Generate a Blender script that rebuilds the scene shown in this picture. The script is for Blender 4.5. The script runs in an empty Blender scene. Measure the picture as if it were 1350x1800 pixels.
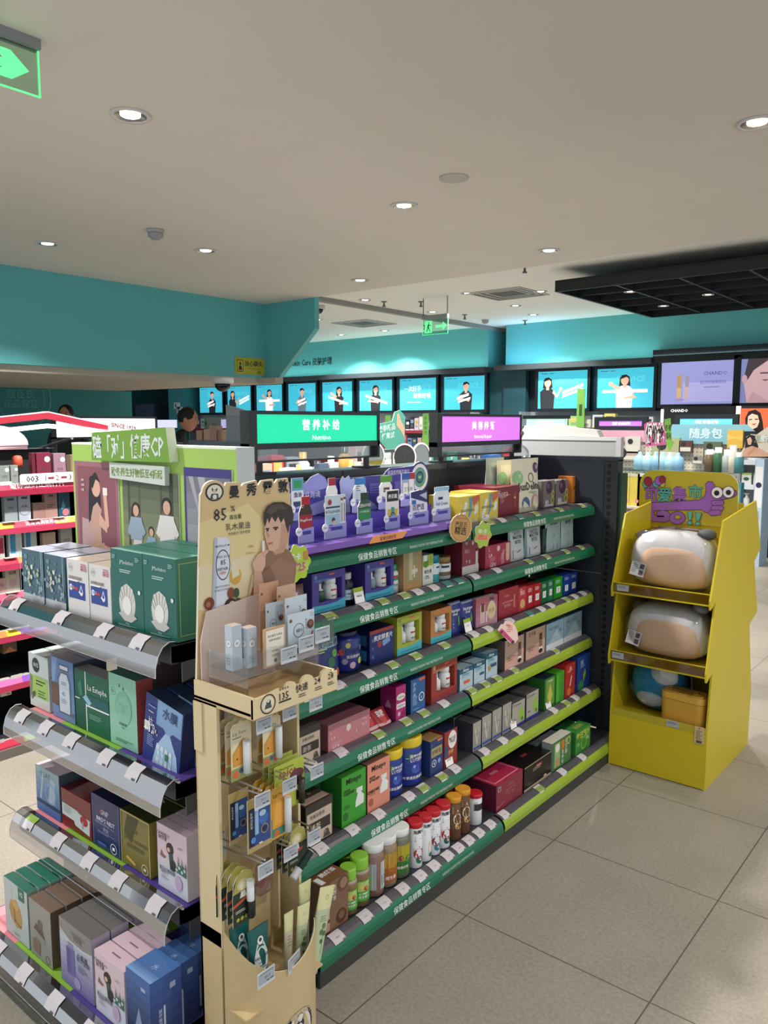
import bpy, math, random
from mathutils import Vector, Matrix
random.seed(7)
S = bpy.context.scene
COL = S.collection
PI = math.pi
# ------------------------------------------------------------------ camera
CAMZ, FPX, YAW, PIT = 1.58, 1385.0, math.radians(39.6), math.radians(6.5)
cd = bpy.data.cameras.new('camera'); cam = bpy.data.objects.new('camera', cd); COL.objects.link(cam)
cam.location = (0, 0, CAMZ); cam.rotation_euler = (PI/2-PIT, 0, YAW)
cd.sensor_fit = 'VERTICAL'; cd.sensor_height = 24; cd.lens = 24*FPX/1800; cd.clip_start = 0.02
S.camera = cam
# ------------------------------------------------------------------ world, exposure
S.view_settings.view_transform = 'Standard'; S.view_settings.look = 'None'
S.view_settings.gamma = 1; S.view_settings.use_curve_mapping = False
S.view_settings.exposure = 0.0
wd = bpy.data.worlds.new('world'); S.world = wd; wd.use_nodes = True
wd.node_tree.nodes['Background'].inputs[0].default_value = (0.86, 0.93, 1.0, 1)
wd.node_tree.nodes['Background'].inputs[1].default_value = 1.0
# ------------------------------------------------------------------ lamps: ceiling downlights (x, y), some added out of view, and LED strips on the ledges
HC, HH = 2.8, 3.1            # low ceiling, high ceiling
LOWL = [(-2.886, 1.90), (-2.864, 3.64), (-.98, 3.58), (-5.34, 2.83), (-4.68, 3.66), (-2.79, 5.22), (-4.61, 5.25),
        (-.98, 1.9), (.8, 3.58), (.8, 1.9), (-.98, .2), (-2.886, .2)]  # last five are out of view, added to carry on the grid as fill
HIGHL = [(-5.331, 7.997), (-5.408, 9.239), (-4.607, 8.436), (-6.608, 7.619), (-6.594, 9.021), (-5.663, 10.169), (-8.536, 10.333), (-9.499, 10.315), (-2.35, 6.35), (-3.62, 6.55), (-8.4, 8.6)]
GRIDL = [(-3.3, 7.9), (-2.75, 8.6), (-1.9, 8.1), (-3.4, 9.1)]
W_LOW, W_HIGH, W_GRID = 50, 210, 60
LOWF = [7.0, 7.0, .5, 2, 2, 2.2, 2.2, .35, 2.0, 2.2, .5, 3]      # power share per lamp, tuned for the floor and shelf fronts
def spot(x, y, z, w, ang=120, col=(1, .955, .90)):
    l = bpy.data.lights.new('downlight_lamp', 'SPOT'); l.energy = w; l.spot_size = math.radians(ang); l.spot_blend = .3
    l.shadow_soft_size = .05; l.color = col
    o = bpy.data.objects.new('downlight_lamp', l); COL.objects.link(o); o.location = (x, y, z); return o
def strip(loc, sx, sy, rot, w, col):
    l = bpy.data.lights.new('led_strip_light', 'AREA'); l.shape = 'RECTANGLE'; l.size = sx; l.size_y = sy; l.energy = w; l.color = col
    o = bpy.data.objects.new('led_strip_light', l); COL.objects.link(o); o.location = loc; o.rotation_euler = rot
# strips lie on the ledge under each teal bulkhead and shine up its face
strip((-9.6, 10.80, 2.475), 5.4, .05, (PI-.25, 0, 0), 9, (.62, 1, .92))
strip((-3.9, 10.80, 2.475), 5.2, .05, (PI-.25, 0, 0), 10, (.6, 1, .95))
strip((-6.15, 10.80, 2.475), .8, .05, (PI-.25, 0, 0), 4, (.25, .55, 1))

# ------------------------------------------------------------------ pixel helpers (a pixel of the photograph met with a real plane of the room)
_cy, _sy, _cp, _sp = math.cos(YAW), math.sin(YAW), math.cos(PIT), math.sin(PIT)
_F = Vector((-_sy*_cp, _cy*_cp, -_sp)); _R = Vector((_cy, _sy, 0)); _U = _R.cross(_F); _O = Vector((0, 0, CAMZ))
def ray(x, y): return _F + _R*((x-675)/FPX) - _U*((y-900)/FPX)
def onx(x, y, X): d = ray(x, y); return _O + d*(X/d.x)
def ony(x, y, Y): d = ray(x, y); return _O + d*(Y/d.y)
def onz(x, y, Z): d = ray(x, y); return _O + d*((Z-CAMZ)/d.z)
def pj(p):
    v = Vector(p)-_O; w = v.dot(_F)
    return 675+FPX*v.dot(_R)/w, 900-FPX*v.dot(_U)/w
def Yat(px, X, z):           # Y of the point of plane x=X at height z seen in column px
    y = 900
    for _ in range(4): P = onx(px, y, X); y = pj((X, P.y, z))[1]
    return onx(px, y, X).y
def Xat(px, Y, z):
    y = 900
    for _ in range(4): P = ony(px, y, Y); y = pj((P.x, Y, z))[1]
    return ony(px, y, Y).x
# ------------------------------------------------------------------ materials
def lin(h):
    h = h.lstrip('#'); v = [int(h[i:i+2], 16)/255 for i in (0, 2, 4)]
    return tuple(c/12.92 if c <= .04045 else ((c+.055)/1.055)**2.4 for c in v)+(1,)
_M = {}
def M(h, r=.5, metal=0, emit=0, kind='', noise=0, scale=40):
    k = (h, r, metal, emit, kind, noise, scale)
    if k in _M: return _M[k]
    m = bpy.data.materials.new('mat_'+h.strip('#')+kind); m.use_nodes = True; nt = m.node_tree; b = nt.nodes['Principled BSDF']
    c = lin(h); b.inputs['Base Color'].default_value = c; b.inputs['Roughness'].default_value = r; b.inputs['Metallic'].default_value = metal
    if emit: b.inputs['Emission Color'].default_value = c; b.inputs['Emission Strength'].default_value = emit
    if noise:
        tc = nt.nodes.new('ShaderNodeTexCoord'); n = nt.nodes.new('ShaderNodeTexNoise'); n.inputs['Scale'].default_value = scale; n.inputs['Detail'].default_value = 6
        nt.links.new(tc.outputs['Object'], n.inputs['Vector'])
        mx = nt.nodes.new('ShaderNodeMix'); mx.data_type = 'RGBA'; mx.inputs['A'].default_value = tuple(v*(1-noise) for v in c[:3])+(1,)
        mx.inputs['B'].default_value = tuple(min(1, v*(1+noise)) for v in c[:3])+(1,)
        nt.links.new(n.outputs['Fac'], mx.inputs['Factor']); nt.links.new(mx.outputs['Result'], b.inputs['Base Color'])
    if kind == 'clear':       # thin clear plastic or glass: mostly lets light through, some gloss
        t = nt.nodes.new('ShaderNodeBsdfTransparent'); t.inputs[0].default_value = c
        g = nt.nodes.new('ShaderNodeBsdfGlossy'); g.inputs['Roughness'].default_value = .08
        lw = nt.nodes.new('ShaderNodeLayerWeight'); lw.inputs[0].default_value = .25
        ma = nt.nodes.new('ShaderNodeMath'); ma.operation = 'MULTIPLY_ADD'; ma.inputs[1].default_value = .55; ma.inputs[2].default_value = r
        x = nt.nodes.new('ShaderNodeMixShader'); nt.links.new(lw.outputs['Fresnel'], ma.inputs[0]); nt.links.new(ma.outputs[0], x.inputs[0])
        nt.links.new(t.outputs[0], x.inputs[1]); nt.links.new(g.outputs[0], x.inputs[2]); nt.links.new(x.outputs[0], nt.nodes['Material Output'].inputs[0])
    _M[k] = m; return m
def CLR(h='#f4f4f6', r=.04): return M(h, r, kind='clear')
# ------------------------------------------------------------------ text as flat outlines
_fc = bpy.data.curves.new('font_source', 'FONT'); _fc.resolution_u = 1
_fo = bpy.data.objects.new('font_source', _fc); COL.objects.link(_fo)
_T = {}
def TXT(s, bold=0):
    k = (s, bold)
    if k not in _T:
        _fc.body = s; _fc.offset = bold
        dg = bpy.context.evaluated_depsgraph_get(); dg.update()
        m = bpy.data.meshes.new_from_object(_fo.evaluated_get(dg))
        vs = [(v.co.x, v.co.y) for v in m.vertices]; fs = [tuple(p.vertices) for p in m.polygons]
        bpy.data.meshes.remove(m)
        x0 = min((v[0] for v in vs), default=0); x1 = max((v[0] for v in vs), default=1)
        y0 = min((v[1] for v in vs), default=0); y1 = max((v[1] for v in vs), default=1)
        _T[k] = ([(x-(x0+x1)/2, y-(y0+y1)/2) for x, y in vs], fs, x1-x0, y1-y0)
    return _T[k]
# ------------------------------------------------------------------ mesh builder
class MB:
    def __init__(s): s.v = []; s.f = []; s.m = []; s.ms = []; s.sm = []; s.sub = 1
    def mi(s, m):
        if isinstance(m, str): m = M(m)
        if m not in s.ms: s.ms.append(m)
        return s.ms.index(m)
    def face(s, pts, m, smooth=False):
        n = len(s.v); s.v += [tuple(p) for p in pts]; s.f.append(tuple(range(n, n+len(pts)))); s.m.append(s.mi(m)); s.sm.append(smooth)
    def add(s, vs, fs, m, smooth=False):
        n = len(s.v); s.v += [tuple(p) for p in vs]; i = s.mi(m)
        for f in fs: s.f.append(tuple(n+j for j in f)); s.m.append(i); s.sm.append(smooth)
    def box(s, x0, x1, y0, y1, z0, z1, m, mats=None):
        # mats: optional dict front(-y) back left right top bottom
        v = [(x0,y0,z0),(x1,y0,z0),(x1,y1,z0),(x0,y1,z0),(x0,y0,z1),(x1,y0,z1),(x1,y1,z1),(x0,y1,z1)]
        F = dict(bottom=(3,2,1,0), top=(4,5,6,7), front=(0,1,5,4), right=(1,2,6,5), back=(2,3,7,6), left=(3,0,4,7))
        n = len(s.v); s.v += v
        for k, f in F.items():
            s.f.append(tuple(n+j for j in f)); s.m.append(s.mi((mats or {}).get(k, m))); s.sm.append(False)
        return s
    def prism(s, pts, O, U, V, t, m, side=None):
        # outline pts (u,v) in metres laid in the plane O+uU+vV, t thick towards -N (front face at O), N=UxV
        O, U, V = Vector(O), Vector(U), Vector(V); N = U.cross(V); n = len(pts)
        a = [O+U*p[0]+V*p[1] for p in pts]; b = [q-N*t for q in a]
        s.face(a, m); s.face(list(reversed(b)), side or m)
        for i in range(n):
            j = (i+1) % n; s.face([a[i], b[i], b[j], a[j]], side or m)
        return s
    def lathe(s, prof, m, seg=20, c=(0,0,0), smooth=True, cap=True, sx=1, sy=1):
        n = len(s.v); i = s.mi(m) if not isinstance(m, (list, tuple)) else None
        for r, z in prof:
            for k in range(seg):
                a = 2*PI*k/seg; s.v.append((c[0]+r*sx*math.cos(a), c[1]+r*sy*math.sin(a), c[2]+z))
        for q in range(len(prof)-1):
            mm = i if i is not None else s.mi(m[q])
            for k in range(seg):
                k2 = (k+1) % seg
                s.f.append((n+q*seg+k, n+q*seg+k2, n+(q+1)*seg+k2, n+(q+1)*seg+k)); s.m.append(mm); s.sm.append(smooth)
        if cap:
            s.f.append(tuple(n+k for k in reversed(range(seg)))); s.m.append(i if i is not None else s.mi(m[0])); s.sm.append(False)
            q = len(prof)-1
            s.f.append(tuple(n+q*seg+k for k in range(seg))); s.m.append(i if i is not None else s.mi(m[-1])); s.sm.append(False)
        return s
    def tube(s, pts, r, m, seg=8):
        pts = [Vector(p) for p in pts]; n = len(s.v); i = s.mi(m)
        for q, p in enumerate(pts):
            d = (pts[min(q+1, len(pts)-1)]-pts[max(q-1, 0)]).normalized()
            a = d.cross(Vector((0,0,1)) if abs(d.z) < .9 else Vector((1,0,0))).normalized(); b = d.cross(a)
            rr = r[q] if isinstance(r, (list, tuple)) else r
            for k in range(seg):
                t = 2*PI*k/seg; s.v.append(tuple(p+a*(rr*math.cos(t))+b*(rr*math.sin(t))))
        for q in range(len(pts)-1):
            for k in range(seg):
                k2 = (k+1) % seg
                s.f.append((n+q*seg+k, n+(q+1)*seg+k, n+(q+1)*seg+k2, n+q*seg+k2)); s.m.append(i); s.sm.append(True)
        for q in (0, len(pts)-1):
            s.f.append(tuple(n+q*seg+k for k in range(seg))); s.m.append(i); s.sm.append(False)
        return s
    def blob(s, c, r, m, seg=14, rings=8, e=1.0):
        # superellipsoid blob
        n = len(s.v); i = s.mi(m); rx, ry, rz = r
        def sp(t, f): v = f(t); return math.copysign(abs(v)**e, v)
        for q in range(rings+1):
            ph = -PI/2+PI*q/rings
            for k in range(seg):
                th = 2*PI*k/seg
                s.v.append((c[0]+rx*sp(ph, math.cos)*sp(th, math.cos), c[1]+ry*sp(ph, math.cos)*sp(th, math.sin), c[2]+rz*sp(ph, math.sin)))
        for q in range(rings):
            for k in range(seg):
                k2 = (k+1) % seg
                s.f.append((n+q*seg+k, n+q*seg+k2, n+(q+1)*seg+k2, n+(q+1)*seg+k)); s.m.append(i); s.sm.append(True)
        return s
    def text(s, t, O, U, V, size, m, bold=0, maxw=None, sx=1):
        vs, fs, w, h = TXT(t, bold); O, U, V = Vector(O), Vector(U), Vector(V)
        k = size*sx
        if maxw and w*k > maxw: k = maxw/w
        s.add([O+U*(x*k)+V*(y*size) for x, y in vs], fs, m)
        return s
    def art(s, items, O, U, V, w, h, off=.0004, warp=None):
        # printed face: lower-left corner O, right U, up V, size w x h metres; each item a little in front of the last
        O, U, V = Vector(O), Vector(U), Vector(V); N = U.cross(V); L = off
        def P(x, y): return O+U*(x*w)+V*(y*h)+N*L
        for it in items:
            k = it[0]; r = .5
            if k == 'r':
                _, x0, y0, x1, y1, c = it[:6]; nn = max(1, round(s.sub*abs(x1-x0))); nv = max(1, round(s.sub*abs(y1-y0))) if s.sub > 1 else 1
                for a in range(nn):
                    for e in range(nv):
                        xa, xb, ya, yb = x0+(x1-x0)*a/nn, x0+(x1-x0)*(a+1)/nn, y0+(y1-y0)*e/nv, y0+(y1-y0)*(e+1)/nv
                        s.face([P(xa,ya),P(xb,ya),P(xb,yb),P(xa,yb)], c)
            elif k == 'p': s.face([P(*q) for q in it[1]], it[2])
            elif k == 'c':
                _, cx, cy, rx, c = it[:5]; ry = it[5] if len(it) > 5 else rx
                s.face([O+U*(cx*w+rx*w*math.cos(2*PI*q/20))+V*(cy*h+ry*w*math.sin(2*PI*q/20))+N*L for q in range(20)], c)
            elif k == 'o':      # ring
                _, cx, cy, rx, t, c = it
                a = [O+U*(cx*w+rx*w*math.cos(2*PI*q/24))+V*(cy*h+rx*w*math.sin(2*PI*q/24))+N*L for q in range(24)]
                b = [O+U*(cx*w+(rx-t)*w*math.cos(2*PI*q/24))+V*(cy*h+(rx-t)*w*math.sin(2*PI*q/24))+N*L for q in range(24)]
                for q in range(24): s.face([a[q], a[(q+1)%24], b[(q+1)%24], b[q]], c)
            elif k == 't':      # text centred at x,y; size = letter height as a share of the width
                _, tx, x, y, sz, c = it[:6]; bold = it[6] if len(it) > 6 else 0; mw = it[7] if len(it) > 7 else .94
                s.text(tx, P(x, y), U, V, sz*w, c, bold, mw*w)
            elif k == 'v':      # upright column of text
                _, tx, x, y, sz, c = it[:6]
                for q, ch in enumerate(tx): s.text(ch, P(x, y)-V*(q*sz*w*1.1), U, V, sz*w, c)
            elif k == 'l':      # lines of small print
                _, x0, x1, y0, n, dy, c = it
                rr = random.Random(int(x0*100)+n)
                for q in range(n):
                    xe = x0+(x1-x0)*rr.uniform(.6, 1); yy = y0-q*dy
                    s.face([P(x0,yy),P(xe,yy),P(xe,yy+dy*.45),P(x0,yy+dy*.45)], c)
            elif k == 'g':      # printed colour blend in bands
                _, x0, y0, x1, y1, c0, c1, n = it
                a, b = [[int(c.lstrip('#')[i:i+2], 16) for i in (0, 2, 4)] for c in (c0, c1)]
                for q in range(n):
                    t = q/(n-1); c = '#%02x%02x%02x' % tuple(int(a[j]+(b[j]-a[j])*t) for j in range(3))
                    s.face([P(x0,y0+(y1-y0)*q/n),P(x1,y0+(y1-y0)*q/n),P(x1,y0+(y1-y0)*(q+1)/n),P(x0,y0+(y1-y0)*(q+1)/n)], c)
            L += .00012
        return s
    def warp(s, f, i0=0):
        for i in range(i0, len(s.v)): s.v[i] = tuple(f(*s.v[i]))
        return s
    def obj(s, name, parent=None, loc=(0,0,0), rz=0, bevel=0, **kw):
        me = bpy.data.meshes.new(name); me.from_pydata(s.v, [], s.f)
        for m in s.ms: me.materials.append(m)
        me.polygons.foreach_set('material_index', s.m); me.polygons.foreach_set('use_smooth', s.sm); me.update()
        o = bpy.data.objects.new(name, me); COL.objects.link(o); o.location = loc; o.rotation_euler = (0, 0, rz)
        if parent: o.parent = parent
        if bevel:
            b = o.modifiers.new('bevel', 'BEVEL'); b.width = bevel; b.segments = 2; b.limit_method = 'ANGLE'; b.angle_limit = math.radians(50)
        return tag(o, **kw)
def tag(o, label=None, cat=None, group=None, kind=None):
    if label: o['label'] = label
    if cat: o['category'] = cat
    if group: o['group'] = group
    if kind: o['kind'] = kind
    return o
def thing(name, label, cat, loc=(0,0,0), rz=0, group=None):
    o = bpy.data.objects.new(name, None); COL.objects.link(o); o.location = loc; o.rotation_euler = (0, 0, rz); o.empty_display_size = .05
    return tag(o, label, cat, group)
def dup(o, loc=None, rz=None, label=None, group=None, parent=None):
    c = o.copy(); COL.objects.link(c)
    if parent: c.parent = parent
    if loc is not None: c.location = loc
    if rz is not None: c.rotation_euler = (0, 0, rz)
    if label: c['label'] = label
    if group: c['group'] = group
    for ch in list(o.children):
        if ch.type != 'LIGHT': dup(ch, parent=c)
    return c
def struct(name, mb, **k): return mb.obj(name, kind='structure', **k)
X_, Y_, Z_ = Vector((1,0,0)), Vector((0,1,0)), Vector((0,0,1))
def rrect(x0, y0, x1, y1, r, n=5):
    p = []
    for cx, cy, a in ((x1-r, y1-r, 0), (x0+r, y1-r, 90), (x0+r, y0+r, 180), (x1-r, y0+r, 270)):
        for q in range(n+1): t = math.radians(a+90*q/n); p.append((cx+r*math.cos(t), cy+r*math.sin(t)))
    return p
# ================================================================== the room
TEAL = '#5db2b4'
# floor: square grey tiles 0.6 m with thin joints
fm = bpy.data.materials.new('floor_tiles'); fm.use_nodes = True; nt = fm.node_tree; b = nt.nodes['Principled BSDF']
def N(t, **k):
    n = nt.nodes.new(t)
    for a, v in k.items(): setattr(n, a, v)
    return n
def MT(op, a, b=None, c=None):
    n = N('ShaderNodeMath', operation=op)
    for i, v in enumerate((a, b, c)):
        if v is None: continue
        if isinstance(v, (int, float)): n.inputs[i].default_value = v
        else: nt.links.new(v, n.inputs[i])
    return n.outputs[0]
geo = N('ShaderNodeNewGeometry'); sep = N('ShaderNodeSeparateXYZ'); nt.links.new(geo.outputs['Position'], sep.inputs[0])
def joint(o, off):
    t = MT('FRACT', MT('DIVIDE', MT('ADD', o, off), .6)); d = MT('MINIMUM', t, MT('SUBTRACT', 1, t)); return MT('LESS_THAN', d, .0035)
jn = MT('MAXIMUM', joint(sep.outputs[0], 60.71), joint(sep.outputs[1], 58.0))
nz = N('ShaderNodeTexNoise'); nz.inputs['Scale'].default_value = 90; nz.inputs['Detail'].default_value = 8; nt.links.new(geo.outputs['Position'], nz.inputs['Vector'])
nz2 = N('ShaderNodeTexNoise'); nz2.inputs['Scale'].default_value = 2.2; nt.links.new(geo.outputs['Position'], nz2.inputs['Vector'])
rp = N('ShaderNodeValToRGB'); rp.color_ramp.elements[0].color = lin('#8a8478'); rp.color_ramp.elements[1].color = lin('#aaa396')
rp.color_ramp.elements[0].position = .3; rp.color_ramp.elements[1].position = .7
nt.links.new(MT('ADD', MT('MULTIPLY', nz.outputs['Fac'], .6), MT('MULTIPLY', nz2.outputs['Fac'], .4)), rp.inputs[0])
mx = N('ShaderNodeMix', data_type='RGBA'); nt.links.new(jn, mx.inputs['Factor']); nt.links.new(rp.outputs[0], mx.inputs['A']); mx.inputs['B'].default_value = lin('#5c574e')
nt.links.new(mx.outputs['Result'], b.inputs['Base Color']); b.inputs['Roughness'].default_value = .42; b.inputs['Specular IOR Level'].default_value = .35
mb = MB(); mb.box(-17.5, 3.2, -1.2, 12.2, -.05, 0, fm); struct('floor', mb)
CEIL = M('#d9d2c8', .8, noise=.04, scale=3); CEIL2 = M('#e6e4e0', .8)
mb = MB(); mb.box(-7.5, 2.6, -1.2, 5.68, HC, HC+.12, CEIL); struct('ceiling_low', mb)
mb = MB(); mb.box(-17.5, 2.6, 5.56, 12.2, HH, HH+.1, CEIL2); struct('ceiling_high', mb)
mb = MB(); mb.box(-7.5, 2.6, 5.56, 5.68, HC+.12, HH, CEIL); struct('trim_1', mb)
mb = MB(); mb.box(-6.93, -6.85, 5.68, 12, HH-.055, HH-.001, M('#8f8f8d', .7)); struct('trim_2', mb)
# low teal bulkhead: stair soffit on the far side of the room
bw = M(TEAL, .62, noise=.03, scale=2)
BX, BY, BZ = -6.31, 5.68, 2.04
mb = MB()
mb.box(BX-.06, BX, -1.2, BY, BZ, HC, bw)
c1 = ony(553, 528, BY).x; zc = ony(553, 578, BY).z; c2 = ony(490, 665, BY).x
pts = [(BX, BZ), (c2, BZ), (c1, zc), (c1, HC+.1), (BX, HC+.1)]
mb.prism([(p[0], p[1]) for p in pts], (0, BY, 0), X_, Z_, .06, bw)
struct('wall_bulkhead_low', mb)
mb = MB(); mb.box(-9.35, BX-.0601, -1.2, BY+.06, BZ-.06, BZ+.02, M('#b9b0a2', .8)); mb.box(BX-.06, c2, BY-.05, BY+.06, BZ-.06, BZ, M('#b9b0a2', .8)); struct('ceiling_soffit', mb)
# wall under the soffit on the far left, and dark service corner
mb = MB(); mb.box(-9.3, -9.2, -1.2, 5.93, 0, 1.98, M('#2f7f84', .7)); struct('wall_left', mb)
# back bulkheads with the ledges and walls under them
YB = 10.95
mb = MB(); mb.box(-14.6, -6.89, YB, YB+.1, 2.45, HH, bw); mb.box(-6.95, -6.89, YB+.1, 12, 2.45, HH, bw); struct('wall_bulkhead_back', mb)
mb = MB(); mb.box(-6.585, 2.5, YB+.03, YB+.13, 2.46, HH, bw); struct('wall_bulkhead_right', mb)
DK = M('#16262f', .6); LEDGE = M('#3c464b', .6)
mb = MB(); mb.box(-14.6, -6.83, YB-.22, YB+.1, 2.37, 2.45, LEDGE); struct('trim_3', mb)
mb = MB(); mb.box(-6.65, -4.15, YB-.22, YB+.13, 2.38, 2.46, LEDGE); mb.box(-4.15, 2.5, YB-.16, YB+.13, 2.38, 2.56, M('#10181f', .5)); struct('trim_4', mb)
mb = MB(); mb.box(-14.7, -6.9, YB+.12, YB+.2, 0, 2.40, DK); struct('wall_back', mb)
mb = MB(); mb.box(-6.45, 2.5, YB+.14, YB+.22, 0, 2.46, DK); struct('wall_back_right', mb)
mb = MB(); mb.box(-6.88, -6.62, YB+.05, YB+.3, 0, 2.40, M('#24505a', .6)); mb.box(-6.6, -6.2, YB+.0, YB+.1, 0, 2.38, M('#1f4f5b', .6)); struct('wall_pillar', mb)
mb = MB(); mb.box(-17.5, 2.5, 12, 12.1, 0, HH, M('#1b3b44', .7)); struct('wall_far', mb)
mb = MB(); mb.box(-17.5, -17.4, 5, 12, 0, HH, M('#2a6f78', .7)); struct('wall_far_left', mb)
# letters on the back bulkhead
mb = MB(); INK = '#12222a'
P = ony(548, 636, YB-.004); mb.text('Skin Care 皮肤护理', (P.x, YB-.004, P.z), X_, Z_, .155, INK, .012, ony(583, 632, YB).x-ony(514, 640, YB).x)
mb.obj('wall_lettering', label='dark Skin Care wall lettering on the teal back bulkhead', cat='lettering')
# pale round emblem on the left teal wall
mb = MB(); e = '#5ba0a2'; P = onx(37, 700, -9.195); F = dict(O=(-9.195, P.y-.4, P.z-.4), U=Y_, V=Z_, w=.8, h=.8)
mb.art([('o', .5, .5, .46, .02, e), ('o', .5, .5, .36, .01, e), ('t', '屈臣氏', .5, .56, .14, e), ('t', '正品保证', .5, .42, .13, e), ('t', '★ ★ ★', .5, .7, .1, e)], **F)
mb.obj('wall_emblem', label='pale round emblem with small lettering on the teal left wall', cat='emblem')
# mind-your-head sign
a = onx(413, 640, BX+.004); c = onx(465, 660, BX+.004)
mb = MB(); w, h = abs(c.y-a.y)*1.0, .17
mb.box(0, w, 0, .004, 0, h, '#a8a52c')
mb.art([('r', .02, .06, .98, .94, '#b0ad30'), ('r', .06, .15, .27, .85, '#20281c'), ('r', .075, .19, .255, .81, '#b0ad30'), ('c', .17, .62, .035, '#20281c'), ('p', [(.12, .25), (.23, .25), (.2, .5), (.13, .5)], '#20281c'),
        ('t', '当心碰头', .63, .66, .155, '#20281c', .02), ('t', 'MIND YOUR HEAD', .63, .36, .045, '#3a4020'), ('t', '/////', .8, .16, .08, '#20281c', .03)], (0, 0, 0), X_, Z_, w, h)
mb.obj('warning_sign', loc=(BX+.006, a.y, ony(413, 655, a.y).z if 0 else onx(413, 657, BX).z), rz=PI/2, label='yellow mind-your-head warning sign on the teal bulkhead corner', cat='sign')
# black open grid ceiling hung under the high ceiling at the right
gx, gy0, gy1 = -3.82, 7.29, 9.83
g = MB(); g.box(gx, 3.0, gy0, gy1, 2.955, 2.98, M('#0c1013', .7))
for y in (gy0, gy1-.03): g.box(gx, 3.0, y, y+.03, 2.87, 2.955, M('#0d1215', .5))
g.box(gx, gx+.03, gy0+.03, gy1-.03, 2.87, 2.955, M('#0d1215', .5))
for k in range(1, 12): g.box(gx+k*.6-.012, gx+k*.6+.012, gy0+.03, gy1-.03, 2.88, 2.955, M('#22282b', .5))
for k in range(1, 5): g.box(gx+.03, 3.0, gy0+k*.5-.006, gy0+k*.5+.006, 2.885, 2.955, M('#1c2225', .5))
struct('ceiling_grid', g)
# downlights: white trim ring, silver reflector, bright lens, with the lamp itself
def mk_down(r=.08, emit=8):
    t = thing('downlight', '', 'ceiling light')
    MB().lathe([(r*.78, 0), (r, 0), (r, -.006), (r*.97, -.01), (r*.8, -.008), (r*.78, -.002)], M('#c9c6c4', .4), 28, cap=False).obj('trim_ring', t)
    MB().lathe([(r*.8, -.0075), (r*.66, -.003), (r*.5, -.0015)], M('#b9b4b0', .25, .9), 24, cap=False).obj('reflector', t)
    MB().lathe([(r*.5, -.002), (r*.48, -.005), (0.001, -.006)], M('#fff0dc', .5, emit=emit), 18).obj('lens', t)
    return t
dl = mk_down(); dg_ = mk_down(.06, 6); first = {}
def downlight(x, y, z, w, lab, grp, r=None):
    src = dg_ if r else dl; k = 's' if r else 'b'
    o = src if k not in first else dup(src)
    first[k] = 1
    o.location = (x, y, z); o['label'] = lab; o['group'] = grp
    l = spot(x, y, z-.02, w); l.parent = o; l.location = (0, 0, -.02)
for i, (x, y) in enumerate(LOWL):
    lab = ['round recessed downlight on the low ceiling near the green exit arrow', 'round recessed downlight beside the flat ceiling disc', 'round recessed downlight beside the picture edge', 'small downlight by the pale light streaks near the teal bulkhead',
           'small downlight just past the smoke detector', 'downlight of the low ceiling nearest to the black grid ceiling', 'downlight at the edge of the low ceiling above the hanging exit sign'][i] if i < 7 else 'added fill downlight in the low ceiling, out of view'
    downlight(x, y, HC, W_LOW*LOWF[i], lab, 'downlights in the low ceiling')
for i, (x, y) in enumerate(HIGHL): downlight(x, y, HH, W_HIGH, 'small downlight in the white high ceiling, %s' % ['right of the hanging exit sign', 'just past the square vent', 'between the square vent and the black grid', 'behind the low bulkhead corner', 'just left of the exit sign', 'in front of the right teal bulkhead', 'over the left end of the teal back bulkhead', 'furthest along the teal back bulkhead', 'closest to the low ceiling edge', 'by the corner of the black grid', 'beside the far square vent'][i], 'downlights in the high ceiling')
for i, (x, y) in enumerate(GRIDL): downlight(x, y, 2.90, W_GRID, 'small downlight in the black grid ceiling, %s' % ['nearest its corner', 'in its middle', 'closest to the picture edge', 'on its far side'][i], 'downlights in the black grid', r=1)
# flat disc, smoke detectors, vents, sprinklers, cameras
P = onz(798, 312, HC); MB().lathe([(.075, 0), (.075, -.006), (.06, -.01), (.001, -.01)], M('#b9b3aa', .6), 28).obj('ceiling_disc', loc=P, label='flat round white cover on the low ceiling beside a downlight', cat='ceiling cover')
def smoke(x, y, z, lab):
    t = thing('smoke_detector', lab, 'smoke detector', (x, y, z))
    MB().lathe([(.055, 0), (.055, -.014), (.05, -.02)], M('#a9a9a6', .5), 24).obj('base', t)
    MB().lathe([(.05, -.018), (.047, -.045), (.03, -.05), (.028, -.06), (.012, -.062)], M('#97989a', .5), 24).obj('sensor', t)
P = onz(273, 404, HC); smoke(P.x, P.y, HC, 'grey round smoke detector on the low ceiling')
smoke(-6.489, 10.215, HH, 'grey round smoke detector on the high ceiling by the right bulkhead')
def vent(x, y, lab):
    t = thing('ceiling_vent', lab, 'air vent', (x, y, HH), 0)
    s = .36; f = MB(); m = M('#b7b5b0', .5)
    for k in range(4):
        q = s-k*.075; f.box(-q, q, -q, -q+.03, -.012+k*.004, 0, m); f.box(-q, q, q-.03, q, -.012+k*.004, 0, m); f.box(-q, -q+.03, -q+.03, q-.03, -.012+k*.004, 0, m); f.box(q-.03, q, -q+.03, q-.03, -.012+k*.004, 0, m)
    f.obj('louver', t); MB().box(-s+.02, s-.02, -s+.02, s-.02, -.002, -.0005, M('#5d5a55', .7)).obj('opening', t)
vent(-4.984, 8.337, 'square white louvred air vent on the high ceiling near the black grid'); vent(-8.151, 9.37, 'square white louvred air vent behind the low teal bulkhead')
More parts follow.
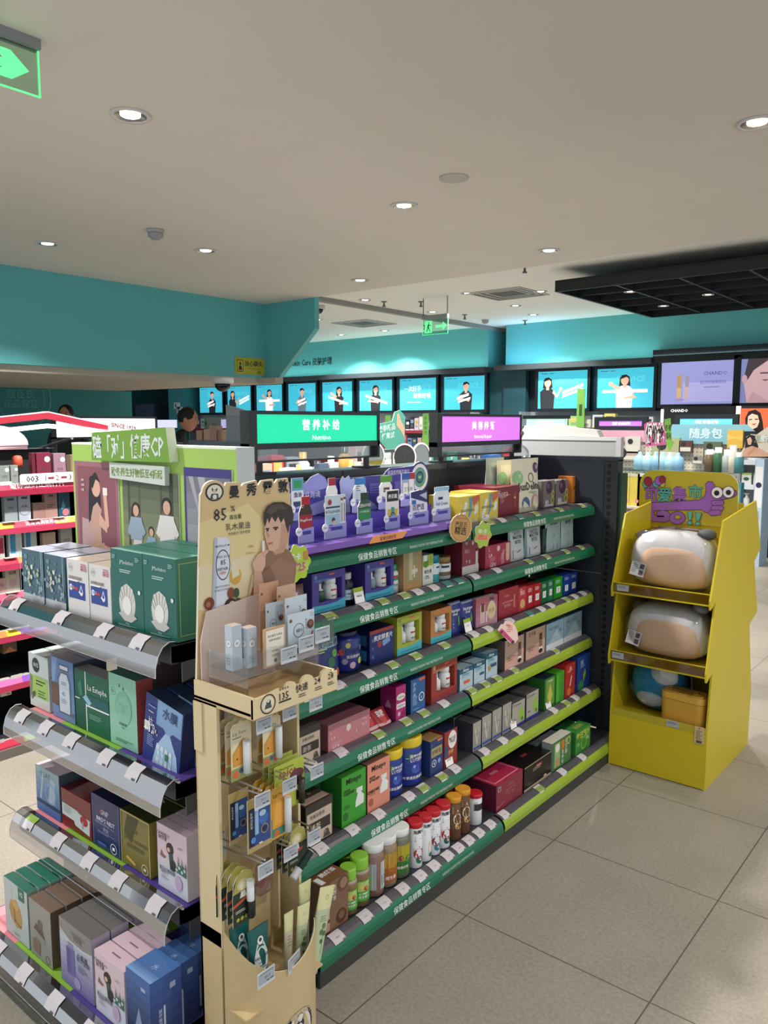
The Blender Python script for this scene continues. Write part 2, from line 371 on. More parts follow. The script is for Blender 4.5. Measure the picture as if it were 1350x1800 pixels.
for i, (x, y) in enumerate([(-6.516, 7.877), (-6.155, 8.176), (-6.41, 9.55), (-6.065, 10.652), (-7.5, 7.4), (-7.6, 10.2), (-4.0, 7.0), (-4.2, 10.2)]):
    sp = MB(); m = M('#6f7274', .4, .6); sp.lathe([(.04, 0), (.04, -.006), (.012, -.012), (.012, -.05), (.02, -.052), (.026, -.066), (.004, -.068)], m, 14)
    sp.obj('fire_sprinkler', loc=(x, y, HH), label='small grey fire sprinkler on the high ceiling, %s' % ['behind the low bulkhead edge', 'beside the hanging wire', 'right of the exit sign', 'near the right bulkhead top', 'above the dome camera', 'over the Skin Care lettering', 'by the black grid corner', 'past the black grid ceiling'][i], cat='sprinkler', group='sprinklers of the high ceiling')
def dome(x, y, z, r, lab):
    t = thing('dome_camera', lab, 'security camera', (x, y, z))
    MB().lathe([(r, 0), (r, -r*.45), (r*.92, -r*.55)], M('#c4c4c2', .4), 24).obj('base', t)
    MB().lathe([(r*.72, -r*.5)]+[(r*.72*math.cos(a), -r*.55-r*.72*math.sin(a)) for a in (.3, .6, .9, 1.2, 1.5)], M('#14181c', .1), 24).obj('lens_dome', t)
P = onz(563, 550, HH); dome(-7.4, 7.6, HH, .085, 'white dome camera hanging from the high ceiling past the bulkhead corner')
P = onz(391, 664, BZ-.06); dome(P.x, P.y, BZ-.06, .10, 'white dome camera under the low soffit by the warning sign')
# exit signs
GRN = M('#5fe08f', .4, emit=1.1)
def exitsign(O, rz, w, h, full, lab, wires=0):
    t = thing('exit_sign', lab, 'exit sign', O, rz)
    MB().box(-w/2, w/2, -.02, .02, -.001, .045 if wires else .03, M('#8e9092', .4, .3)).obj('housing', t)
    MB().box(-w/2, w/2, -.003, .003, -h, -.001, CLR('#dff5e6', .03)).obj('panel', t)
    e = MB()
    for a in ((-w/2, -w/2+.004, -h, 0), (w/2-.004, w/2, -h, 0), (-w/2, w/2, -h, -h+.004)): e.box(a[0], a[1], -.0035, .0035, a[2], a[3], GRN)
    e.obj('edge', t)
    g = MB(); s = h
    ar = [(.16, .56), (.42, .56), (.42, .74), (.72, .5), (.42, .26), (.42, .44), (.16, .44)]
    if full:
        g.prism([(w*.02, -h*.42), (w*.3, -h*.42), (w*.3, -h*.22), (w*.46, -h*.5), (w*.3, -h*.78), (w*.3, -h*.58), (w*.02, -h*.58)], (0, -.0045, 0), X_, Z_, .001, GRN)
        g.prism([(-w*.4, -h*.88), (-w*.12, -h*.88), (-w*.12, -h*.12), (-w*.4, -h*.12)], (0, -.0045, 0), X_, Z_, .001, GRN)
        d = M('#123a22', .6); R = lambda *p: g.prism([(-w*.4+x*w*.28, -h*.88+y*h*.76) for x, y in p], (0, -.0052, 0), X_, Z_, .0005, d)
        R((.5, .75), (.62, .8), (.6, .92), (.48, .88)); R((.35, .45), (.55, .4), (.6, .72), (.4, .72)); R((.55, .65), (.85, .55), (.85, .62), (.55, .75)); R((.4, .45), (.2, .1), (.3, .08), (.52, .42)); R((.5, .42), (.7, .1), (.8, .1), (.58, .46))
    else:
        g.prism([(-w*.3, -h*.42), (w*.17, -h*.42), (w*.1, -h*.2), (w*.24, -h*.2), (w*.4, -h*.52), (w*.24, -h*.8), (w*.08, -h*.8), (w*.16, -h*.6), (-w*.3, -h*.6)], (0, -.0045, 0), X_, Z_, .001, GRN)
    g.obj('pictogram', t)
    for k in range(wires):
        x = (-1, 1)[k]*w*.47; MB().tube([(x, 0, .04), (x, 0, wires and (HH-O[2]))], .006, M('#77797a', .4, .5), 6).obj('wire', t)
P = ony(765, 560, 8.0); exitsign((P.x, 8.0, P.z), 0, .385, .19, 1, 'green exit sign with running figure hanging on wires from the high ceiling', 2)
P = onz(62, 88, HC-.03); q = onx(63, 170, P.x)
exitsign((P.x, P.y-.17, HC-.03), PI/2, .36, P.z-q.z, 0, 'clear exit sign with green arrow fixed under the low ceiling')
# ================================================================== main gondola (long side faces +X, its end faces -Y)
BLK = M('#20262e', .5); BLK2 = M('#2a3038', .45); GRY = M('#3c4045', .5)
GREEN, LIME = M('#1c6e4f', .28), M('#98b238', .28)
TICK = M('#55515a', .3)
CX, XC, YE, YJ, YF = -2.0, -1.945, 1.46, 2.445, 3.505
SH = {1: (-1.597, 1.197), 2: (-1.590, 1.001), 3: (-1.590, .775), 4: (-1.590, .555), 5: (-1.538, .318), 6: (-1.437, .102)}
gond = thing('gondola_shelf_unit', 'long black double-sided shelf unit with green and lime shelf edges', 'shelf unit', (CX, YE, 0))
def G(mb, name, parent=None, **k):
    o = mb.obj(name, parent or gond, **k)
    if not parent: o.location = (-CX, -YE, 0)
    return o
mb = MB(); mb.box(-2.055, XC, YE, YF, .10, 1.385, BLK); G(mb, 'back_panel')
for y0, y1 in ((YE, 2.10), (2.104, 2.76), (2.764, YF)):
    mb = MB(); mb.box(-2.07, XC+.012, y0, y1, 1.385, 1.407, M('#2a2e34', .25)); G(mb, 'top_cap')
mb = MB(); mb.box(-2.055, -1.452, YE, YF, 0, .03, BLK); mb.box(-1.46, -1.44, YE, YF, .0, .058, M('#3a3b39', .5)); G(mb, 'kick_plate')
for y in (YJ, ):
    mb = MB(); mb.box(XC, XC+.03, y-.02, y+.02, .1, 1.385, BLK2); G(mb, 'upright')
# end panel: slotted post and dark sheet standing across the far end
ep = thing('slotted_partition', 'dark slotted partition across the far end of the black shelf unit', 'partition', (-1.7, YF+.03, 0))
def E_(mb, name, parent=None): o = mb.obj(name, parent or ep); (None if parent else setattr(o, 'location', (1.7, -YF-.03, 0))); return o
PX = -1.498
for z0, z1 in ((.10, .38), (.383, .86), (.863, 1.40)):
    mb = MB(); mb.box(-1.945, -1.565, YF+.012, YF+.03, z0, z1, M('#27303a', .42)); E_(mb, 'sheet')
post = MB(); post.box(-1.565, PX, YF+.015, YF+.07, 0, 1.405, M('#242a31', .45)); po = E_(post, 'post')
sl = MB()
for k in range(40): sl.box(-1.55, -1.533, YF+.0125, YF+.0152, .12+k*.032, .138+k*.032, M('#050608', .8))
E_(sl, 'slot_row')
mb = MB(); mb.box(-1.955, PX, YF+.01, YF+.075, 1.4, 1.418, M('#30353c', .35)); E_(mb, 'cap')
mb = MB(); mb.box(PX+.001, PX+.034, YF+.03, YF+.05, .92, 1.345, M('#2d4a34', .5)); E_(mb, 'green_side_strip')

def strip_profile(X, z):     # curved ticket holder: dark sloping ticket channel, then the coloured rounded face
    d = [(X-.048, z-.004), (X-.045, z+.002), (X-.034, z+.001), (X-.022, z-.003), (X-.012, z-.009)]
    c = [(X-.012, z-.009), (X-.004, z-.020), (X, z-.033), (X-.001, z-.052)]
    return d, c
TAGW = .046
def price_tag(parent, off, X, z, y, kind='w', w=TAGW, pop=None):
    # paper label bent over the ticket channel, centred at world y
    mb = MB(); d, c = strip_profile(X, z); pr = d[1:]+[(X-.0095, z-.0125)]
    y0, y1 = y-w/2, y+w/2; lift = .0016; W = M('#cfc8cb', .5)
    L = [(p[0]+lift, p[1]+lift) for p in pr]
    for i in range(len(L)-1):
        m = W
        if kind == 'g' and i in (1, 2): m = M('#8fa653', .5)
        if kind == 't' and i in (0, 1, 2): m = M('#3e7f78', .5)
        mb.face([(L[i][0], y0, L[i][1]), (L[i+1][0], y0, L[i+1][1]), (L[i+1][0], y1, L[i+1][1]), (L[i][0], y1, L[i][1])], m)
    a = L[2]; U_ = Y_; V_ = Vector((L[1][0]-L[3][0], 0, L[1][1]-L[3][1])).normalized()
    k = M('#6a6468', .6); O = Vector((a[0], y, a[1]))+Vector((.0008, 0, .0012))
    mb.text('%d.0' % random.choice([19, 29, 35, 49, 59, 79, 99, 128]), O, U_, V_, .007, k)
    q = L[3]; mb.face([(q[0]+.0007, y+.010, q[1]+.0008), (q[0]+.0045, y+.010, q[1]-.0015), (q[0]+.0045, y+.020, q[1]-.0015), (q[0]+.0007, y+.020, q[1]+.0008)], k)
    if pop:      # a second slip standing up from the channel
        t = L[0]; O = Vector((t[0]-.004, y-w*.5, t[1])); V2 = Vector((-.25, 0, 1)).normalized(); hh = .05
        mb.prism([(0, 0), (w, 0), (w, hh), (0, hh)], O, Y_, V2, .0005, M('#f2efec', .5))
        mb.art([('r', 0, .72, 1, 1, '#9fb52e'), ('t', pop, .5, .45, .2, '#222222', .01)], O, Y_, V2, w, hh)
    o = mb.obj('price_tag', parent); o.location = -Vector(off); return o
NOTE = '保健食品不是药物,不能代替药物治疗疾病'
def shelf(n, tags, pops, bays):
    X, z = SH[n]; zs = z-.004
    sh = MB(); deep = XC
    sh.box(deep, X-.05, YE, YF, zs-.028, zs, M('#33373c', .45), {'bottom': M('#15181b', .7)})
    if n == 6: sh.box(deep, X-.03, YE, YF, .03, zs-.028, BLK)
    so = G(sh, 'shelf'); off = (CX, YE, 0)
    def put(mb, nm): o = mb.obj(nm, so); return o
    for (y0, y1, m) in bays:
        d, c = strip_profile(X, z); ts = MB()
        for seg, mm in ((d, TICK), (c, m)):
            for i in range(len(seg)-1):
                a, b = seg[i], seg[i+1]; ts.face([(a[0], y0, a[1]), (b[0], y0, b[1]), (b[0], y1, b[1]), (a[0], y1, a[1])], mm, True)
        for y in (y0, y1):
            pr = d+c[1:]+[(X-.02, z-.05), (X-.048, z-.03)]; q = [(p[0], y, p[1]) for p in pr]; ts.face(q if y == y0 else q[::-1], m if 0 else M('#1a1d20', .5))
        if m is GREEN or (n <= 2):
            yt = None
            if y0 < YJ-.1: yt = Yat({1: 622, 2: 625, 3: 625, 4: 621, 5: 645, 6: 685}[n], X, z-.03)
            elif n == 1: yt = Yat(916, X, z-.03)
            elif n == 2: yt = Yat(918, X, z-.03)
            if yt:
                V_ = Vector((-.12, 0, 1)).normalized(); a = .23
                ts.text('保健食品销售专区', (X+.0006, yt+a*.5, z-.034), Y_, V_, .024, M('#e6f0e8', .5), .008, a)
                ts.text(NOTE, (X+.0006, yt+a+.145, z-.034), Y_, V_, .0105, M('#cfe0d4', .5), 0, .26)
        o = ts.obj('ticket_strip', so)
    for t in tags:
        px, k = (t, 'w') if isinstance(t, (int, float)) else t
        price_tag(so, (0, 0, 0), X, z, Yat(px, X-.02, z), k, pop=pops.get(px))
    return so
GP = .006
def bays(c2): return [(YE, YJ-GP, GREEN), (YJ+GP, YF-.004, c2)]
shelf(1, [(862, 'g'), 883, (914, 't'), (943, 'g'), (985, 'g'), (1023, 'g')], {}, bays(GREEN))
shelf(2, [(535, 'g'), (581, 'g'), 645, (675, 'g'), (713, 'g'), 736, 764, (788, 't'), (808, 't'), 836, 875, (931, 'g'), (962, 'g'), (996, 'g'), (1022, 'g')], {645: '148/24'}, bays(GREEN))
shelf(3, [540, 597, 650, (692, 'g'), (733, 'g'), (783, 'g'), 835, 860, 898, (932, 't'), 953, 970, (997, 'g'), 1012, 1026], {835: '313'}, bays(LIME))
shelf(4, [550, 601, (668, 'g'), (716, 'g'), (747, 'g'), 782, (831, 'g'), (855, 'g'), (876, 'g'), (906, 'g'), (978, 'g')], {}, bays(LIME))
shelf(5, [566, 622, 668, 721, (746, 'g'), (779, 'g'), 802, 854, 886, 914, 975, (997, 'g'), 1013, 1033], {566: '39/29', 802: '219/29', 914: '109/29', 975: '99/39'}, bays(LIME))
shelf(6, [594, 644, 677, 710, 741, 765, 789, 808, 826, 844, 864, (888+62, 'g'), 888, 990, 1025], {}, bays(LIME))
# ================================================================== end-cap trays facing the camera side (-Y)
YC0 = 1.46
ET = {1: (1.085, 1.054), 2: (1.085, .713), 3: (1.085, .385), 4: (.925, .115)}
ecap = thing('end_cap_shelf_unit', 'black end-of-aisle shelf unit with four trays of boxes and clear plastic lips', 'shelf unit', (CX, YC0, 0))
def EC(mb, name, parent=None):
    o = mb.obj(name, parent or ecap)
    if not parent: o.location = (-CX, -YC0, 0)
    return o
mb = MB(); mb.box(-2.33, -1.56, YC0-.05, YC0-.001, .1, 1.10, M('#0c0e10', .6)); EC(mb, 'back_panel')
mb = MB(); mb.box(-2.36, -1.50, .93, YC0-.001, 0, .055, M('#3b3a39', .5)); EC(mb, 'kick_plate')
EX0, EX1 = -2.34, -1.545
for n, (yb, z) in ET.items():
    dpt = .0; x0, x1 = (EX0, EX1) if n < 4 else (-2.36, -1.5)
    t = MB(); t.box(x0+.02, x1-.01, yb, YC0-.05, z-.05, z-.004, M('#30343a', .45), {'bottom': M('#101214', .7)})
    for x in (x0+.02, x1-.012):     # pressed end bracket of the tray
        t.prism([(yb+.03, z-.10), (yb+.30, z-.06), (yb+.30, z-.01), (yb, z-.006), (yb-.004, z-.045), (yb+.03, z-.05)], (x+.002, 0, 0), Y_, Z_, .004, M('#4a4f53', .45))
    to = EC(t, 'tray')
    # coloured liner board on the tray
    if n in (2, 3, 4):
        l = MB(); ly = yb+.006
        for a, b_, c in ((x0+.03, -2.13, '#e58a94'), (-2.13, -1.83, '#86b83a'), (-1.83, x1+.0, '#4d3a8c')): l.box(a, b_, ly, YC0-.06, z-.003, z+.0, M(c, .6))
        l.box(x0+.03, x1, ly-.004, ly, z-.0035, z+.002, M('#e8e6ea', .5)); l.obj('liner_board', to)
    # lip: clear plastic curved over the dark ticket channel
    pr = [(yb+.005, z+.008), (yb-.012, z+.011), (yb-.03, z+.002), (yb-.044, z-.018), (yb-.052, z-.045), (yb-.053, z-.068)] if n < 4 else [(yb+.005, z+.006), (yb-.012, z+.008), (yb-.032, z-.004), (yb-.045, z-.024), (yb-.05, z-.05)]
    ch = MB(); ins = .035 if n < 4 else .01
    for i in range(3):
        a, b_ = pr[i], pr[i+1]; ch.face([(x0+ins, a[0]+.002, a[1]-.002), (x1-.0, a[0]+.002, a[1]-.002), (x1-.0, b_[0]+.002, b_[1]-.002), (x0+ins, b_[0]+.002, b_[1]-.002)][::-1], M('#2f3239', .4), True)
    if n < 4: ch.face([(x0+ins, pr[3][0]+.002, pr[3][1]-.002), (x1, pr[3][0]+.002, pr[3][1]-.002), (x1, pr[3][0]+.006, pr[3][1]-.02), (x0+ins, pr[3][0]+.006, pr[3][1]-.02)], M('#24272c', .4))
    else: ch.face([(x0, pr[3][0], pr[3][1]), (x1, pr[3][0], pr[3][1]), (x1, pr[4][0], pr[4][1]), (x0, pr[4][0], pr[4][1])], M('#2e3136', .4))
    ch.obj('ticket_channel', to)
    lp = MB()
    for i in range(len(pr)-1):
        a, b_ = pr[i], pr[i+1]; lp.face([(x0-.005, a[0], a[1]), (x1, a[0], a[1]), (x1, b_[0], b_[1]), (x0-.005, b_[0], b_[1])], CLR('#d2d0d8', .01), True)
    for x in (x1, x0-.005): lp.tube([(x, p[0], p[1]) for p in pr], .0013, M('#c9c8cf', .2), 5)
    lp.tube([(x0-.005, *pr[-1]), (x1, *pr[-1])], .0011, M('#b5b4bc', .2), 5)
    lp.obj('clear_lip', to)
    for px, k in {1: [(35, 'w'), (112, 'w'), (187, 'w'), (250, 'w')], 2: [(44, 'w'), (85, 'w'), (130, 'w'), (191, 'w'), (242, 'w')], 3: [(58, 'g'), (107, 'w'), (161, 'w'), (212, 'w'), (278, 'w')], 4: [(1, 'w'), (47, 'w'), (101, 'w'), (160, 'w')]}[n]:
        xm = Xat(px, yb-.022, z); w = .052; q = MB(); L = [(p[0]-.0015, p[1]+.0015) for p in pr[1:4]]
        mid = ((L[0][0]+L[1][0])/2, (L[0][1]+L[1][1])/2)
        for i in range(2):
            a, b_ = L[i], L[i+1]; q.face([(xm-w/2, b_[0], b_[1]), (xm+w/2, b_[0], b_[1]), (xm+w/2, a[0], a[1]), (xm-w/2, a[0], a[1])], M('#cdc7ca', .5) if not (k == 'g' and i == 0) else M('#8fae4f', .5))
        a, b_ = L[1], L[2]; V_ = Vector((0, a[0]-b_[0], a[1]-b_[1])).normalized()
        q.text(random.choice(['79.0', '129', '59.9', '39.9', '99.0']), (xm+.003, a[0]-.0012, a[1]-.002), X_, V_, .009, M('#55505a', .6))
        q.face([Vector((xm+.006, b_[0]-.0012, b_[1]+.002)), Vector((xm+.02, b_[0]-.0012, b_[1]+.002)), Vector((xm+.02, b_[0]-.0012, b_[1]+.002))+V_*.005, Vector((xm+.006, b_[0]-.0012, b_[1]+.002))+V_*.005], M('#55505a', .6))
        q.obj('price_tag', to)
# ================================================================== light-box signs standing on the gondola top
def topsign(y0, y1, zb, zm, zt, col, t1, t2, lab, posts):
    t = thing('light_box_sign', lab, 'sign', (-2.0, (y0+y1)/2, 1.407), PI/2)
    w = y1-y0; f = MB(); z = lambda v: v-1.407; m = M('#1c2226', .4)
    th = .022
    f.box(-w/2, w/2, -th, th, z(zt)-.012, z(zt), m); f.box(-w/2, w/2, -th, th, z(zm)-.02, z(zm), m)
    f.box(-w/2, -w/2+.035, -th, th, z(zb), z(zt)-.012, m); f.box(w/2-.012, w/2, -th, th, z(zb), z(zt)-.012, m)
    f.box(-w/2+.035, w/2-.012, -th, th, z(zb), z(zb)+.005, m)
    f.obj('frame', t)
    s = MB(); x0, x1, a, b_ = -w/2+.035, w/2-.012, z(zm), z(zt)-.012
    s.box(x0, x1, -.017, .017, a, b_, M(col, .5, emit=.95)); W = M('#ffffff', .5, emit=1.0)
    wd_ = x1-x0; s.text(t1, ((x0+x1)/2, -.0176, a+(b_-a)*.64), X_, Z_, .040, W, .02, wd_*.45); s.text(t2, ((x0+x1)/2, -.0176, a+(b_-a)*.17), X_, Z_, .025, W, 0, wd_*.4)
    s.obj('lit_panel', t)
    MB().box(x0, x1, -.002, .002, z(zb)+.005, z(zm)-.02, CLR('#dfe6e6', .1)).obj('glass_pane', t)
    for p in posts:
        q = MB(); q.box(p-.008, p+.008, -.008, .008, .006, z(zb), m); q.box(p-.05, p+.05, -.03, .03, 0.0004, .006, m); q.obj('post', t)
topsign(1.703, 2.365, 1.445, 1.51, 1.618, '#19c795', '营 养 补 给', 'Nutrition', 'green lit Nutrition sign box on top of the black shelf unit', (-.27, .275))
topsign(2.749, 3.464, 1.43, 1.494, 1.617, '#c86fdc', '美 容 养 颜', 'Internal Repair', 'violet lit Internal Repair sign box on top of the black shelf unit', (-.30, .30))
# ================================================================== goods: builders (local x = along the face, y = depth, z = up, front faces -y)
def place(o, where, u0, z=None):
    kind, k = where
    if kind == 's': X, zz = PS[k]; o.location = (X, u0, zz if z is None else z); o.rotation_euler = (0, 0, PI/2)
    else: Yp, zz = PE[k]; o.location = (u0, Yp, zz if z is None else z)
    return o
PS = {1: (-1.66, 1.194), 2: (-1.66, .998), 3: (-1.66, .772), 4: (-1.638, .552), 5: (-1.592, .315), 6: (-1.49, .099)}
PE = {1: (1.10, 1.0555), 2: (1.115, .7155), 3: (1.11, .3875), 4: (.946, .1175)}
def span(where, xl, xr, yt, dx=0, dz=0):
    kind, k = where
    if kind == 's':
        X, z = PS[k]; X -= dx; z += dz
        return Yat(xl, X, z), Yat(xr, X, z), onx(xl, yt, X).z-z
    Yp, z = PE[k]; Yp += dx; z += dz
    return Xat(xl, Yp, z), Xat(xr, Yp, z), ony(xl, yt, Yp).z-z
def fin(o, where, u0, dx, dz, label, cat, group, tilt=0):
    place(o, where, u0)
    if where[0] == 's': o.location.x -= dx
    else: o.location.y += dx
    o.location.z += dz
    if tilt: o.rotation_euler.z += tilt
    return tag(o, label, cat, group)
def sbox(where, label, xl, xr, yt, depth, col, art=(), side=None, top=None, dx=0, dz=0, name='product_box', cat='box', group=None, tilt=0, r=.4, sart=(), tart=(), foil=0):
    u0, u1, h = span(where, xl, xr, yt, dx, dz); w = u1-u0; mb = MB(); m = M(col, r)
    mats = {}
    if side: mats['left'] = mats['right'] = M(side, r)
    if top: mats['top'] = M(top, r if not foil else .15)
    mb.box(0, w, 0, depth, 0, h, m, mats)
    if art: mb.art(art, (0, 0, 0), X_, Z_, w, h)
    if sart:
        mb.art(sart, (w, 0, 0), Y_, Z_, depth, h)
        mb.art(sart, (0, depth, 0), -Y_, Z_, depth, h)
    if tart: mb.art(tart, (0, 0, h), X_, Y_, w, depth)
    o = mb.obj(name, bevel=.0012)
    o['_w'] = w; o['_d'] = depth
    return fin(o, where, u0, dx, dz, label, cat, group, tilt)
def behind(o, n, label, gap=.004, grp=None):
    # the same goods standing behind the front one
    d = o['_d']+gap; L = []
    for k in range(1, n+1):
        c = dup(o, label=(label % ('directly behind', 'third in line behind', 'fourth in line behind')[k-1]) if '%s' in label else label, group=grp)
        if abs(o.rotation_euler.z) > .8: c.location.x -= d*k
        else: c.location.y += d*k
        L.append(c)
    return L
def cyl(where, label, xl, xr, yt, prof, cols, art=(), ax=(0, .2, .8), cap=None, dx=0, dz=0, name='bottle', cat='bottle', group=None, seg=22, sub=6, parts=None, turn=-.35, clear=None, squash=1):
    # prof: outline [(radius share, height share)], cols one material per band; cap: ([(r,h)...], colour)
    u0, u1, h = span(where, xl, xr, yt, dx, dz); R = (u1-u0)/2
    t = thing(name, label, cat)
    b = MB(); b.lathe([(a*R, z*h) for a, z in prof], [M(c, .3) if isinstance(c, str) else c for c in cols], seg)
    if art:
        i0 = len(b.v); b.sub = sub; rr = ax[0]*R if ax[0] else R
        b.art(art, (-rr*.95, 0, ax[1]*h), X_, Z_, rr*1.9, (ax[2]-ax[1])*h, .0005)
        b.warp(lambda x, y, z: ((rr-y)*math.sin(x/rr+turn), -(rr-y)*math.cos(x/rr+turn), z), i0)
    b.obj('body', t)
    if clear:
        c = MB(); c.lathe([(a*R, z*h) for a, z in clear], CLR('#e9ebe6', .05), seg, cap=False); c.obj('clear_wall', t)
    if cap:
        c = MB(); c.lathe([(a*R, z*h) for a, z in cap[0]], M(cap[1], .35), seg); c.obj('cap', t)
    t['_w'] = 2*R; t['_d'] = 2*R
    kind, k = where
    if kind == 's': X, z = PS[k]; t.location = (X-dx-R, (u0+u1)/2, z+dz); t.rotation_euler = (0, 0, PI/2)
    else: Yp, z = PE[k]; t.location = ((u0+u1)/2, Yp+dx+R, z+dz)
    return tag(t, None, None, group)
def pouch(where, label, xl, xr, yt, col, art=(), thick=.03, dx=0, dz=0, name='pouch', cat='bag', group=None, tilt=0, lean=0, narrow=0, r=.35):
    u0, u1, h = span(where, xl, xr, yt, dx, dz); w = u1-u0
    def T(u, v): return thick*(max(0, 1-(2*u-1)**4))**.6*(max(0, 1-v)**.6*.95+.05)*(1 if v > .06 else .75)
    n, mm = 10, 10; mb = MB(); m = M(col, r)
    def W(u, v): return (u-.5)*w*(1-narrow*v)+.5*w
    for sgn in (-1, 1):
        for a in range(n):
            for b_ in range(mm):
                q = [(a/n, b_/mm), ((a+1)/n, b_/mm), ((a+1)/n, (b_+1)/mm), (a/n, (b_+1)/mm)]
                pt = [(W(u, v), sgn*T(u, v)+thick, v*h) for u, v in q]
                mb.face(pt if sgn < 0 else pt[::-1], m, True)
    if art:
        i0 = len(mb.v); mb.sub = 8; mb.art(art, (0, 0, 0), X_, Z_, w, h, .0008)
        def f(x, y, z): u, v = min(1, max(0, x/w)), min(1, max(0, z/h)); return (W(u, v), -T(u, v)+thick+y, v*h)
        mb.warp(f, i0)
    if lean: mb.warp(lambda x, y, z: (x, y+z*lean, z))
    o = mb.obj(name); o['_w'] = w; o['_d'] = 2*thick
    return fin(o, where, u0, dx, dz, label, cat, group, tilt)
def winbox(where, label, xl, xr, yt, depth, col, low, accent, cap2, dx=0):
    # gift box with a cut-out window showing two bottles
    u0, u1, h = span(where, xl, xr, yt, dx); w = u1-u0; t = thing('gift_box', label, 'box'); m = M(col, .35); b = MB()
    wx0, wx1, wz0, wz1 = .2*w, .9*w, .26*h, .80*h
    b.box(0, w, .045, depth, 0, h, m); b.box(0, w, 0, .045, 0, wz0, m, {'front': m}); b.box(0, w, 0, .045, wz1, h, m); b.box(0, wx0, 0, .045, wz0, wz1, m); b.box(wx1, w, 0, .045, wz0, wz1, m)
    b.face([(wx0, .044, wz0), (wx1, .044, wz0), (wx1, .044, wz1), (wx0, .044, wz1)], M('#b9b4c8', .5))
    b.art([('g', 0, 0, 1, .16, low, low, 2), ('p', [(0, .16), (1, .16), (1, .26), (.75, .19), (.4, .17), (0, .2)], low), ('t', 'OPTIMUM NUTRITION FORMULA', .5, .07, .05, '#2e4a8e'), ('r', .5, .9, .66, .94, '#e0664c'), ('c', .1, .9, .05, accent), ('l', .05, .8, .82, 3, .02, accent)], (0, 0, 0), X_, Z_, w, h)
    b.obj('carton', t)
    W_ = M('#e9eceb', .3)
    c = (wx0+(wx1-wx0)*.68, .022, wz0+.001); R = min(.022, w*.2); H = (wz1-wz0)*.95
    q = MB(); q.lathe([(R, 0), (R, H*.62), (R*.75, H*.7), (R*.75, H*.74), (R*.85, H*.75), (R*.85, H*.97), (R*.8, H)], W_, 16, c)
    q.box(c[0]-R*.6, c[0]+R*.3, .022-R-.0004, .022-R+.003, c[2]+H*.42, c[2]+H*.5, M('#c94a3a', .5)); q.box(c[0]-R*.5, c[0]+R*.5, .022-R-.0003, .022-R+.003, c[2]+H*.15, c[2]+H*.2, M('#8a6a5a', .5)); q.obj('tablet_bottle', t)
    c = (wx0+(wx1-wx0)*.24, .022, wz0+.001); R *= .72; H *= .82
    q = MB(); q.lathe([(R, 0), (R, H*.55), (R*.8, H*.6), (R*.35, H*.72), (R*.3, H*.95), (R*.22, H)], [M(cap2, .3)]*2+[W_]*3, 14, c); q.obj('dropper_bottle', t)
    MB().face([(wx0, .003, wz0), (wx1, .003, wz0), (wx1, .003, wz1), (wx0, .003, wz1)], CLR('#f2f2f6', .05)) if 0 else None
    t['_w'] = w; t['_d'] = depth
    return fin(t, where, u0, dx, 0, label, 'box', None)
s1, s2, s3, s4, s5, s6 = [('s', k) for k in range(1, 7)]
WH, BKc = '#f2efec', '#1d1d20'
# ------------------------------------------------------------------ top side shelf: purple display stage with card stand-ups
ps = thing('display_stage', 'purple scalloped display stage along the top side shelf', 'display stage', (-1.62, 1.5, 1.198), PI/2)
y0s, y1s = 0.06, .89
q = MB(); q.box(y0s, y1s, .02, .26, 0, .02, M('#3d2a94', .4)); q.box(y0s, y1s, .125, .195, .02, .075, M('#3d2a94', .4)); q.box(y0s, y1s, -.028, .02, .005, .024, M('#7d55b4', .25))
q.obj('step', ps)
cxx, czz, R_ = .915, .172, .06
ob = [(.06, .02), (.86, .02), (.862, .13)]+[(cxx+R_*math.cos(math.radians(a)), czz+R_*math.sin(math.radians(a))) for a in range(-110, 131, 20)]
ob += [(.80, .215), (.735, .215), (.715, .205), (.70, .192), (.06, .192)]
q = MB(); q.prism(ob, (0, .20, 0), X_, Z_, .006, M('#352a86', .5), M('#e4e0ee', .5))
q.art([('o', .915, .172, .052, .014, '#e8e4ea'), ('o', .915, .172, .036, .012, '#5aa58c'), ('c', .915, .172, .017, '#2f7f68'), ('t', 'W', .915, .172, .018, '#e8f2ee', .01), ('t', '样品仅作陈列展示', .785, .198, .019, '#d8d0ee', .004, .13), ('r', .62, .13, .70, .165, '#5b51a8'), ('l', .63, .69, .152, 3, .009, '#2a2272'), ('r', .76, .13, .80, .165, '#5b51a8')], (0, .20, 0), X_, Z_, 1, 1)
q.obj('scalloped_backboard', ps)
q = MB()
cl = [(.14, .06), (.36, .09), (.38, .14), (.35, .165), (.335, .2), (.305, .215), (.27, .205), (.25, .19), (.19, .17), (.15, .12)]
q.prism(cl, (y0s-.01, .192, 0), X_, Z_, .005, M('#8f8fd2', .5), M('#dcdaf0', .5)); q.prism([(.17, .1), (.34, .13), (.34, .165), (.17, .14)], (y0s-.01, .1905, 0), X_, Z_, .001, M('#3b3f9a', .5)); q.text('每月跨境', (y0s+.25, .189, .148), X_, Z_, .024, M('#d4d6ee', .5), .004)
q.obj('cloud_board', ps)
q = MB(); q.prism([(0, 0), (.07, -.01), (.06, .06), (.10, .11), (.085, .13), (.07, .125), (.06, .14), (.04, .13), (.03, .14), (.015, .12), (.02, .08)], (.44, .19, .06), X_, Z_, .004, M('#a5aede', .5), M('#e4e6f4', .5)); q.prism([(0, .03), (.13, .0), (.10, .03), (.05, .055)], (.53, .187, .065), X_, Z_, .003, M('#8b93d0', .5)); q.obj('paper_plane_board', ps)
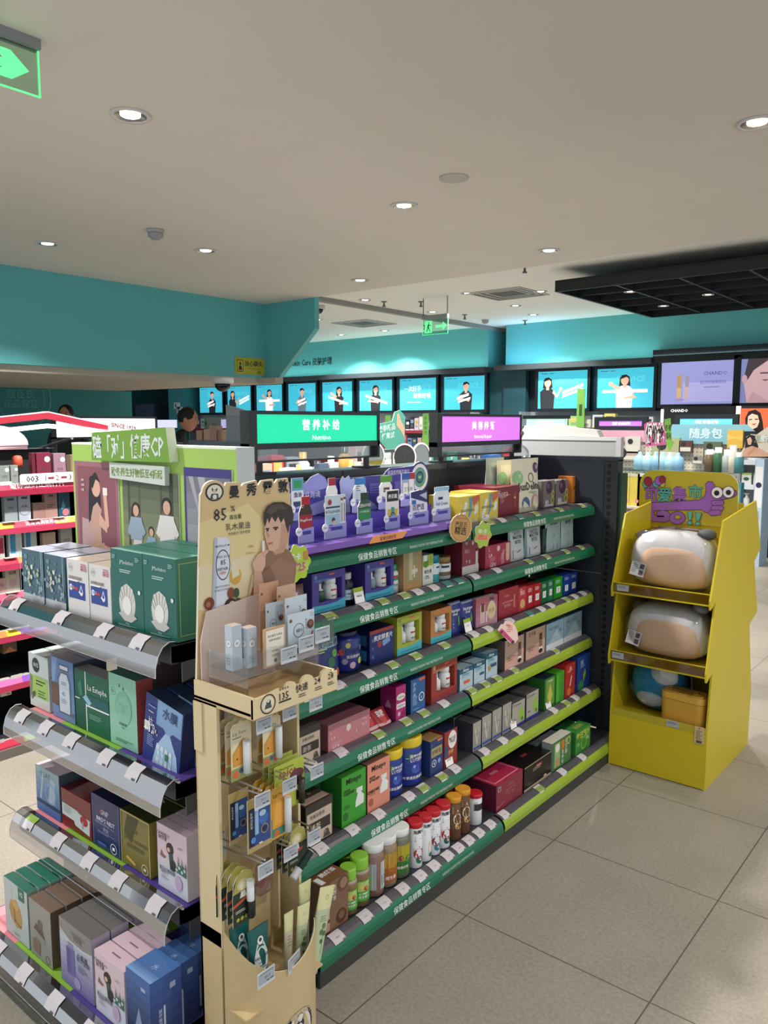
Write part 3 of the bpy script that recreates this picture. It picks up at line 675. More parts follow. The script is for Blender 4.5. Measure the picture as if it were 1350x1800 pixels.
q = MB(); q.prism([(0, 0), (.17, 0), (.195, .018), (.185, .022), (.02, .022)], (.35, -.0284, .003), X_, Z_, .0004, M('#ee9a50', .4)); q.text('发现全球好货', (.445, -.0292, .013), X_, Z_, .014, M('#5a2a5a', .5), .004, .13); q.obj('orange_ribbon', ps)
def standup(label, xl, xr, yt, yb, outline, art, col, back=0):
    # printed card cut to the shape of a pack, standing on a clear foot with a lilac caption tab
    X = -1.68 if not back else -1.765; zb = 1.2185 if not back else 1.275
    a, b_ = onx(xl, yb, X), onx(xr, yb, X); w = b_.y-a.y; h = onx(xl, yt, X).z-zb
    t = thing('display_standee', label, 'card stand-up', (X, a.y, zb), PI/2, 'card stand-ups on the purple stage')
    q = MB(); q.prism([(x*w, z*h) for x, z in outline], (0, 0, .002), X_, Z_, .004, M(col, .4), M('#eceaf2', .4)); q.art(art, (0, 0, .002), X_, Z_, w, h); q.obj('printed_card', t)
    q = MB(); q.prism([(-.1*w, 0), (w*1.02, 0), (w*1.02, .045), (-.1*w, .04)], (0, -.004, .001), X_, Z_, .003, M('#9a9ad8', .4), M('#e8e6f4', .4))
    q.art([('r', .2, .55, .8, .8, '#3f3a98'), ('l', .12, .36, .9, 2, .17, '#4a4aa0')], (0, -.004, .001), X_, Z_, w, .045)
    q.prism([(-.1*w+.013*math.cos(k*PI/8), .036+.013*math.sin(k*PI/8)) for k in range(16)], (0, -.0065, .001), X_, Z_, .002, M('#efeef4', .4)); q.text('NEW', (-.1*w, -.0072, .037), X_, Z_, .007, M('#33333a', .5)); q.obj('caption_tab', t)
    MB().box(-.12*w, w*1.05, -.03, .02, 0, .0015, CLR('#eeeefa', .08)).obj('clear_foot', t)
BOT = [(.03, .14), (.12, .05), (.88, .05), (.97, .14), (.97, .66), (.85, .76), (.80, .8), (.80, 1), (.2, 1), (.2, .8), (.15, .76), (.03, .66)]
BOX_ = [(0, 0), (1, 0), (1, 1), (0, 1)]
CAN = [(0, .06), (.5, 0), (1, .06), (1, .96), (.5, 1), (0, .96)]
standup('light blue sleep spray pack card in the back row behind the red brown bottle card', 514, 534, 842, 922, BOX_, [('r', 0, .7, 1, 1, '#5fa0c4'), ('r', .15, .76, .85, .94, '#2e9a5a'), ('t', '鱼油', .5, .6, .35, '#27325c', .02), ('r', .1, .3, .9, .44, '#27325c'), ('c', .5, .15, .4, '#b0344a')], '#dfe6ee', 1)
standup('red and white supplement bottle card in the back row by the paper plane', 574, 594, 842, 905, BOT, [('r', .06, .1, .94, .5, '#b02236'), ('c', .5, .33, .3, '#eee8e6'), ('t', 'NEW', .5, .33, .2, '#333333'), ('r', .2, .8, .8, 1, '#a02030')], '#e8e4e4', 1)
standup('white bottle card with a blue cap in the back row', 621, 645, 842, 908, BOT, [('r', .1, .8, .9, 1, '#2a7ac0'), ('r', .15, .3, .85, .6, '#b8d0d8'), ('l', .2, .52, .8, 4, .06, '#4a6a8a'), ('r', .1, .1, .9, .22, '#c0525c')], '#dfe4ea', 1)
standup('white bottle card with a green cap in the back row', 667, 690, 838, 902, BOT, [('r', .05, .8, .95, 1, '#5a9a3a'), ('r', .3, .5, .75, .64, '#5a2030'), ('t', 'Swisse', .5, .57, .14, WH), ('r', .1, .08, .9, .26, '#4f9a3c')], '#e6e8e2', 1)
standup('card of two red capped bottles beside the round stamp', 706, 729, 833, 896, BOX_, [('r', 0, .8, .7, 1, '#2456a0'), ('r', .62, .8, 1, 1, '#a82838'), ('r', .1, .1, .45, .7, '#e9e4e0'), ('r', .55, .1, .9, .8, '#e9e4e0'), ('t', '艾乐维', .5, .5, .22, '#333'.replace('#333', '#333333')), ('r', .3, .12, .6, .3, '#c03a3a')], '#9aa8c8', 1)
standup('red brown vitamin bottle card, front row, first from the beige stand', 526, 550, 875, 952, BOT, [('r', .03, .16, .97, .6, '#a32233'), ('t', 'MegaFood', .5, .48, .2, WH, .01), ('l', .2, .36, .8, 2, .04, '#e8c8c8'), ('r', .15, .18, .85, .3, '#5bb0c0'), ('r', .2, .82, .8, 1, '#b01f2c')], '#3c2420')
standup('pale blue collagen pack card with two sachets, front row', 573, 607, 873, 944, BOX_, [('r', 0, .7, .72, .74, '#3a3a44'), ('t', 'KOLLAGEN', .36, .62, .14, '#2b2b36', .01), ('c', .2, .84, .1, '#b0303c'), ('r', .0, .14, .7, .55, '#9cc6d4'), ('c', .38, .42, .09, '#4a3a34'), ('c', .4, .36, .075, '#d8b09a'), ('p', [(.25, .14), (.55, .14), (.48, .3), (.34, .3)], '#d8b09a'), ('r', .76, .2, .86, .95, WH), ('r', .9, .22, 1, .97, WH), ('r', .76, .86, .86, .92, '#7a4a2a'), ('r', .9, .88, 1, .94, '#7a4a2a'), ('r', .79, .35, .82, .8, '#44444c'), ('r', .93, .35, .96, .8, '#44444c')], '#c8dce4')
standup('dark green bottle card with an orange base, front row', 629, 653, 868, 937, BOT, [('r', .06, .3, .94, .6, '#2f8a4c'), ('t', 'CENOVIS', .5, .68, .22, WH, .012), ('t', 'SUGARLESS', .5, .53, .14, WH), ('r', .06, .1, .94, .3, '#d8492e'), ('r', .2, .82, .8, 1, '#1e3a2a')], '#24543a')
standup('black and white boxed pack card, front row', 679, 701, 863, 928, BOX_, [('r', .06, .7, .94, .97, '#1d1d22'), ('t', '养无极', .5, .83, .24, WH, .02), ('r', .1, .1, .35, .5, '#d8b84a'), ('r', .62, .1, .9, .5, '#d8b84a'), ('r', .38, .08, .62, .55, '#3a9a9a'), ('o', .5, .32, .2, .05, '#2a3a3a')], '#eeece8')
standup('white and navy milk powder can card, front row', 722, 751, 864, 921, CAN, [('p', [(0, .8), (1, .6), (1, .96), (.5, 1), (0, .96)], '#27306a'), ('p', [(.5, .85), (.95, .7), (.95, .92)], '#b9c4d4'), ('t', '百捷适', .45, .5, .24, '#27306a', .012), ('t', 'PrYmury', .55, .32, .14, '#27306a', .01), ('r', 0, .03, 1, .1, '#c8b070'), ('r', .06, .6, .3, .72, '#2a6ac0')], '#e4e6ee')
standup('white jar card with a pale blue lid and green leaves, front row', 763, 790, 858, 914, [(0, .1), (.1, 0), (.9, 0), (1, .1), (1, .78), (.9, .86), (.95, .88), (.95, 1), (.05, 1), (.05, .88), (.1, .86), (0, .78)], [('r', .05, .88, .95, 1, '#9cc8e0'), ('r', .25, .62, .55, .7, '#27366a'), ('t', 'Full Cream', .5, .5, .17, '#27366a', .008), ('p', [(.1, .2), (.9, .1), (.95, .32), (.5, .28)], '#6aa83a'), ('r', 0, .06, 1, .12, '#2a4a8a')], '#e0eaf0')
# ------------------------------------------------------------------ top side shelf, second bay
def P_(where, i, *a, **k): return sbox(where, *a, **k)
yel = [('p', [(.08, .2), (.3, .25), (.42, .75), (.3, .8), (.2, .45)], '#e8e6dc'), ('p', [(.42, .1), (.62, .4), (.66, .95), (.5, .95), (.5, .5)], '#6a9ab0'), ('p', [(.7, .6), (1, .8), (1, 1), (.62, .95)], '#c86a4a'), ('p', [(.72, .3), (.9, .35), (.95, .6), (.8, .65)], '#ece8da'), ('r', .12, .02, .5, .2, WH), ('t', '330', .25, .14, .1, '#444444', .01), ('t', '即可小小酥', .6, .06, .12, '#eeeeee', .012), ('l', .1, .88, .5, 2, .05, '#5a6a3a')]
o = sbox(s1, 'yellow snack box with blue and white swooshes on the top side shelf', 806, 842, 874, .14, '#d9c24a', yel, side='#c9b23e', sart=[('c', .3, .25, .06, '#5a5a2a'), ('c', .65, .25, .06, '#5a5a2a'), ('l', .2, .7, .8, 4, .05, '#8a7a2a')])
sbox(s1, 'second yellow snack box, beside the crimson box', 843, 875, 867, .14, '#d9c24a', yel)
sbox(s1, 'wide crimson drink box behind the yellow snack boxes', 868, 912, 858, .20, '#7e2238', [('t', 'fiona', .35, .78, .2, '#e2c8c4'), ('l', .2, .62, .7, 2, .06, '#c89a98'), ('l', .25, .4, .6, 4, .05, '#b88a88'), ('r', .78, .2, .86, .78, '#8a4a2e'), ('r', .775, .55, .865, .62, '#d0a040')], dx=.03)
jd = [('g', 0, 0, 1, .3, '#b9c4d6', '#dfe0d0', 5), ('c', .15, .66, .14, '#8abf86'), ('c', .8, .82, .11, '#5a4060'), ('c', .84, .83, .05, '#b8a0b0'), ('o', .58, .64, .1, .02, '#555555'), ('t', 'JusDelite', .5, .46, .22, '#26262c', .02), ('t', 'collagen', .6, .36, .1, '#5a9a6a'), ('c', .32, .16, .14, '#46618e'), ('c', .7, .17, .17, '#b59a86'), ('c', .7, .17, .12, '#d6c4b6')]
pouch(s1, 'clear grey green jelly pouch, rearmost of the three tall pouches', 864, 894, 806, '#a9b4a4', [('c', .3, .55, .14, '#79b496'), ('t', 'JusDelite', .55, .3, .2, '#26262c', .02)], dx=.12, thick=.03, narrow=-.05)
pouch(s1, 'cream jelly pouch, middle of the three tall pouches', 884, 922, 810, '#d6cfb4', jd, dx=.09, thick=.03, narrow=-.08)
pouch(s1, 'cream jelly pouch with plum picture, front of the three tall pouches', 912, 954, 808, '#dcd6bc', jd, dx=.02, thick=.035, narrow=-.12)
plum = [('c', .5, .74, .28, '#4a2c48'), ('c', .4, .8, .1, '#7a5a74'), ('o', .85, .5, .14, .05, '#c8b23a'), ('o', .82, .25, .16, .05, '#c8b23a'), ('t', '80', .3, .2, .3, '#e8e4e0', .02), ('r', .1, .04, .9, .12, '#c8c0c0')]
sbox(s1, 'grey prune box with purple plum picture, beside the tall pouches', 955, 974, 846, .06, '#77706e', plum, dx=.04, name='prune_box')
sbox(s1, 'grey prune box with purple plum picture, beside the orange boxes', 977, 998, 845, .06, '#77706e', plum, dx=.04, name='prune_box')
pk = [('t', 'Pumpkin', .5, .88, .2, '#4a3212', .012), ('l', .2, .78, .8, 1, .05, '#7a4a1a'), ('c', .6, .25, .33, '#c46a24'), ('c', .6, .25, .22, '#d07c30'), ('p', [(.1, .5), (.28, .58), (.25, .66), (.1, .56)], '#4a3a1a')]
pks = [('v', 'PUMPKIN', .6, .88, .2, '#3a2a16'), ('v', 'NATURAL', .25, .88, .14, '#8a5218')]
sbox(s1, 'orange pumpkin drink box, front one at the shelf end', 1005, 1025, 838, .075, '#d4822e', pk, dx=.05, sart=pks, name='pumpkin_box')
sbox(s1, 'orange pumpkin drink box behind the grey prune boxes', 981, 1002, 834, .075, '#d4822e', pk, dx=.14, sart=pks, name='pumpkin_box')
# ------------------------------------------------------------------ second side shelf
pouch(s2, 'brown snack bag with fruit picture behind the promotional stand', 506, 546, 1036, '#7d5a4c', [('c', .8, .3, .18, '#c8564a'), ('c', .6, .18, .16, '#d08a7a'), ('c', .85, .55, .12, '#b8a03a'), ('r', .1, .6, .7, .85, '#8a7078'), ('t', '红枣', .4, .72, .22, WH, .01)], dx=-.01, thick=.03)
winbox(s2, 'purple and turquoise gift box with a window, nearer the beige stand', 549, 607, 1010, .11, '#463a92', '#4bb6cc', '#6f8fd0', '#2f5a46')
cyl(s2, 'black supplement bottle with a silver cap between the purple gift boxes', 609, 627, 1009, [(1, 0), (1, .62), (.95, .7), (.6, .76), (.6, .8)], ['#1b2230', '#1b2230', '#1b2230', '#1b2230'], [('r', .05, .1, .95, .75, '#b9cfe0'), ('t', 'D-MAG', .5, .5, .2, '#27325c', .01), ('t', 'MELATONIN', .5, .28, .14, '#27325c')], (0, .12, .6), ([(.68, .79), (.7, .81), (.7, .97), (.66, 1)], '#b8bcc0'))
winbox(s2, 'purple and turquoise gift box with a window, further from the beige stand', 642, 692, 991, .11, '#463a92', '#4bb6cc', '#6f8fd0', '#8aa0a0')
cyl(s2, 'white tablet bottle with green cap beside the second purple gift box', 690, 705, 994, [(1, 0), (1, .7), (.7, .78)], [M('#e6e8ea', .3)]*2, [('r', 0, .55, 1, .85, '#2f8a62'), ('t', '维生素', .5, .3, .2, '#2a2a4a', .01), ('r', .3, .7, .8, .82, '#c03040')], (0, .1, .72), ([(.74, .78), (.74, 1)], '#3c9a78'))
t = sbox(s2, 'kraft brown gift bag with a clear front on the second side shelf', 709, 741, 969, .07, '#a98a5c', [('r', .12, .2, .85, .96, '#9d9068'), ('r', .3, .25, .5, .92, '#c2b68c'), ('r', .55, .3, .62, .6, '#d8d4b8'), ('t', '滋养', .6, .45, .18, WH, .01), ('r', 0, 0, 1, .16, '#b48c56'), ('l', .02, .185, .98, 1, .01, '#4a3a22')], name='gift_bag', cat='bag', dx=-.01)
sbox(s2, 'lime and white vitamin box with green lemons on the second side shelf', 743, 761, 977, .06, '#e4e8d8', [('r', 0, .62, 1, 1, '#a9b83a'), ('c', .3, .72, .25, '#5a8a2a'), ('c', .75, .82, .22, '#8fae3a'), ('r', .05, .8, .4, 1, '#dfe8ea'), ('t', '维生素', .5, .44, .24, '#34405a', .01), ('t', 'CPL', .4, .26, .28, '#34405a', .01)])
cyl(s2, 'teal supplement bottle with a white label on the second side shelf', 760, 778, 978, [(1, 0), (1, .02), (1, .3), (1, .66), (1, .7), (.97, .72)], [M('#e8eef0', .3), M('#2fa0a4', .3), M('#dce8ee', .3), M('#dce8ee', .3), M('#1f93a6', .3)], [('c', .2, .8, .1, '#2a6ac0'), ('r', .55, .62, 1, .78, '#23284a'), ('l', .3, .4, .9, 3, .1, '#5a7a8a')], (0, .3, .66), ([(.97, .71), (.97, .98), (.93, 1)], '#16889c'))
cyl(s2, 'brown glass capsule jar with a gold lid on the second side shelf', 779, 799, 981, [(.95, 0), (1, .03), (1, .16), (1, .34), (1, .7), (.9, .74)], [M('#cfd4d8', .3), M('#b7bcc0', .2), M('#6e5a3c', .25), M('#dfe6ec', .3), M('#6e5a3c', .25)], [('r', .2, .5, .7, .78, '#23284a'), ('l', .15, .3, .9, 3, .09, '#6a7a9a')], (0, .34, .7), ([(.96, .73), (.96, .97), (.9, 1)], '#8f7540'))
o = sbox(s2, 'crimson and grey collagen box lettered WHITE with a vial picture', 812, 841, 951, .085, '#8d2f44', [('r', 0, 0, 1, .24, '#c9c2bc'), ('t', 'W', .25, .9, .16, WH), ('t', 'H .', .27, .68, .16, WH), ('t', 'T  E', .35, .35, .16, WH), ('l', .12, .53, .7, 4, .03, '#c88a90'), ('c', .62, .88, .07, '#d8c0c0'), ('r', .8, .1, .93, .62, '#d4cfd0'), ('r', .82, .62, .91, .7, '#2a2226')], side='#742739')
sbox(s2, 'bright crimson collagen box with a peach tab, first in the second bay', 853, 897, 961, .09, '#b03a50', [('t', 'L', .15, .82, .1, WH), ('t', 'LA', .2, .56, .12, WH), ('t', 'GEN', .28, .12, .12, WH), ('c', .5, .8, .06, '#e8d0d0'), ('p', [(.62, .02), (.75, .1), (.72, .4), (.78, .7), (.66, .7), (.58, .35)], '#d07886'), ('r', .8, .3, .95, .95, '#e0b8a4'), ('c', .875, .3, .075, '#e0b8a4'), ('l', .15, .42, .42, 4, .045, '#d890a0'), ('t', '5', .68, .42, .14, '#ecd0d4')])
lb = [('t', 'LACTO', .5, .88, .14, '#2a3036', .008), ('t', 'MASTER', .5, .75, .16, '#2a3036', .012), ('t', 'BITES', .5, .6, .16, '#2a3036', .01), ('p', [(.15, .08), (.95, .04), (.95, .3), (.6, .34), (.4, .28), (.15, .36)], '#a32a34'), ('t', '21.100', .55, .13, .15, WH, .01), ('r', .0, .0, .06, 1, '#7a9ea8'), ('r', .94, .4, 1, 1, '#7a9ea8')]
pouch(s2, 'pale grey candy pouch with a red wave, beside the crimson collagen box', 899, 926, 934, '#c4ccce', lb, thick=.02)
pouch(s2, 'pale grey candy pouch with a red wave, next to the pale bites packs', 928, 955, 931, '#c4ccce', lb, thick=.02)
bi = [('t', 'BITES', .5, .9, .18, '#22282c', .02), ('p', [(0, 0), (1, 0), (1, .34), (.5, .3), (0, .18)], '#dfe2e0'), ('p', [(0, .4), (1, .68), (1, .72), (0, .44)], '#aac4ca'), ('c', .45, .5, .06, '#8fa0a4'), ('p', [(.35, .08), (.4, .26), (.44, .08)], '#8a9496'), ('p', [(.6, .1), (.66, .28), (.72, .1)], '#8a9496')]
pouch(s2, 'pale blue grey bites pack, second from the shelf end', 962, 989, 916, '#9fb6ba', bi, thick=.014)
pouch(s2, 'pale blue grey bites pack, last at the shelf end', 990, 1011, 914, '#9fb6ba', bi, thick=.014)
sbox(s2, 'narrow dark green bottle box between the candy pouches and bites packs', 954, 962, 930, .04, '#2e4a46', [('c', .5, .2, .3, '#122220')], dx=.01)
# ------------------------------------------------------------------ third side shelf
pouch(s3, 'dark blue enzyme pouch with green fruit on the third side shelf', 556, 605, 1112, '#1f2c6c', [('r', .15, .62, .95, .78, '#8fb4b8'), ('t', '夜间酵素', .55, .7, .18, '#1a2a5a', .015), ('c', .75, .5, .1, '#6a9a4a'), ('c', .6, .35, .13, '#2f6a4a'), ('l', .2, .5, .6, 2, .04, '#c8d070'), ('c', .8, .15, .1, '#b05a4a'), ('c', .3, .1, .03, WH), ('c', .5, .2, .025, WH)], thick=.035, dx=-.01)
cyl(s3, 'large dark blue enzyme jar with fruit prints on the third side shelf', 605, 647, 1117, [(.9, 0), (1, .06), (1, .8), (.85, .88), (.6, .9)], [M('#202e78', .3)]*4, [('p', [(.1, .5), (.9, .62), (.9, .78), (.1, .66)], '#d8dce8'), ('t', '夜间酵素', .55, .64, .16, '#1a2a5a', .012), ('c', .2, .62, .1, '#b03a4a'), ('c', .4, .85, .08, '#b8b060'), ('c', .3, .3, .09, '#8a7a9a'), ('c', .55, .15, .1, '#c8a0b0'), ('c', .85, .25, .1, '#c8c860'), ('t', '饭后随便吃', .6, .45, .1, WH)], (0, .08, .8), ([(.8, .88), (.82, .9), (.82, .99), (.78, 1)], '#141c46'), name='jar', cat='jar')
sbox(s3, 'navy and red enzyme box with white lettering on the third side shelf', 650, 692, 1111, .07, '#1d2a6a', [('r', 0, .9, 1, 1, '#9a3a30'), ('t', '夜安酵素片', .55, .75, .16, WH, .01), ('v', '夜 X 间', .12, .7, .1, '#7aa0d0'), ('p', [(.55, .45), (.85, .55), (.8, .7), (.5, .62)], '#7aa0d0'), ('c', .4, .55, .09, '#a03a44'), ('l', .3, .35, .8, 5, .05, '#6a8ac8')], side='#16204e', sart=[('r', .2, .55, .8, .85, '#2e6a8a'), ('r', .2, .1, .8, .4, '#3a8ab0')], dx=.005)
winbox(s3, 'lime yellow and turquoise gift box with a window on the third side shelf', 698, 741, 1087, .10, '#a9b23c', '#52bcc4', '#7a9a5a', '#dfe4e4')
winbox(s3, 'orange and turquoise gift box with a window on the third side shelf', 757, 793, 1075, .10, '#bf8248', '#52bcc4', '#9a7a5a', '#dfe4e4')
nv = [('t', 'Nutrigen', .5, .72, .2, WH, .01), ('t', 'sleep', .45, .62, .18, WH, .01), ('p', [(.6, .25), (.75, .3), (.72, .6), (.62, .5)], '#5a9a3a'), ('v', '180', .25, .45, .14, '#c8d0e8'), ('r', .05, .92, .95, .97, '#9aa0b8')]
pouch(s3, 'navy sleep supplement pouch beside the orange gift box', 793, 815, 1062, '#26337c', nv, thick=.02, dx=.0)
pouch(s3, 'navy sleep supplement pouch beside the leaning pink box', 815, 837, 1059, '#26337c', nv, thick=.02, dx=.0)
sbox(s3, 'mauve serum box with a vial picture leaning on the third side shelf', 836, 868, 1054, .03, '#ad6878', [('g', 0, 0, 1, 1, '#b98aa0', '#a85a66', 6), ('r', .2, .1, .42, .75, '#d8b8b4'), ('r', .24, .5, .38, .8, '#6a3a22'), ('c', .72, .5, .2, '#d6c49c', .28), ('t', '胶原', .72, .5, .14, '#8a6a4a'), ('r', .62, .86, .82, .96, '#3a4058'), ('r', .45, .1, .52, .5, '#e0cccc')], tilt=-.12, top='#e6d4d4')
sbox(s3, 'deep crimson collagen box with a centred crest on the third side shelf', 876, 910, 1039, .07, '#a23440', [('t', 'fiona', .4, .75, .12, '#d8a8a0'), ('t', 'ASTAXANTHIN', .45, .52, .08, '#e0b0a8'), ('t', '胶原蛋白', .45, .4, .09, '#d8a8a0'), ('r', .76, .25, .84, .7, '#c87a6a'), ('g', 0, 0, 1, .2, '#8a2430', '#a23440', 3)])
def small(where, label, xl, xr, yt, col, art, group, **k): return sbox(where, label, xl, xr, yt, .05, col, art, group=group, **k)
so_ = [('r', .25, .25, .75, .55, WH), ('t', '5', .5, .4, .3, '#444444', .01), ('l', .15, .85, .85, 3, .06, '#f0c8c8')]
g_ = 'small calcium boxes on the third side shelf'
small(s3, 'small pink red box beside the crest box', 911, 925, 1034, '#c03c48', [('c', .5, .3, .3, '#d8b070'), ('o', .3, .85, .12, .04, '#f0d0d0'), ('l', .2, .75, .8, 3, .06, '#f0c8c8')], g_)
small(s3, 'small red box with a white tag, nearer the pink red box', 926, 937, 1031, '#b8202c', so_, g_)
small(s3, 'small red box with a white tag, nearer the green boxes', 938, 950, 1028, '#b8202c', so_, g_)
gg = [('r', .25, .25, .75, .55, WH), ('t', '5', .5, .4, .3, '#444444', .01), ('l', .15, .85, .85, 3, .06, '#b8e0c0')]
small(s3, 'small dark green box nearer the red boxes', 951, 962, 1024, '#1a6a44', gg, g_)
small(s3, 'small teal green box, second of the small green ones', 963, 972, 1020, '#1e7a5a', gg, g_)
small(s3, 'small bright green box, third of the small green ones', 974, 988, 1017, '#259a2c', gg, g_)
bb = [('r', .25, .2, .75, .5, WH), ('t', '7', .5, .35, .3, '#444444', .01), ('l', .15, .9, .85, 3, .05, '#a8c0f0')]
small(s3, 'small blue box beside the bright green one', 990, 1001, 1012, '#1e3f9c', bb, g_)
small(s3, 'small blue box, last at the end of the third side shelf', 1002, 1014, 1008, '#1e3f9c', bb, g_)
# same goods further back on shelf three, rear shade put into their darker colours
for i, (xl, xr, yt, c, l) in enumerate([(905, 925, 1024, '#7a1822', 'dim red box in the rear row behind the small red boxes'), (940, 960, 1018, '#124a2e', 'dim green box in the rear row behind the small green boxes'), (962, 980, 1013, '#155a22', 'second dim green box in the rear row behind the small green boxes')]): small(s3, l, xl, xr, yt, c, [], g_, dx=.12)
# ------------------------------------------------------------------ fourth side shelf
beige = [('r', .04, .04, .96, .8, '#cbb8a4'), ('r', .12, .62, .7, .76, '#bfae9c'), ('t', '老姜杂粮茶', .42, .69, .11, '#3a2e28', .008), ('r', .1, .3, .9, .56, '#3b332f'), ('t', '姜茶', .35, .42, .2, '#cbb8a4', .012), ('l', .12, .24, .5, 4, .04, '#6a5a4e'), ('o', .75, .16, .1, .03, '#5a4c42'), ('p', [(.6, .06), (.9, .06), (.8, .26)], '#5a4c42')]
sbox(s4, 'beige and black ginger tea box on the fourth side shelf beside the large pink box', 526, 564, 1285, .08, '#3b3530', beige, top='#6a6258', name='tea_box')
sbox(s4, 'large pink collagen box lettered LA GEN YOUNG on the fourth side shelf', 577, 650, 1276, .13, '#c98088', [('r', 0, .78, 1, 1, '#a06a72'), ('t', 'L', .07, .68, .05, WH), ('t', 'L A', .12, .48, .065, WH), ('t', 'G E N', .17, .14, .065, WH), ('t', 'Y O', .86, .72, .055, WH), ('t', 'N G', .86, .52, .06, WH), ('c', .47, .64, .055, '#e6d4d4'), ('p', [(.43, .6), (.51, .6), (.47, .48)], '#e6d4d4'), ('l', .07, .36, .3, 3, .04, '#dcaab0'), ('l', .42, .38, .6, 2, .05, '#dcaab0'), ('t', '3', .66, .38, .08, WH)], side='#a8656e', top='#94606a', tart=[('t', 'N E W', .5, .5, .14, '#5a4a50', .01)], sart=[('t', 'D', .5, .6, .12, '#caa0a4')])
for i, (xl, xr, yt) in enumerate([(648, 672, 1245), (668, 694, 1240)]):
    pouch(s4, ['red gummy pouch lying back beside the large pink box', 'red gummy pouch lying back beside the magenta box'][i], xl, xr, yt+18, '#a82a34', [('r', .1, .1, .9, .25, '#d8b0b0'), ('c', .5, .5, .2, '#c84a4a'), ('t', '软糖', .5, .75, .24, WH, .01)], thick=.02, lean=.7, dx=.0)
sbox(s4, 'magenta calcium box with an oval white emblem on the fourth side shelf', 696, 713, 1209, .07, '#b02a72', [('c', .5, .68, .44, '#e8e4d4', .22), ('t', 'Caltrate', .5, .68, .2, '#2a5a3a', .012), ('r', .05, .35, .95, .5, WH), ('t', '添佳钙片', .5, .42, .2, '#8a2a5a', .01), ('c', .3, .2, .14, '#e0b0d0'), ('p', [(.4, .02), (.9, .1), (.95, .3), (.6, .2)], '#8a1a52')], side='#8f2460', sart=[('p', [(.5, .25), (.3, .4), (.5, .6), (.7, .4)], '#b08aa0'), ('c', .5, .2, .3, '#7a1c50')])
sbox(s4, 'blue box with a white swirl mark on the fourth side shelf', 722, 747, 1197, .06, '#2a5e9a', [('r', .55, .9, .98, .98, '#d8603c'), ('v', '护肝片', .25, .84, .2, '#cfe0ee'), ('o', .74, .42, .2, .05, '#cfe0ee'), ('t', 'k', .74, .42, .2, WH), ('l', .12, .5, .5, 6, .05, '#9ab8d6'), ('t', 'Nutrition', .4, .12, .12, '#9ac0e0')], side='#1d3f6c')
winbox(s4, 'red brown gift box with a framed window of white bottles on the fourth side shelf', 758, 803, 1170, .08, '#9a3a34', '#8a2e2a', '#c8b070', '#e4e6e4')
air = [('g', 0, .78, 1, 1, '#23607e', '#1f5872', 2), ('t', 'Airpa', .45, .88, .2, WH, .012), ('r', .1, .56, .8, .74, '#9cc0cc'), ('l', .14, .68, .76, 3, .045, '#4a7a8c'), ('r', .0, .3, .08, .75, '#dfe8ea'), ('l', .1, .2, .7, 3, .04, '#b8ccd2')]
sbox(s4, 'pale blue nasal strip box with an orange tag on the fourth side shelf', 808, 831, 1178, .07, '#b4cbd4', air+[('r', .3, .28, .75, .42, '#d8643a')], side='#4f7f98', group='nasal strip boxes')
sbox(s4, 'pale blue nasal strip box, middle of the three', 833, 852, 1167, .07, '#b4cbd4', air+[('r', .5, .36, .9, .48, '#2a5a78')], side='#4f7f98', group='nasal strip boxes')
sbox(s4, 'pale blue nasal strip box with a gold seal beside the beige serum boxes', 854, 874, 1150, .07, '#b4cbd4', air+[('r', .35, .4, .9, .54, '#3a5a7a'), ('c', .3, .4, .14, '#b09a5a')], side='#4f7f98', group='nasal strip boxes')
ser = [('r', 0, 0, 1, .34, '#d8a898'), ('p', [(0, .34), (1, .34), (1, .55)], '#d8a898'), ('t', '艾多美', .3, .86, .13, '#5a4640', .01), ('l', .12, .74, .4, 2, .04, '#7a645a'), ('l', .12, .45, .4, 3, .06, '#7a645a'), ('r', .7, .55, .84, .78, '#4a3a34'), ('r', .68, .2, .86, .55, '#8a7468'), ('r', .68, .2, .86, .3, WH), ('c', .77, .16, .1, '#2a2422', .06)]
sbox(s4, 'beige and pink serum box nearer the nasal strip boxes', 887, 920, 1128, .08, '#a98c7c', ser, side='#6a625e', top='#5a5250')
sbox(s4, 'beige and pink serum box nearer the blue grey boxes', 924, 957, 1112, .08, '#a98c7c', ser, side='#6a625e', top='#5a5250')
bg = [('r', 0, 0, 1, .24, '#d8dde2'), ('p', [(.1, .24), (.9, .24), (.6, .72)], '#a4bcc8'), ('t', 'THE SUISSE', .4, .78, .12, '#5a7a8c', .006), ('l', .1, .66, .4, 1, .04, '#7a9aa8'), ('c', .8, .62, .05, '#5a8098')]
sbox(s4, 'blue grey wide box on the fourth side shelf beside the serum boxes', 960, 990, 1099, .10, '#86a6b8', bg, top='#6f8a98')
sbox(s4, 'blue grey wide box, last at the end of the fourth side shelf', 991, 1022, 1086, .10, '#86a6b8', bg, top='#6f8a98')
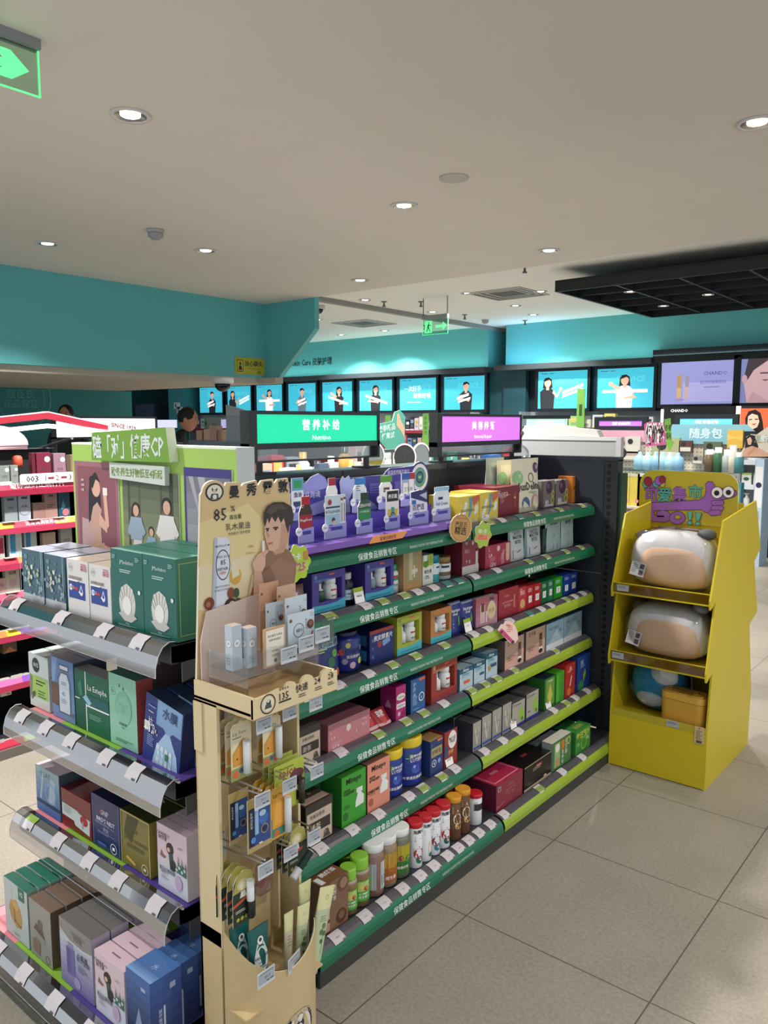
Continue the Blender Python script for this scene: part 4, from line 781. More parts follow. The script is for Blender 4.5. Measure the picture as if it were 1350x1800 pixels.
# ------------------------------------------------------------------ fifth side shelf
for i, (xl, xr) in enumerate([(516, 540), (542, 566), (568, 590)]):
    sbox(s5, ['dim green box in the rear row, closest to the beige stand', 'dim green box in the rear row, between two others', 'dim green box in the rear row, behind the bright green box'][i], xl, xr, 1372-i*9, .05, '#1d6a2c', [('t', 'Minayo', .5, .8, .2, '#0c2a12', .01)], dx=.09)  # same green boxes as in front, rear shade put into the darker green
sbox(s5, 'beige and black ginger tea box on the fifth side shelf', 538, 585, 1420, .085, '#3b3530', beige, top='#4a4038', tart=[('r', .05, .1, .95, .45, '#c3a693'), ('c', .25, .7, .08, '#8a7a6a'), ('c', .6, .7, .08, '#8a7a6a')], name='tea_box')
mn = lambda a, b_: [('t', 'Minayo', .5, .86, .22, '#1a1a1a', .03), ('t', '美那有', .22, .7, .09, '#1c2a1c', .012), ('t', b_, .3, .64, .09, '#1c2a1c', .012), ('l', .08, .36, .4, 3, .03, a), ('p', [(.55, .28), (.9, .3), (.92, .46), (.78, .56), (.66, .56), (.56, .4)], '#e4e8e4'), ('r', .6, .56, .85, .66, '#dfe4df'), ('l', .1, .12, .5, 2, .03, a), ('c', .15, .2, .1, a, .12)]
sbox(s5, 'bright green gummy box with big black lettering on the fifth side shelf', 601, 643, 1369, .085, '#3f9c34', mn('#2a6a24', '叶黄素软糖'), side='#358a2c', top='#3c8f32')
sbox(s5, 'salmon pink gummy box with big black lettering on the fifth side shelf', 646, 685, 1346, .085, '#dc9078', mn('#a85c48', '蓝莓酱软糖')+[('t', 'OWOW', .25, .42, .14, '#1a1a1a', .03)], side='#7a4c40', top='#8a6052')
bj = [('p', [(.0, .1), (.3, .75), (.45, .95), (.3, .95), (.0, .6)], '#3a7a3a'), ('t', '蓝莓叶黄素', .65, .86, .13, WH, .012), ('t', 'LUTEIN', .62, .74, .17, WH, .012), ('c', .55, .47, .17, '#3c58b0'), ('c', .5, .54, .06, '#8aa0e0'), ('t', '叶黄素胶囊糖果', .5, .2, .12, WH, .006), ('l', .3, .1, .8, 1, .04, '#c8d0f0')]
JP = [(.96, 0), (1, .03), (1, .74), (.92, .8), (.9, .82)]
cyl(s5, 'blue lutein jar with a yellow lid nearer the salmon pink box', 686, 717, 1326, JP, [M('#263a8c', .28)]*4, bj, (0, .05, .72), ([(1, .8), (1.02, .82), (1.02, .95), (.96, 1)], '#dcc02c'), name='jar', cat='jar')
cyl(s5, 'blue lutein jar with a yellow lid nearer the navy box', 719, 751, 1304, JP, [M('#263a8c', .28)]*4, bj, (0, .05, .72), ([(1, .8), (1.02, .82), (1.02, .95), (.96, 1)], '#dcc02c'), name='jar', cat='jar')
sbox(s5, 'navy vitamin box with a gold panel and number four', 756, 778, 1305, .07, '#2c3e72', [('r', .08, .52, .92, .78, '#a89a6e'), ('t', '护眼宝', .5, .65, .24, '#3a3a2a', .012), ('o', .3, .34, .18, .04, '#c8d0e0'), ('t', '4', .3, .34, .24, WH, .012), ('c', .7, .36, .12, '#7a9ad0'), ('l', .1, .14, .9, 3, .03, '#9ab0d8'), ('r', .55, .92, .95, .98, '#d8784a')], top='#b08a5a')
sbox(s5, 'red brown vitamin box with an oval white label', 781, 803, 1289, .08, '#94352c', [('c', .62, .72, .33, '#ece6e2', .42), ('t', 'MOVE', .62, .76, .2, '#4a2a2a', .02), ('t', 'FREE', .62, .68, .2, '#4a2a2a', .02), ('r', 0, .3, .25, .6, '#34507e'), ('t', '氨糖', .5, .4, .2, '#e0b060', .01), ('l', .3, .28, .9, 4, .04, '#c88a80')], top='#222a48')
sil = [('g', .0, .0, 1, 1, '#8a8a84', '#a3a096', 5), ('r', 0, .08, 1, .14, '#2a4a9c'), ('p', [(.2, .8), (.35, .8), (.55, .25), (.45, .2)], '#c6c2ac'), ('p', [(.8, .8), (.65, .8), (.5, .3), (.58, .2)], '#b4b29e'), ('l', .1, .92, .6, 2, .02, '#77787c'), ('r', .0, .0, .02, 1, '#d0d0d0')]
for i, (a, b_, c) in enumerate([(831, 845, 1273), (847, 863, 1262), (865, 881, 1251), (883, 898, 1241)]):
    o = sbox(s5, 'slim silver serum box with a blue base line, %s' % ['closest to the red brown box', 'second of the row', 'third of the row', 'beside the lime leaf box'][i], a, b_, c, .085, '#8f8d86', sil, side='#3a3f4a', top='#4a4a4a', group='slim silver serum boxes')
    if i in (0, 2): behind(o, 1, 'slim silver serum box %s a front one on the fifth side shelf', grp='slim silver serum boxes')
slv = [('p', [(.75, .1), (.95, .35), (.75, .8), (.55, .55), (.6, .25)], '#8ac03a'), ('o', .12, .9, .07, .02, '#555555'), ('t', 'Colocyn', .45, .88, .13, '#44464c', .006), ('l', .1, .35, .35, 3, .03, '#55575c'), ('c', .8, .25, .08, '#5a6a5a')]
sbox(s5, 'silver box with a lime leaf beside the slim serum boxes', 900, 922, 1239, .085, '#a9a69c', slv+[('r', 0, 0, 1, .12, '#34388c')], side='#4c4c4e', top='#565452', dz=.0)
sbox(s5, 'silver box with a lime leaf beside the green oil box', 925, 946, 1222, .085, '#a9a69c', slv+[('r', 0, 0, 1, .12, '#34388c')], side='#4c4c4e', top='#565452')
sbox(s5, 'green oil box with a golden drop on the fifth side shelf', 957, 975, 1196, .09, '#3a7a34', [('r', .1, .1, .9, .95, '#6a9a44'), ('p', [(.5, .8), (.75, .4), (.6, .22), (.4, .22), (.25, .4)], '#c8c050'), ('t', 'omega', .5, .88, .18, WH)], side='#2f6a2c', top='#24343a')
sbox(s5, 'bright green box with blue upright lettering beside the red energy box', 977, 991, 1186, .08, '#3f9a2c', [('v', 'X-MAXX', .75, .85, .22, '#243a8a'), ('r', .05, .05, .3, .95, '#55b03c')], side='#2f7f24')
sbox(s5, 'red vitamin box with fruit picture near the end of the fifth side shelf', 993, 1010, 1172, .08, '#b0262e', [('t', '维', .5, .85, .24, '#e8c0b8', .01), ('p', [(.5, .3), (.65, .6), (.6, .65), (.45, .35)], WH), ('c', .4, .16, .2, '#d0702a'), ('c', .75, .14, .16, '#b83a2a'), ('l', .2, .72, .8, 2, .04, '#e0a0a0')])
sbox(s5, 'blue vitamin box with a green figure, last at the end of the fifth side shelf', 1014, 1036, 1158, .09, '#1e4aa0', [('p', [(.5, .2), (.7, .45), (.6, .6), (.45, .4)], '#9ab83a'), ('c', .3, .12, .2, '#3a8a4a'), ('t', '钙', .35, .78, .26, '#b8d0f0', .01), ('l', .2, .62, .7, 2, .04, '#7aa0e0')], side='#163a7c')
# ------------------------------------------------------------------ bottom side shelf
sbox(s6, 'brown cocoa cup box with dark swirl pictures on the bottom side shelf', 568, 612, 1560, .09, '#82604a', [('r', 0, 0, .28, 1, '#6a3a30'), ('c', .14, .85, .11, '#a85a48'), ('c', .14, .6, .11, '#b87a60'), ('r', .02, .28, .26, .46, '#c8a090'), ('r', .02, .05, .26, .22, '#b89080'), ('v', '脆燃茶', .45, .86, .14, WH), ('c', .8, .84, .22, '#6a4a38'), ('c', .82, .84, .15, '#9a7a62'), ('c', .72, .2, .2, '#523426'), ('c', .72, .22, .12, '#7a5a44')], top='#7c5434', tart=[('t', '脆燃茶', .6, .5, .2, WH, .02), ('r', .05, .1, .22, .5, '#dfe0e4')], dx=.0)
gj = [('r', .0, 0, 1, 1, '#4aa82c'), ('r', .18, .48, .82, .95, '#b8c878'), ('c', .36, .72, .12, '#dfd05a'), ('c', .62, .6, .13, '#b83a34'), ('t', 'GUMMY', .5, .36, .16, WH, .012), ('t', '维生素C', .5, .2, .16, WH, .01)]
GL = [(.9, 0), (1, .04), (1, .14), (1, .56), (1, .70), (.78, .76)]
glm = lambda c: [M('#5b5a42', .15), M('#6a5a3e', .15), M(c, .3), M('#8a6a4c', .15), M('#a09a84', .15)]
gg_ = 'green gummy jars'
cyl(s6, 'green gummy jar with a lime lid beside the brown box, front row', 613, 635, 1535, GL, glm('#4aa82c'), gj, (0, .14, .56), ([(.88, .76), (.9, .78), (.9, .96), (.84, 1)], '#8cc63e'), name='jar', cat='jar', group=gg_)
cyl(s6, 'green gummy jar with a lime lid next to the white capped jars, front row', 633, 657, 1516, GL, glm('#4aa82c'), gj, (0, .14, .56), ([(.88, .76), (.9, .78), (.9, .96), (.84, 1)], '#8cc63e'), name='jar', cat='jar', group=gg_)
cyl(s6, 'green gummy jar with a lime lid in the second row', 607, 630, 1512, GL, glm('#4aa82c'), gj, (0, .14, .56), ([(.88, .76), (.9, .78), (.9, .96), (.84, 1)], '#8cc63e'), name='jar', cat='jar', dx=.085, group=gg_)
WC = [(.88, .85), (.92, .86), (.92, .985), (.86, 1)]
WL = [(.88, 0), (.96, .03), (.96, .79), (.8, .85)]
wg = 'white capped gummy jars'
def wj(label, xl, xr, yt, art, fill, dx=0):
    cyl(s6, label, xl, xr, yt, WL, [M(fill, .35, noise=.45, scale=90)]*3, art, (.98, .08, .72), (WC, '#e6e6e6'), name='jar', cat='jar', dx=dx, group=wg, clear=[(1, 0), (1, .78), (.84, .86)])
wj('clear gummy jar with a white barcode label and white cap', 657, 685, 1494, [('r', .05, .1, .4, .9, '#d4dadd'), ('l', .08, .82, .38, 9, .07, '#7a8a8a'), ('r', .62, .08, .95, .92, '#dfe3e4'), ('r', .68, .2, .9, .5, '#444a4a')], '#b98a84')
wj('clear gummy jar with an orange and yellow label and white cap', 680, 707, 1480, [('r', .05, .05, .95, .5, '#d8742c'), ('r', .05, .5, .95, .95, '#e0b43a'), ('c', .5, .55, .22, '#d8842c'), ('t', '维生素', .5, .2, .18, WH, .01)], '#c0a080')
wj('clear gummy jar with a yellow and green label and white cap', 703, 729, 1466, [('r', .05, .45, .95, .95, '#e2cf2e'), ('r', .05, .05, .95, .45, '#3f8f34'), ('c', .35, .55, .13, '#a83a50'), ('c', .7, .5, .16, '#5a9a3a'), ('t', '膳食纤维', .45, .25, .14, WH, .01)], '#8f937c')
for i, (a, b_, c) in enumerate([(635, 660, 1488), (662, 687, 1473), (683, 706, 1461)]):
    wj(['white capped jar in the second row, behind the green lidded jars', 'white capped jar in the second row, behind the barcode jar', 'white capped jar in the second row, behind the orange label jar'][i], a, b_, c, [('r', .05, .1, .95, .9, '#6a6a58')], '#77684f', .085)
tg = 'effervescent tablet tubes'
TB = [(.95, 0), (.98, .01), (.98, .86), (.9, .88)]
def tube(label, xl, xr, yt, art, body='#e9eaee', cap='#c8202c', dx=0, brown=0):
    cyl(s6, label, xl, xr, yt, TB, [M(body, .3)]*3, art, (.98, .02, .86), ([(1, .88), (1.04, .885), (1.04, .985), (.98, 1)], cap), name='tablet_tube', cat='tablet tube', dx=dx, group=tg, seg=16)
def tart_(c1, c2): return [('t', '泡腾片', .5, .93, .3, '#2a2a30', .02), ('l', .2, .86, .8, 4, .03, '#33333a'), ('p', [(.1, .3), (.9, .3), (.95, .48), (.5, .56), (.1, .5)], c1), ('c', .5, .36, .4, c1), ('c', .55, .2, .28, c2), ('c', .35, .4, .08, WH), ('c', .65, .42, .08, WH), ('l', .3, .06, .7, 1, .02, '#555555')]
tube('white tablet tube with red cap and red fruit print, first beside the yellow label jar', 732, 748, 1451, tart_('#b02a38', '#2a6a4a'))
tube('white tablet tube with red cap and orange print', 749, 763, 1440, [('t', '泡腾片', .5, .93, .3, '#2a2a30', .02), ('l', .2, .86, .8, 4, .03, '#33333a'), ('p', [(.45, .1), (1, .1), (1, .4), (.6, .5)], '#d8923a'), ('c', .75, .15, .2, '#2f6a5a')])
tube('white tablet tube with red cap and dark red print above a blue dot', 764, 779, 1431, tart_('#8a2430', '#2a7a94'))
tube('white tablet tube with red cap and red print above a green dot', 781, 796, 1419, tart_('#b02a38', '#1f5a4a'))
for i, (a, b_, c) in enumerate([(710, 724, 1440), (729, 743, 1432), (747, 762, 1425), (764, 779, 1413), (792, 804, 1390), (805, 819, 1388)]):
    tube('red capped tablet tube in the rear row, %s' % ['behind the yellow label jar', 'behind the first front tube', 'behind the orange print tube', 'behind the blue dot tube', 'behind the first amber tube', 'behind the second amber tube'][i], a, b_, c, [('l', .2, .8, .8, 5, .05, '#55555c')], dx=.06, cap='#b41c28')
am = [('r', 0, .3, 1, .66, '#6a4a2a'), ('p', [(.2, .55), (.5, .86), (.8, .55), (.5, .4)], WH), ('c', .5, .58, .32, '#ecebe6', .4), ('t', '蜂蜜', .5, .6, .28, '#8a5a2a', .01), ('c', .6, .4, .3, '#d8b070'), ('r', 0, 0, 1, .3, '#5a3420'), ('l', .1, .22, .9, 4, .05, '#c8a890')]
tube('amber brown tablet tube with an orange cap, nearer the red capped tubes', 800, 815, 1407, am, '#6b4526', '#e09a2c')
tube('amber brown tablet tube with an orange cap, second', 816, 831, 1394, am, '#6b4526', '#e09a2c')
tube('single white tablet tube with red cap and black label beside the big crimson box', 838, 852, 1401, [('r', .1, .55, .9, .8, '#23282a'), ('l', .15, .45, .85, 6, .05, '#8a9296')], '#dfe1e2', '#c8202c')
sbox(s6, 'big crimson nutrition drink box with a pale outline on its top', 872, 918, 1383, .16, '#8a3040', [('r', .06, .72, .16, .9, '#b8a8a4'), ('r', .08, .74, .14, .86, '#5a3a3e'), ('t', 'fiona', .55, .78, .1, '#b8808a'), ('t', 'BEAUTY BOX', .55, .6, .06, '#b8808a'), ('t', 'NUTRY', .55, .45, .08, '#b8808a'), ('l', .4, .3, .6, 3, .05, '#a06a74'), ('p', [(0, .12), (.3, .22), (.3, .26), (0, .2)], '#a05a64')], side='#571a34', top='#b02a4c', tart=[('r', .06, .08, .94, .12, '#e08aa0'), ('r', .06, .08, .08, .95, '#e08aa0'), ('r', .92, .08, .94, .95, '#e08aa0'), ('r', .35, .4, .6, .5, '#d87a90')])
sbox(s6, 'black drink box with a beige base and red badge', 921, 968, 1352, .15, '#1c1818', [('r', 0, 0, 1, .1, '#b8a684'), ('r', 0, .97, 1, 1, '#b8a684'), ('r', .42, .72, .64, .84, '#a0382c'), ('t', 'Nestle', .53, .78, .05, WH), ('l', .3, .62, .75, 3, .05, '#9a8a7a'), ('p', [(.7, .12), (.84, .12), (.8, .2), (.74, .2)], '#c8b89a')], tart=[('r', .4, .4, .6, .5, '#8a2c24')], r=.25)
gw = [('r', .02, .02, .98, .98, '#4a7a44'), ('r', .12, .1, .4, .92, '#9ab87a'), ('c', .26, .75, .11, '#e8e6e0'), ('c', .26, .25, .11, '#b8906a'), ('r', .46, .6, .62, .92, '#c87a34'), ('v', '益生菌', .72, .85, .13, '#ece8d8'), ('v', '营养粉', .54, .5, .11, WH), ('o', .85, .78, .1, .03, '#c8d060')]
sbox(s6, 'green and white probiotic box with a pale top on the bottom side shelf', 970, 1003, 1309, .05, '#2f5f3c', gw, top='#d8d2c6', side='#8a9698', dx=.0)
o = sbox(s6, 'grey green probiotic box behind the green and white one', 959, 985, 1305, .05, '#6e8084', [('c', .5, .6, .2, '#8fa4a8')], top='#6a7072', dx=.06)
sbox(s6, 'grey green probiotic box in the rear row behind the black drink box', 940, 962, 1309, .05, '#65777c', [('c', .5, .6, .2, '#8fa4a8')], top='#5c6264', dx=.09)
sbox(s6, 'green probiotic box with yellow lettering near the end of the bottom shelf', 1011, 1037, 1290, .06, '#3c8a3c', [('t', '每日轻汁', .5, .78, .22, '#d8d860', .02), ('t', '5t', .8, .5, .2, '#d8e8d0', .01), ('o', .55, .36, .2, .05, '#7ab03a'), ('l', .1, .3, .45, 3, .05, '#9ac88a')], side='#2f7a3a', sart=[('v', 'CODAC', .4, .8, .3, '#7ab86a')], tart=[('r', .3, .3, .8, .7, '#8a9a4a')])
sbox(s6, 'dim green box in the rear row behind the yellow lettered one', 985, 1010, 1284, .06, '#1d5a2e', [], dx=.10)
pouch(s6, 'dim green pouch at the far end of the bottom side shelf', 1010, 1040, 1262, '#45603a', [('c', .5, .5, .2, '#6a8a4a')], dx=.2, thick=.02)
# badges clipped on the shelf edges
def badge(label, px, py, X, w, h, outline, art, col, rot=0, tilt=0.25):
    P = onx(px, py, X); t = thing('promo_badge', label, 'price badge', P, PI/2)
    q = MB(); q.prism([(x*w, z*h) for x, z in outline], (0, 0, 0), X_, Z_, .002, M(col, .4), M(WH, .4)); q.art(art, (-w/2, 0, -h/2), X_, Z_, w, h); q.warp(lambda x, y, z: (x*math.cos(rot)-z*math.sin(rot), y, x*math.sin(rot)+z*math.cos(rot))); q.obj('printed_card', t)
    MB().box(-.008, .008, .002, .022, .2*h, .2*h+.004, CLR('#e8e8ee', .1)).obj('clip', t); t.rotation_euler = (0, 0, PI/2-tilt)
sc = [((.5-.02*(k % 2))*math.cos(2*PI*k/36), (.5-.02*(k % 2))*math.sin(2*PI*k/36)) for k in range(36)]
badge('round gold selection badge with toothed rim on the green shelf edge', 810, 928, -1.575, .115, .105, sc, [('c', .5, .5, .42, '#c89a58'), ('o', .5, .5, .41, .012, '#6a4a20'), ('t', '屈臣氏', .5, .62, .18, '#4a3418', .012), ('t', '精选', .5, .4, .26, '#3a2810', .02), ('t', 'WATSONS SELECT', .5, .83, .05, '#6a4a20')], '#d8b070', -.15, .2)
fl = [((.46+.05*math.cos(7*a))*math.cos(a), (.46+.05*math.cos(7*a))*math.sin(a)) for a in [2*PI*k/42 for k in range(42)]]
badge('green and pink member price badge hanging beside the round gold badge', 849, 940, -1.575, .075, .105, fl, [('r', .12, .3, .88, .52, '#e8a07a'), ('t', '年卡', .45, .62, .26, WH, .02), ('t', '减25', .5, .41, .26, '#d8583c', .02), ('l', .2, .2, .8, 2, .05, '#5a8a2a')], '#a9c84a', -.1, .5)
badge('green and pink member price badge beside the promotional stand header board', 523, 990, -1.50, .10, .105, fl, [('r', .12, .28, .9, .5, '#b8d860'), ('t', '年卡', .4, .66, .24, WH, .02), ('r', .72, .55, .9, .78, '#c8904a'), ('t', '减25', .5, .4, .3, '#c8568a', .03), ('l', .2, .18, .8, 2, .05, '#5a8a2a')], '#b4d23c', 0, 0)
badge('pink and white lipstick shaped shopping card on the lime shelf edge', 894, 1111, -1.56, .105, .085, [(-.5, .0), (-.42, .3), (-.3, .32), (-.28, .48), (-.05, .5), (.2, .38), (.4, .1), (.5, -.25), (.42, -.45), (.2, -.5), (.05, -.4)], [('p', [(.06, .45), (.16, .62), (.78, .16), (.7, .04)], '#c8487a'), ('p', [(.7, .04), (.78, .16), (.88, .1), (.8, 0)], '#3a2a30'), ('t', '限量', .42, .8, .1, '#d05a4a', .01), ('l', .4, .68, .78, 4, .09, '#d88a80'), ('p', [(.12, .4), (.2, .52), (.25, .48), (.17, .36)], '#3a2a30')], '#f0cfc4', -.25, .45)
# ================================================================== end-cap goods
e1, e2, e3, e4 = [('e', k) for k in (1, 2, 3, 4)]
random.seed(5)
flo = [('r', .0, .0, 1, .13, '#b8bcc0')]+[('c', random.uniform(.08, .92), random.uniform(.17, .9)*(.95 if random.random() < .4 else .7)+.02, random.uniform(.02, .06), random.choice(['#c9cfc0', '#8fa8b0', '#a8b49c', '#5f8290', '#7c98a2'])) for _ in range(46)]+[('r', 0, 0, .02, 1, '#a9b4ba'), ('r', .98, 0, 1, 1, '#a9b4ba'), ('l', .55, .95, .07, 3, .02, '#7a7f84')]
FT = '#a8b0c8'
o = sbox(e1, 'blue grey face mask box with flower print, outer corner of the top end tray', 42, 79, 964, .075, '#40606e', flo, side='#2f5a66', top=FT, group='flower print mask boxes', foil=1)
behind(o, 1, 'flower print box %s the outer corner box', grp='flower print mask boxes')
o = sbox(e1, 'blue grey face mask box with flower print, beside the white and blue boxes', 81, 117, 973, .075, '#40606e', flo, side='#2f5a66', top=FT, group='flower print mask boxes', foil=1)
behind(o, 1, 'flower print box %s the one beside the white boxes', grp='flower print mask boxes')
wb = [('r', .06, .28, .84, .6, '#2c4690'), ('l', .1, .7, .6, 2, .025, '#44474c'), ('p', [(.05, .6), (.5, .6), (.55, .63), (.05, .63)], WH), ('c', .17, .48, .08, WH), ('r', .22, .45, .5, .5, '#c03a3a'), ('p', [(.66, .56), (.74, .44), (.73, .38), (.66, .35), (.59, .38), (.58, .44)], '#dce4f0'), ('p', [(.66, .52), (.71, .44), (.66, .38), (.61, .44)], '#2c4690'), ('c', .66, .39, .04, WH), ('c', .58, .42, .03, WH), ('t', '森田', .8, .87, .15, '#b85a64', .01), ('r', .68, .93, .92, .95, '#c87a84'), ('o', .2, .86, .1, .01, '#a9a9a9'), ('t', '面膜', .2, .86, .08, '#9a9a9a'), ('t', '玻尿酸保湿面膜', .4, .67, .09, '#3c3e44', .006), ('l', .1, .42, .5, 2, .03, '#9ab0dc'), ('l', .08, .12, .3, 3, .02, '#9a9a9a')]
o = sbox(e1, 'white mask box with a blue panel and water drop, beside the flower print box', 121, 158, 982, .07, '#d8d4d2', wb, top='#cfc0b2', group='white and blue mask boxes')
behind(o, 1, 'white and blue mask box %s the one by the flower print box', grp='white and blue mask boxes')
o = sbox(e1, 'white mask box with a blue panel and water drop, beside the green shell box', 160, 197, 991, .07, '#d8d4d2', wb, top='#cfc0b2', group='white and blue mask boxes')
behind(o, 1, 'white and blue mask box %s the one by the green shell box', grp='white and blue mask boxes')
shell = [('t', 'JMsolution', .5, .84, .1, '#cfe0d8', .004), ('l', .28, .72, .74, 2, .025, '#b8d0c8'), ('c', .5, .33, .26, '#c8c6c0', .34), ('p', [(.24, .36), (.32, .52), (.5, .58), (.68, .52), (.76, .36), (.66, .2), (.34, .2)], '#d2d0ca')]+[('p', [(.5, .2), (.5+.25*math.cos(a)-.012, .36+.2*math.sin(a)), (.5+.25*math.cos(a)+.012, .36+.2*math.sin(a))], '#a8a6a0') for a in (.3, .7, 1.1, 1.57, 2.0, 2.4, 2.8)]+[('p', [(.22, .18), (.38, .22), (.62, .22), (.8, .16), (.62, .09), (.4, .1)], '#bdbbb4'), ('c', .5, .3, .14, '#e6e4e0', .17), ('t', '10ea', .5, .07, .06, '#cfe0d8'), ('l', .2, .8, .04, 2, .012, '#8fb4a8'), ('l', .06, .2, .92, 3, .02, '#9ac0b4'), ('l', .8, .94, .92, 3, .02, '#9ac0b4'), ('c', .9, .5, .04, '#d8e4e0')]
fr = [('r', .12, .06, .88, .07, '#8aa06a'), ('r', .12, .93, .88, .94, '#8aa06a'), ('r', .12, .06, .15, .94, '#8aa06a'), ('r', .85, .06, .88, .94, '#8aa06a')]
o = sbox(e1, 'green mask box with a pearl shell picture, beside the white and blue boxes', 199, 254, 964, .075, '#1f6259', shell, side='#2f6a58', top='#2f7a6c', sart=fr, group='green shell mask boxes')
behind(o, 2, 'green shell mask box %s the one by the white boxes', grp='green shell mask boxes')
o = sbox(e1, 'green mask box with a pearl shell picture, at the tray end by the stand', 255, 312, 974, .075, '#1f6259', shell, side='#2f6a58', top='#2f7a6c', sart=fr, group='green shell mask boxes')
behind(o, 1, 'green shell mask box %s the tray end one', grp='green shell mask boxes')
# second tray
o = sbox(e2, 'white mask box with a black round mark and lime panel on the second end tray', 54, 88, 1147, .05, '#c4ccc8', [('c', .38, .8, .19, '#2f3232'), ('t', 'WIS', .38, .8, .16, '#c4ccc8', .01), ('r', .12, .2, .95, .6, '#9cc060'), ('l', .35, .9, .5, 2, .06, '#3c4a2c'), ('l', .45, .9, .32, 3, .05, '#54683c'), ('p', [(.0, .1), (.15, .3), (.2, .55), (.05, .62)], '#77806a'), ('p', [(.1, .12), (.35, .25), (.3, .32), (.12, .25)], '#6a7360'), ('c', .22, .24, .07, '#4a5244')], top='#9aa4a4', sart=[('r', .15, .62, .85, .66, '#3a4248'), ('l', .2, .8, .55, 4, .04, '#9aa4a8')])
behind(o, 2, 'shrink wrapped mask box %s the white one with a round mark', grp='white round mark mask boxes')
vial = [('g', 0, 0, 1, 1, '#6a88b0', '#5a7ca8', 3), ('p', [(.05, 1), (.3, 1), (.1, .5), (0, .5)], '#7c9ac0'), ('p', [(.36, .82), (.8, .82), (.8, .92), (.36, .92)], '#4c5260'), ('p', [(.4, .84), (.76, .84), (.76, .9), (.4, .9)], '#c4c8cc'), ('p', [(.3, .1), (.82, .1), (.86, .2), (.86, .66), (.74, .8), (.42, .8), (.28, .68), (.27, .2)], '#5a6272'), ('p', [(.34, .13), (.78, .13), (.8, .2), (.8, .64), (.7, .77), (.46, .77), (.35, .66), (.34, .2)], '#c4ccd4'), ('l', .45, .75, .62, 2, .03, '#6a7480'), ('t', '4D', .55, .44, .15, '#4a6aa0'), ('l', .42, .75, .34, 3, .03, '#7a8490'), ('p', [(0, .22), (.26, .2), (.32, .3), (.32, .52), (.24, .58), (0, .58)], '#6a4f40'), ('c', .92, .13, .06, '#5a6272')]
o = sbox(e2, 'blue mask box with an outlined vial picture on the second end tray', 94, 133, 1154, .05, '#5f80ac', vial, top='#8f98a4', side='#4a5560')
behind(o, 1, 'blue vial mask box %s the one on the second end tray')
es = [('g', 0, 0, .32, 1, '#14523e', '#0f5a42', 4), ('r', .32, 0, .345, .46, WH), ('r', .32, .56, .345, 1, WH), ('r', .345, .42, 1, .445, WH), ('r', 0, .5, .14, .515, WH), ('r', .345, .445, 1, .62, '#1a5c5a'), ('p', [(.34, .62), (.5, .5), (.42, .44), (.24, .55)], '#8fc0d4'), ('p', [(.1, .75), (.2, .85), (.25, .6), (.15, .55)], '#2f7f6a'), ('t', 'La Estephe', .68, .74, .13, '#e4ece8', .008), ('l', .42, .9, .3, 3, .03, '#7aa898')]
o = sbox(e2, 'dark green mask box with crossing white lines on the second end tray', 135, 194, 1175, .045, '#0f5e44', es, top='#9a9a92', side='#0c4a38')
ao = [('t', 'a', .4, .86, .15, '#2a4038', .006), ('t', 'o', .54, .83, .15, '#2a4038', .006), ('o', .17, .75, .085, .008, '#5a8a74'), ('l', .11, .23, .76, 2, .02, '#5a8a74'), ('c', .53, .56, .3, '#7ab498', .36), ('c', .53, .52, .26, '#86bca2', .3), ('c', .42, .6, .06, '#78b094', .03), ('c', .64, .6, .06, '#78b094', .03), ('p', [(.5, .6), (.56, .6), (.58, .5), (.48, .5)], '#7ab498'), ('t', '舒缓面膜', .5, .33, .07, '#2a4a3c', .004), ('t', '30ml', .5, .28, .06, '#2a4a3c'), ('l', .2, .85, .1, 2, .025, '#5a8a74')]
o = sbox(e2, 'mint green mask box with a pale face print and red side on the second end tray', 195, 243, 1182, .05, '#8cc4a8', ao, side='#a34a48', top='#5a8a76')
hg = [('r', .32, .62, .98, 1, '#7fa4cc')]+[('p', [(.32, 1), (.98, 1), (.9, .72), (.7, .57), (.58, .57), (.42, .72)], '#86aad0'), ('p', [(.58, .57), (.7, .57), (.9, .32), (.98, .02), (.28, .02), (.36, .3)], '#9fc0da')]+[('p', [(.36+.12*i+.05*(j % 2), .08+.1*j), (.44+.12*i, .06+.1*j), (.46+.11*i, .14+.1*j), (.38+.12*i, .16+.1*j)], '#d2dee4') for i in range(4) for j in range(3)]+[('r', .62, .18, .7, .28, '#3a7a4a'), ('v', '一片', .18, .76, .15, WH), ('t', '霸瓶', .2, .52, .19, WH, .02), ('t', '水膜', .68, .86, .2, '#2a3f6a', .01), ('l', .12, .34, .4, 6, .03, '#8a9ac8'), ('r', .1, .84, .3, .86, '#8a9ac8')]
o = sbox(e2, 'navy mask box with a pale hourglass picture, tilted sideways on the second end tray', 250, 314, 1212, .045, '#28387c', hg, side='#1c2a60', top='#31405a')
o.rotation_euler.y = .17; o.location.z += .002
for k in range(3):
    c = dup(o, label=['navy hourglass mask box leaning behind the tilted one', 'second navy hourglass box leaning behind the tilted one', 'rearmost navy hourglass box on the second end tray'][k], group='navy hourglass mask boxes'); c.location.y += .052*(k+1); c.location.x += .012*(k+1)
o['group'] = 'navy hourglass mask boxes'
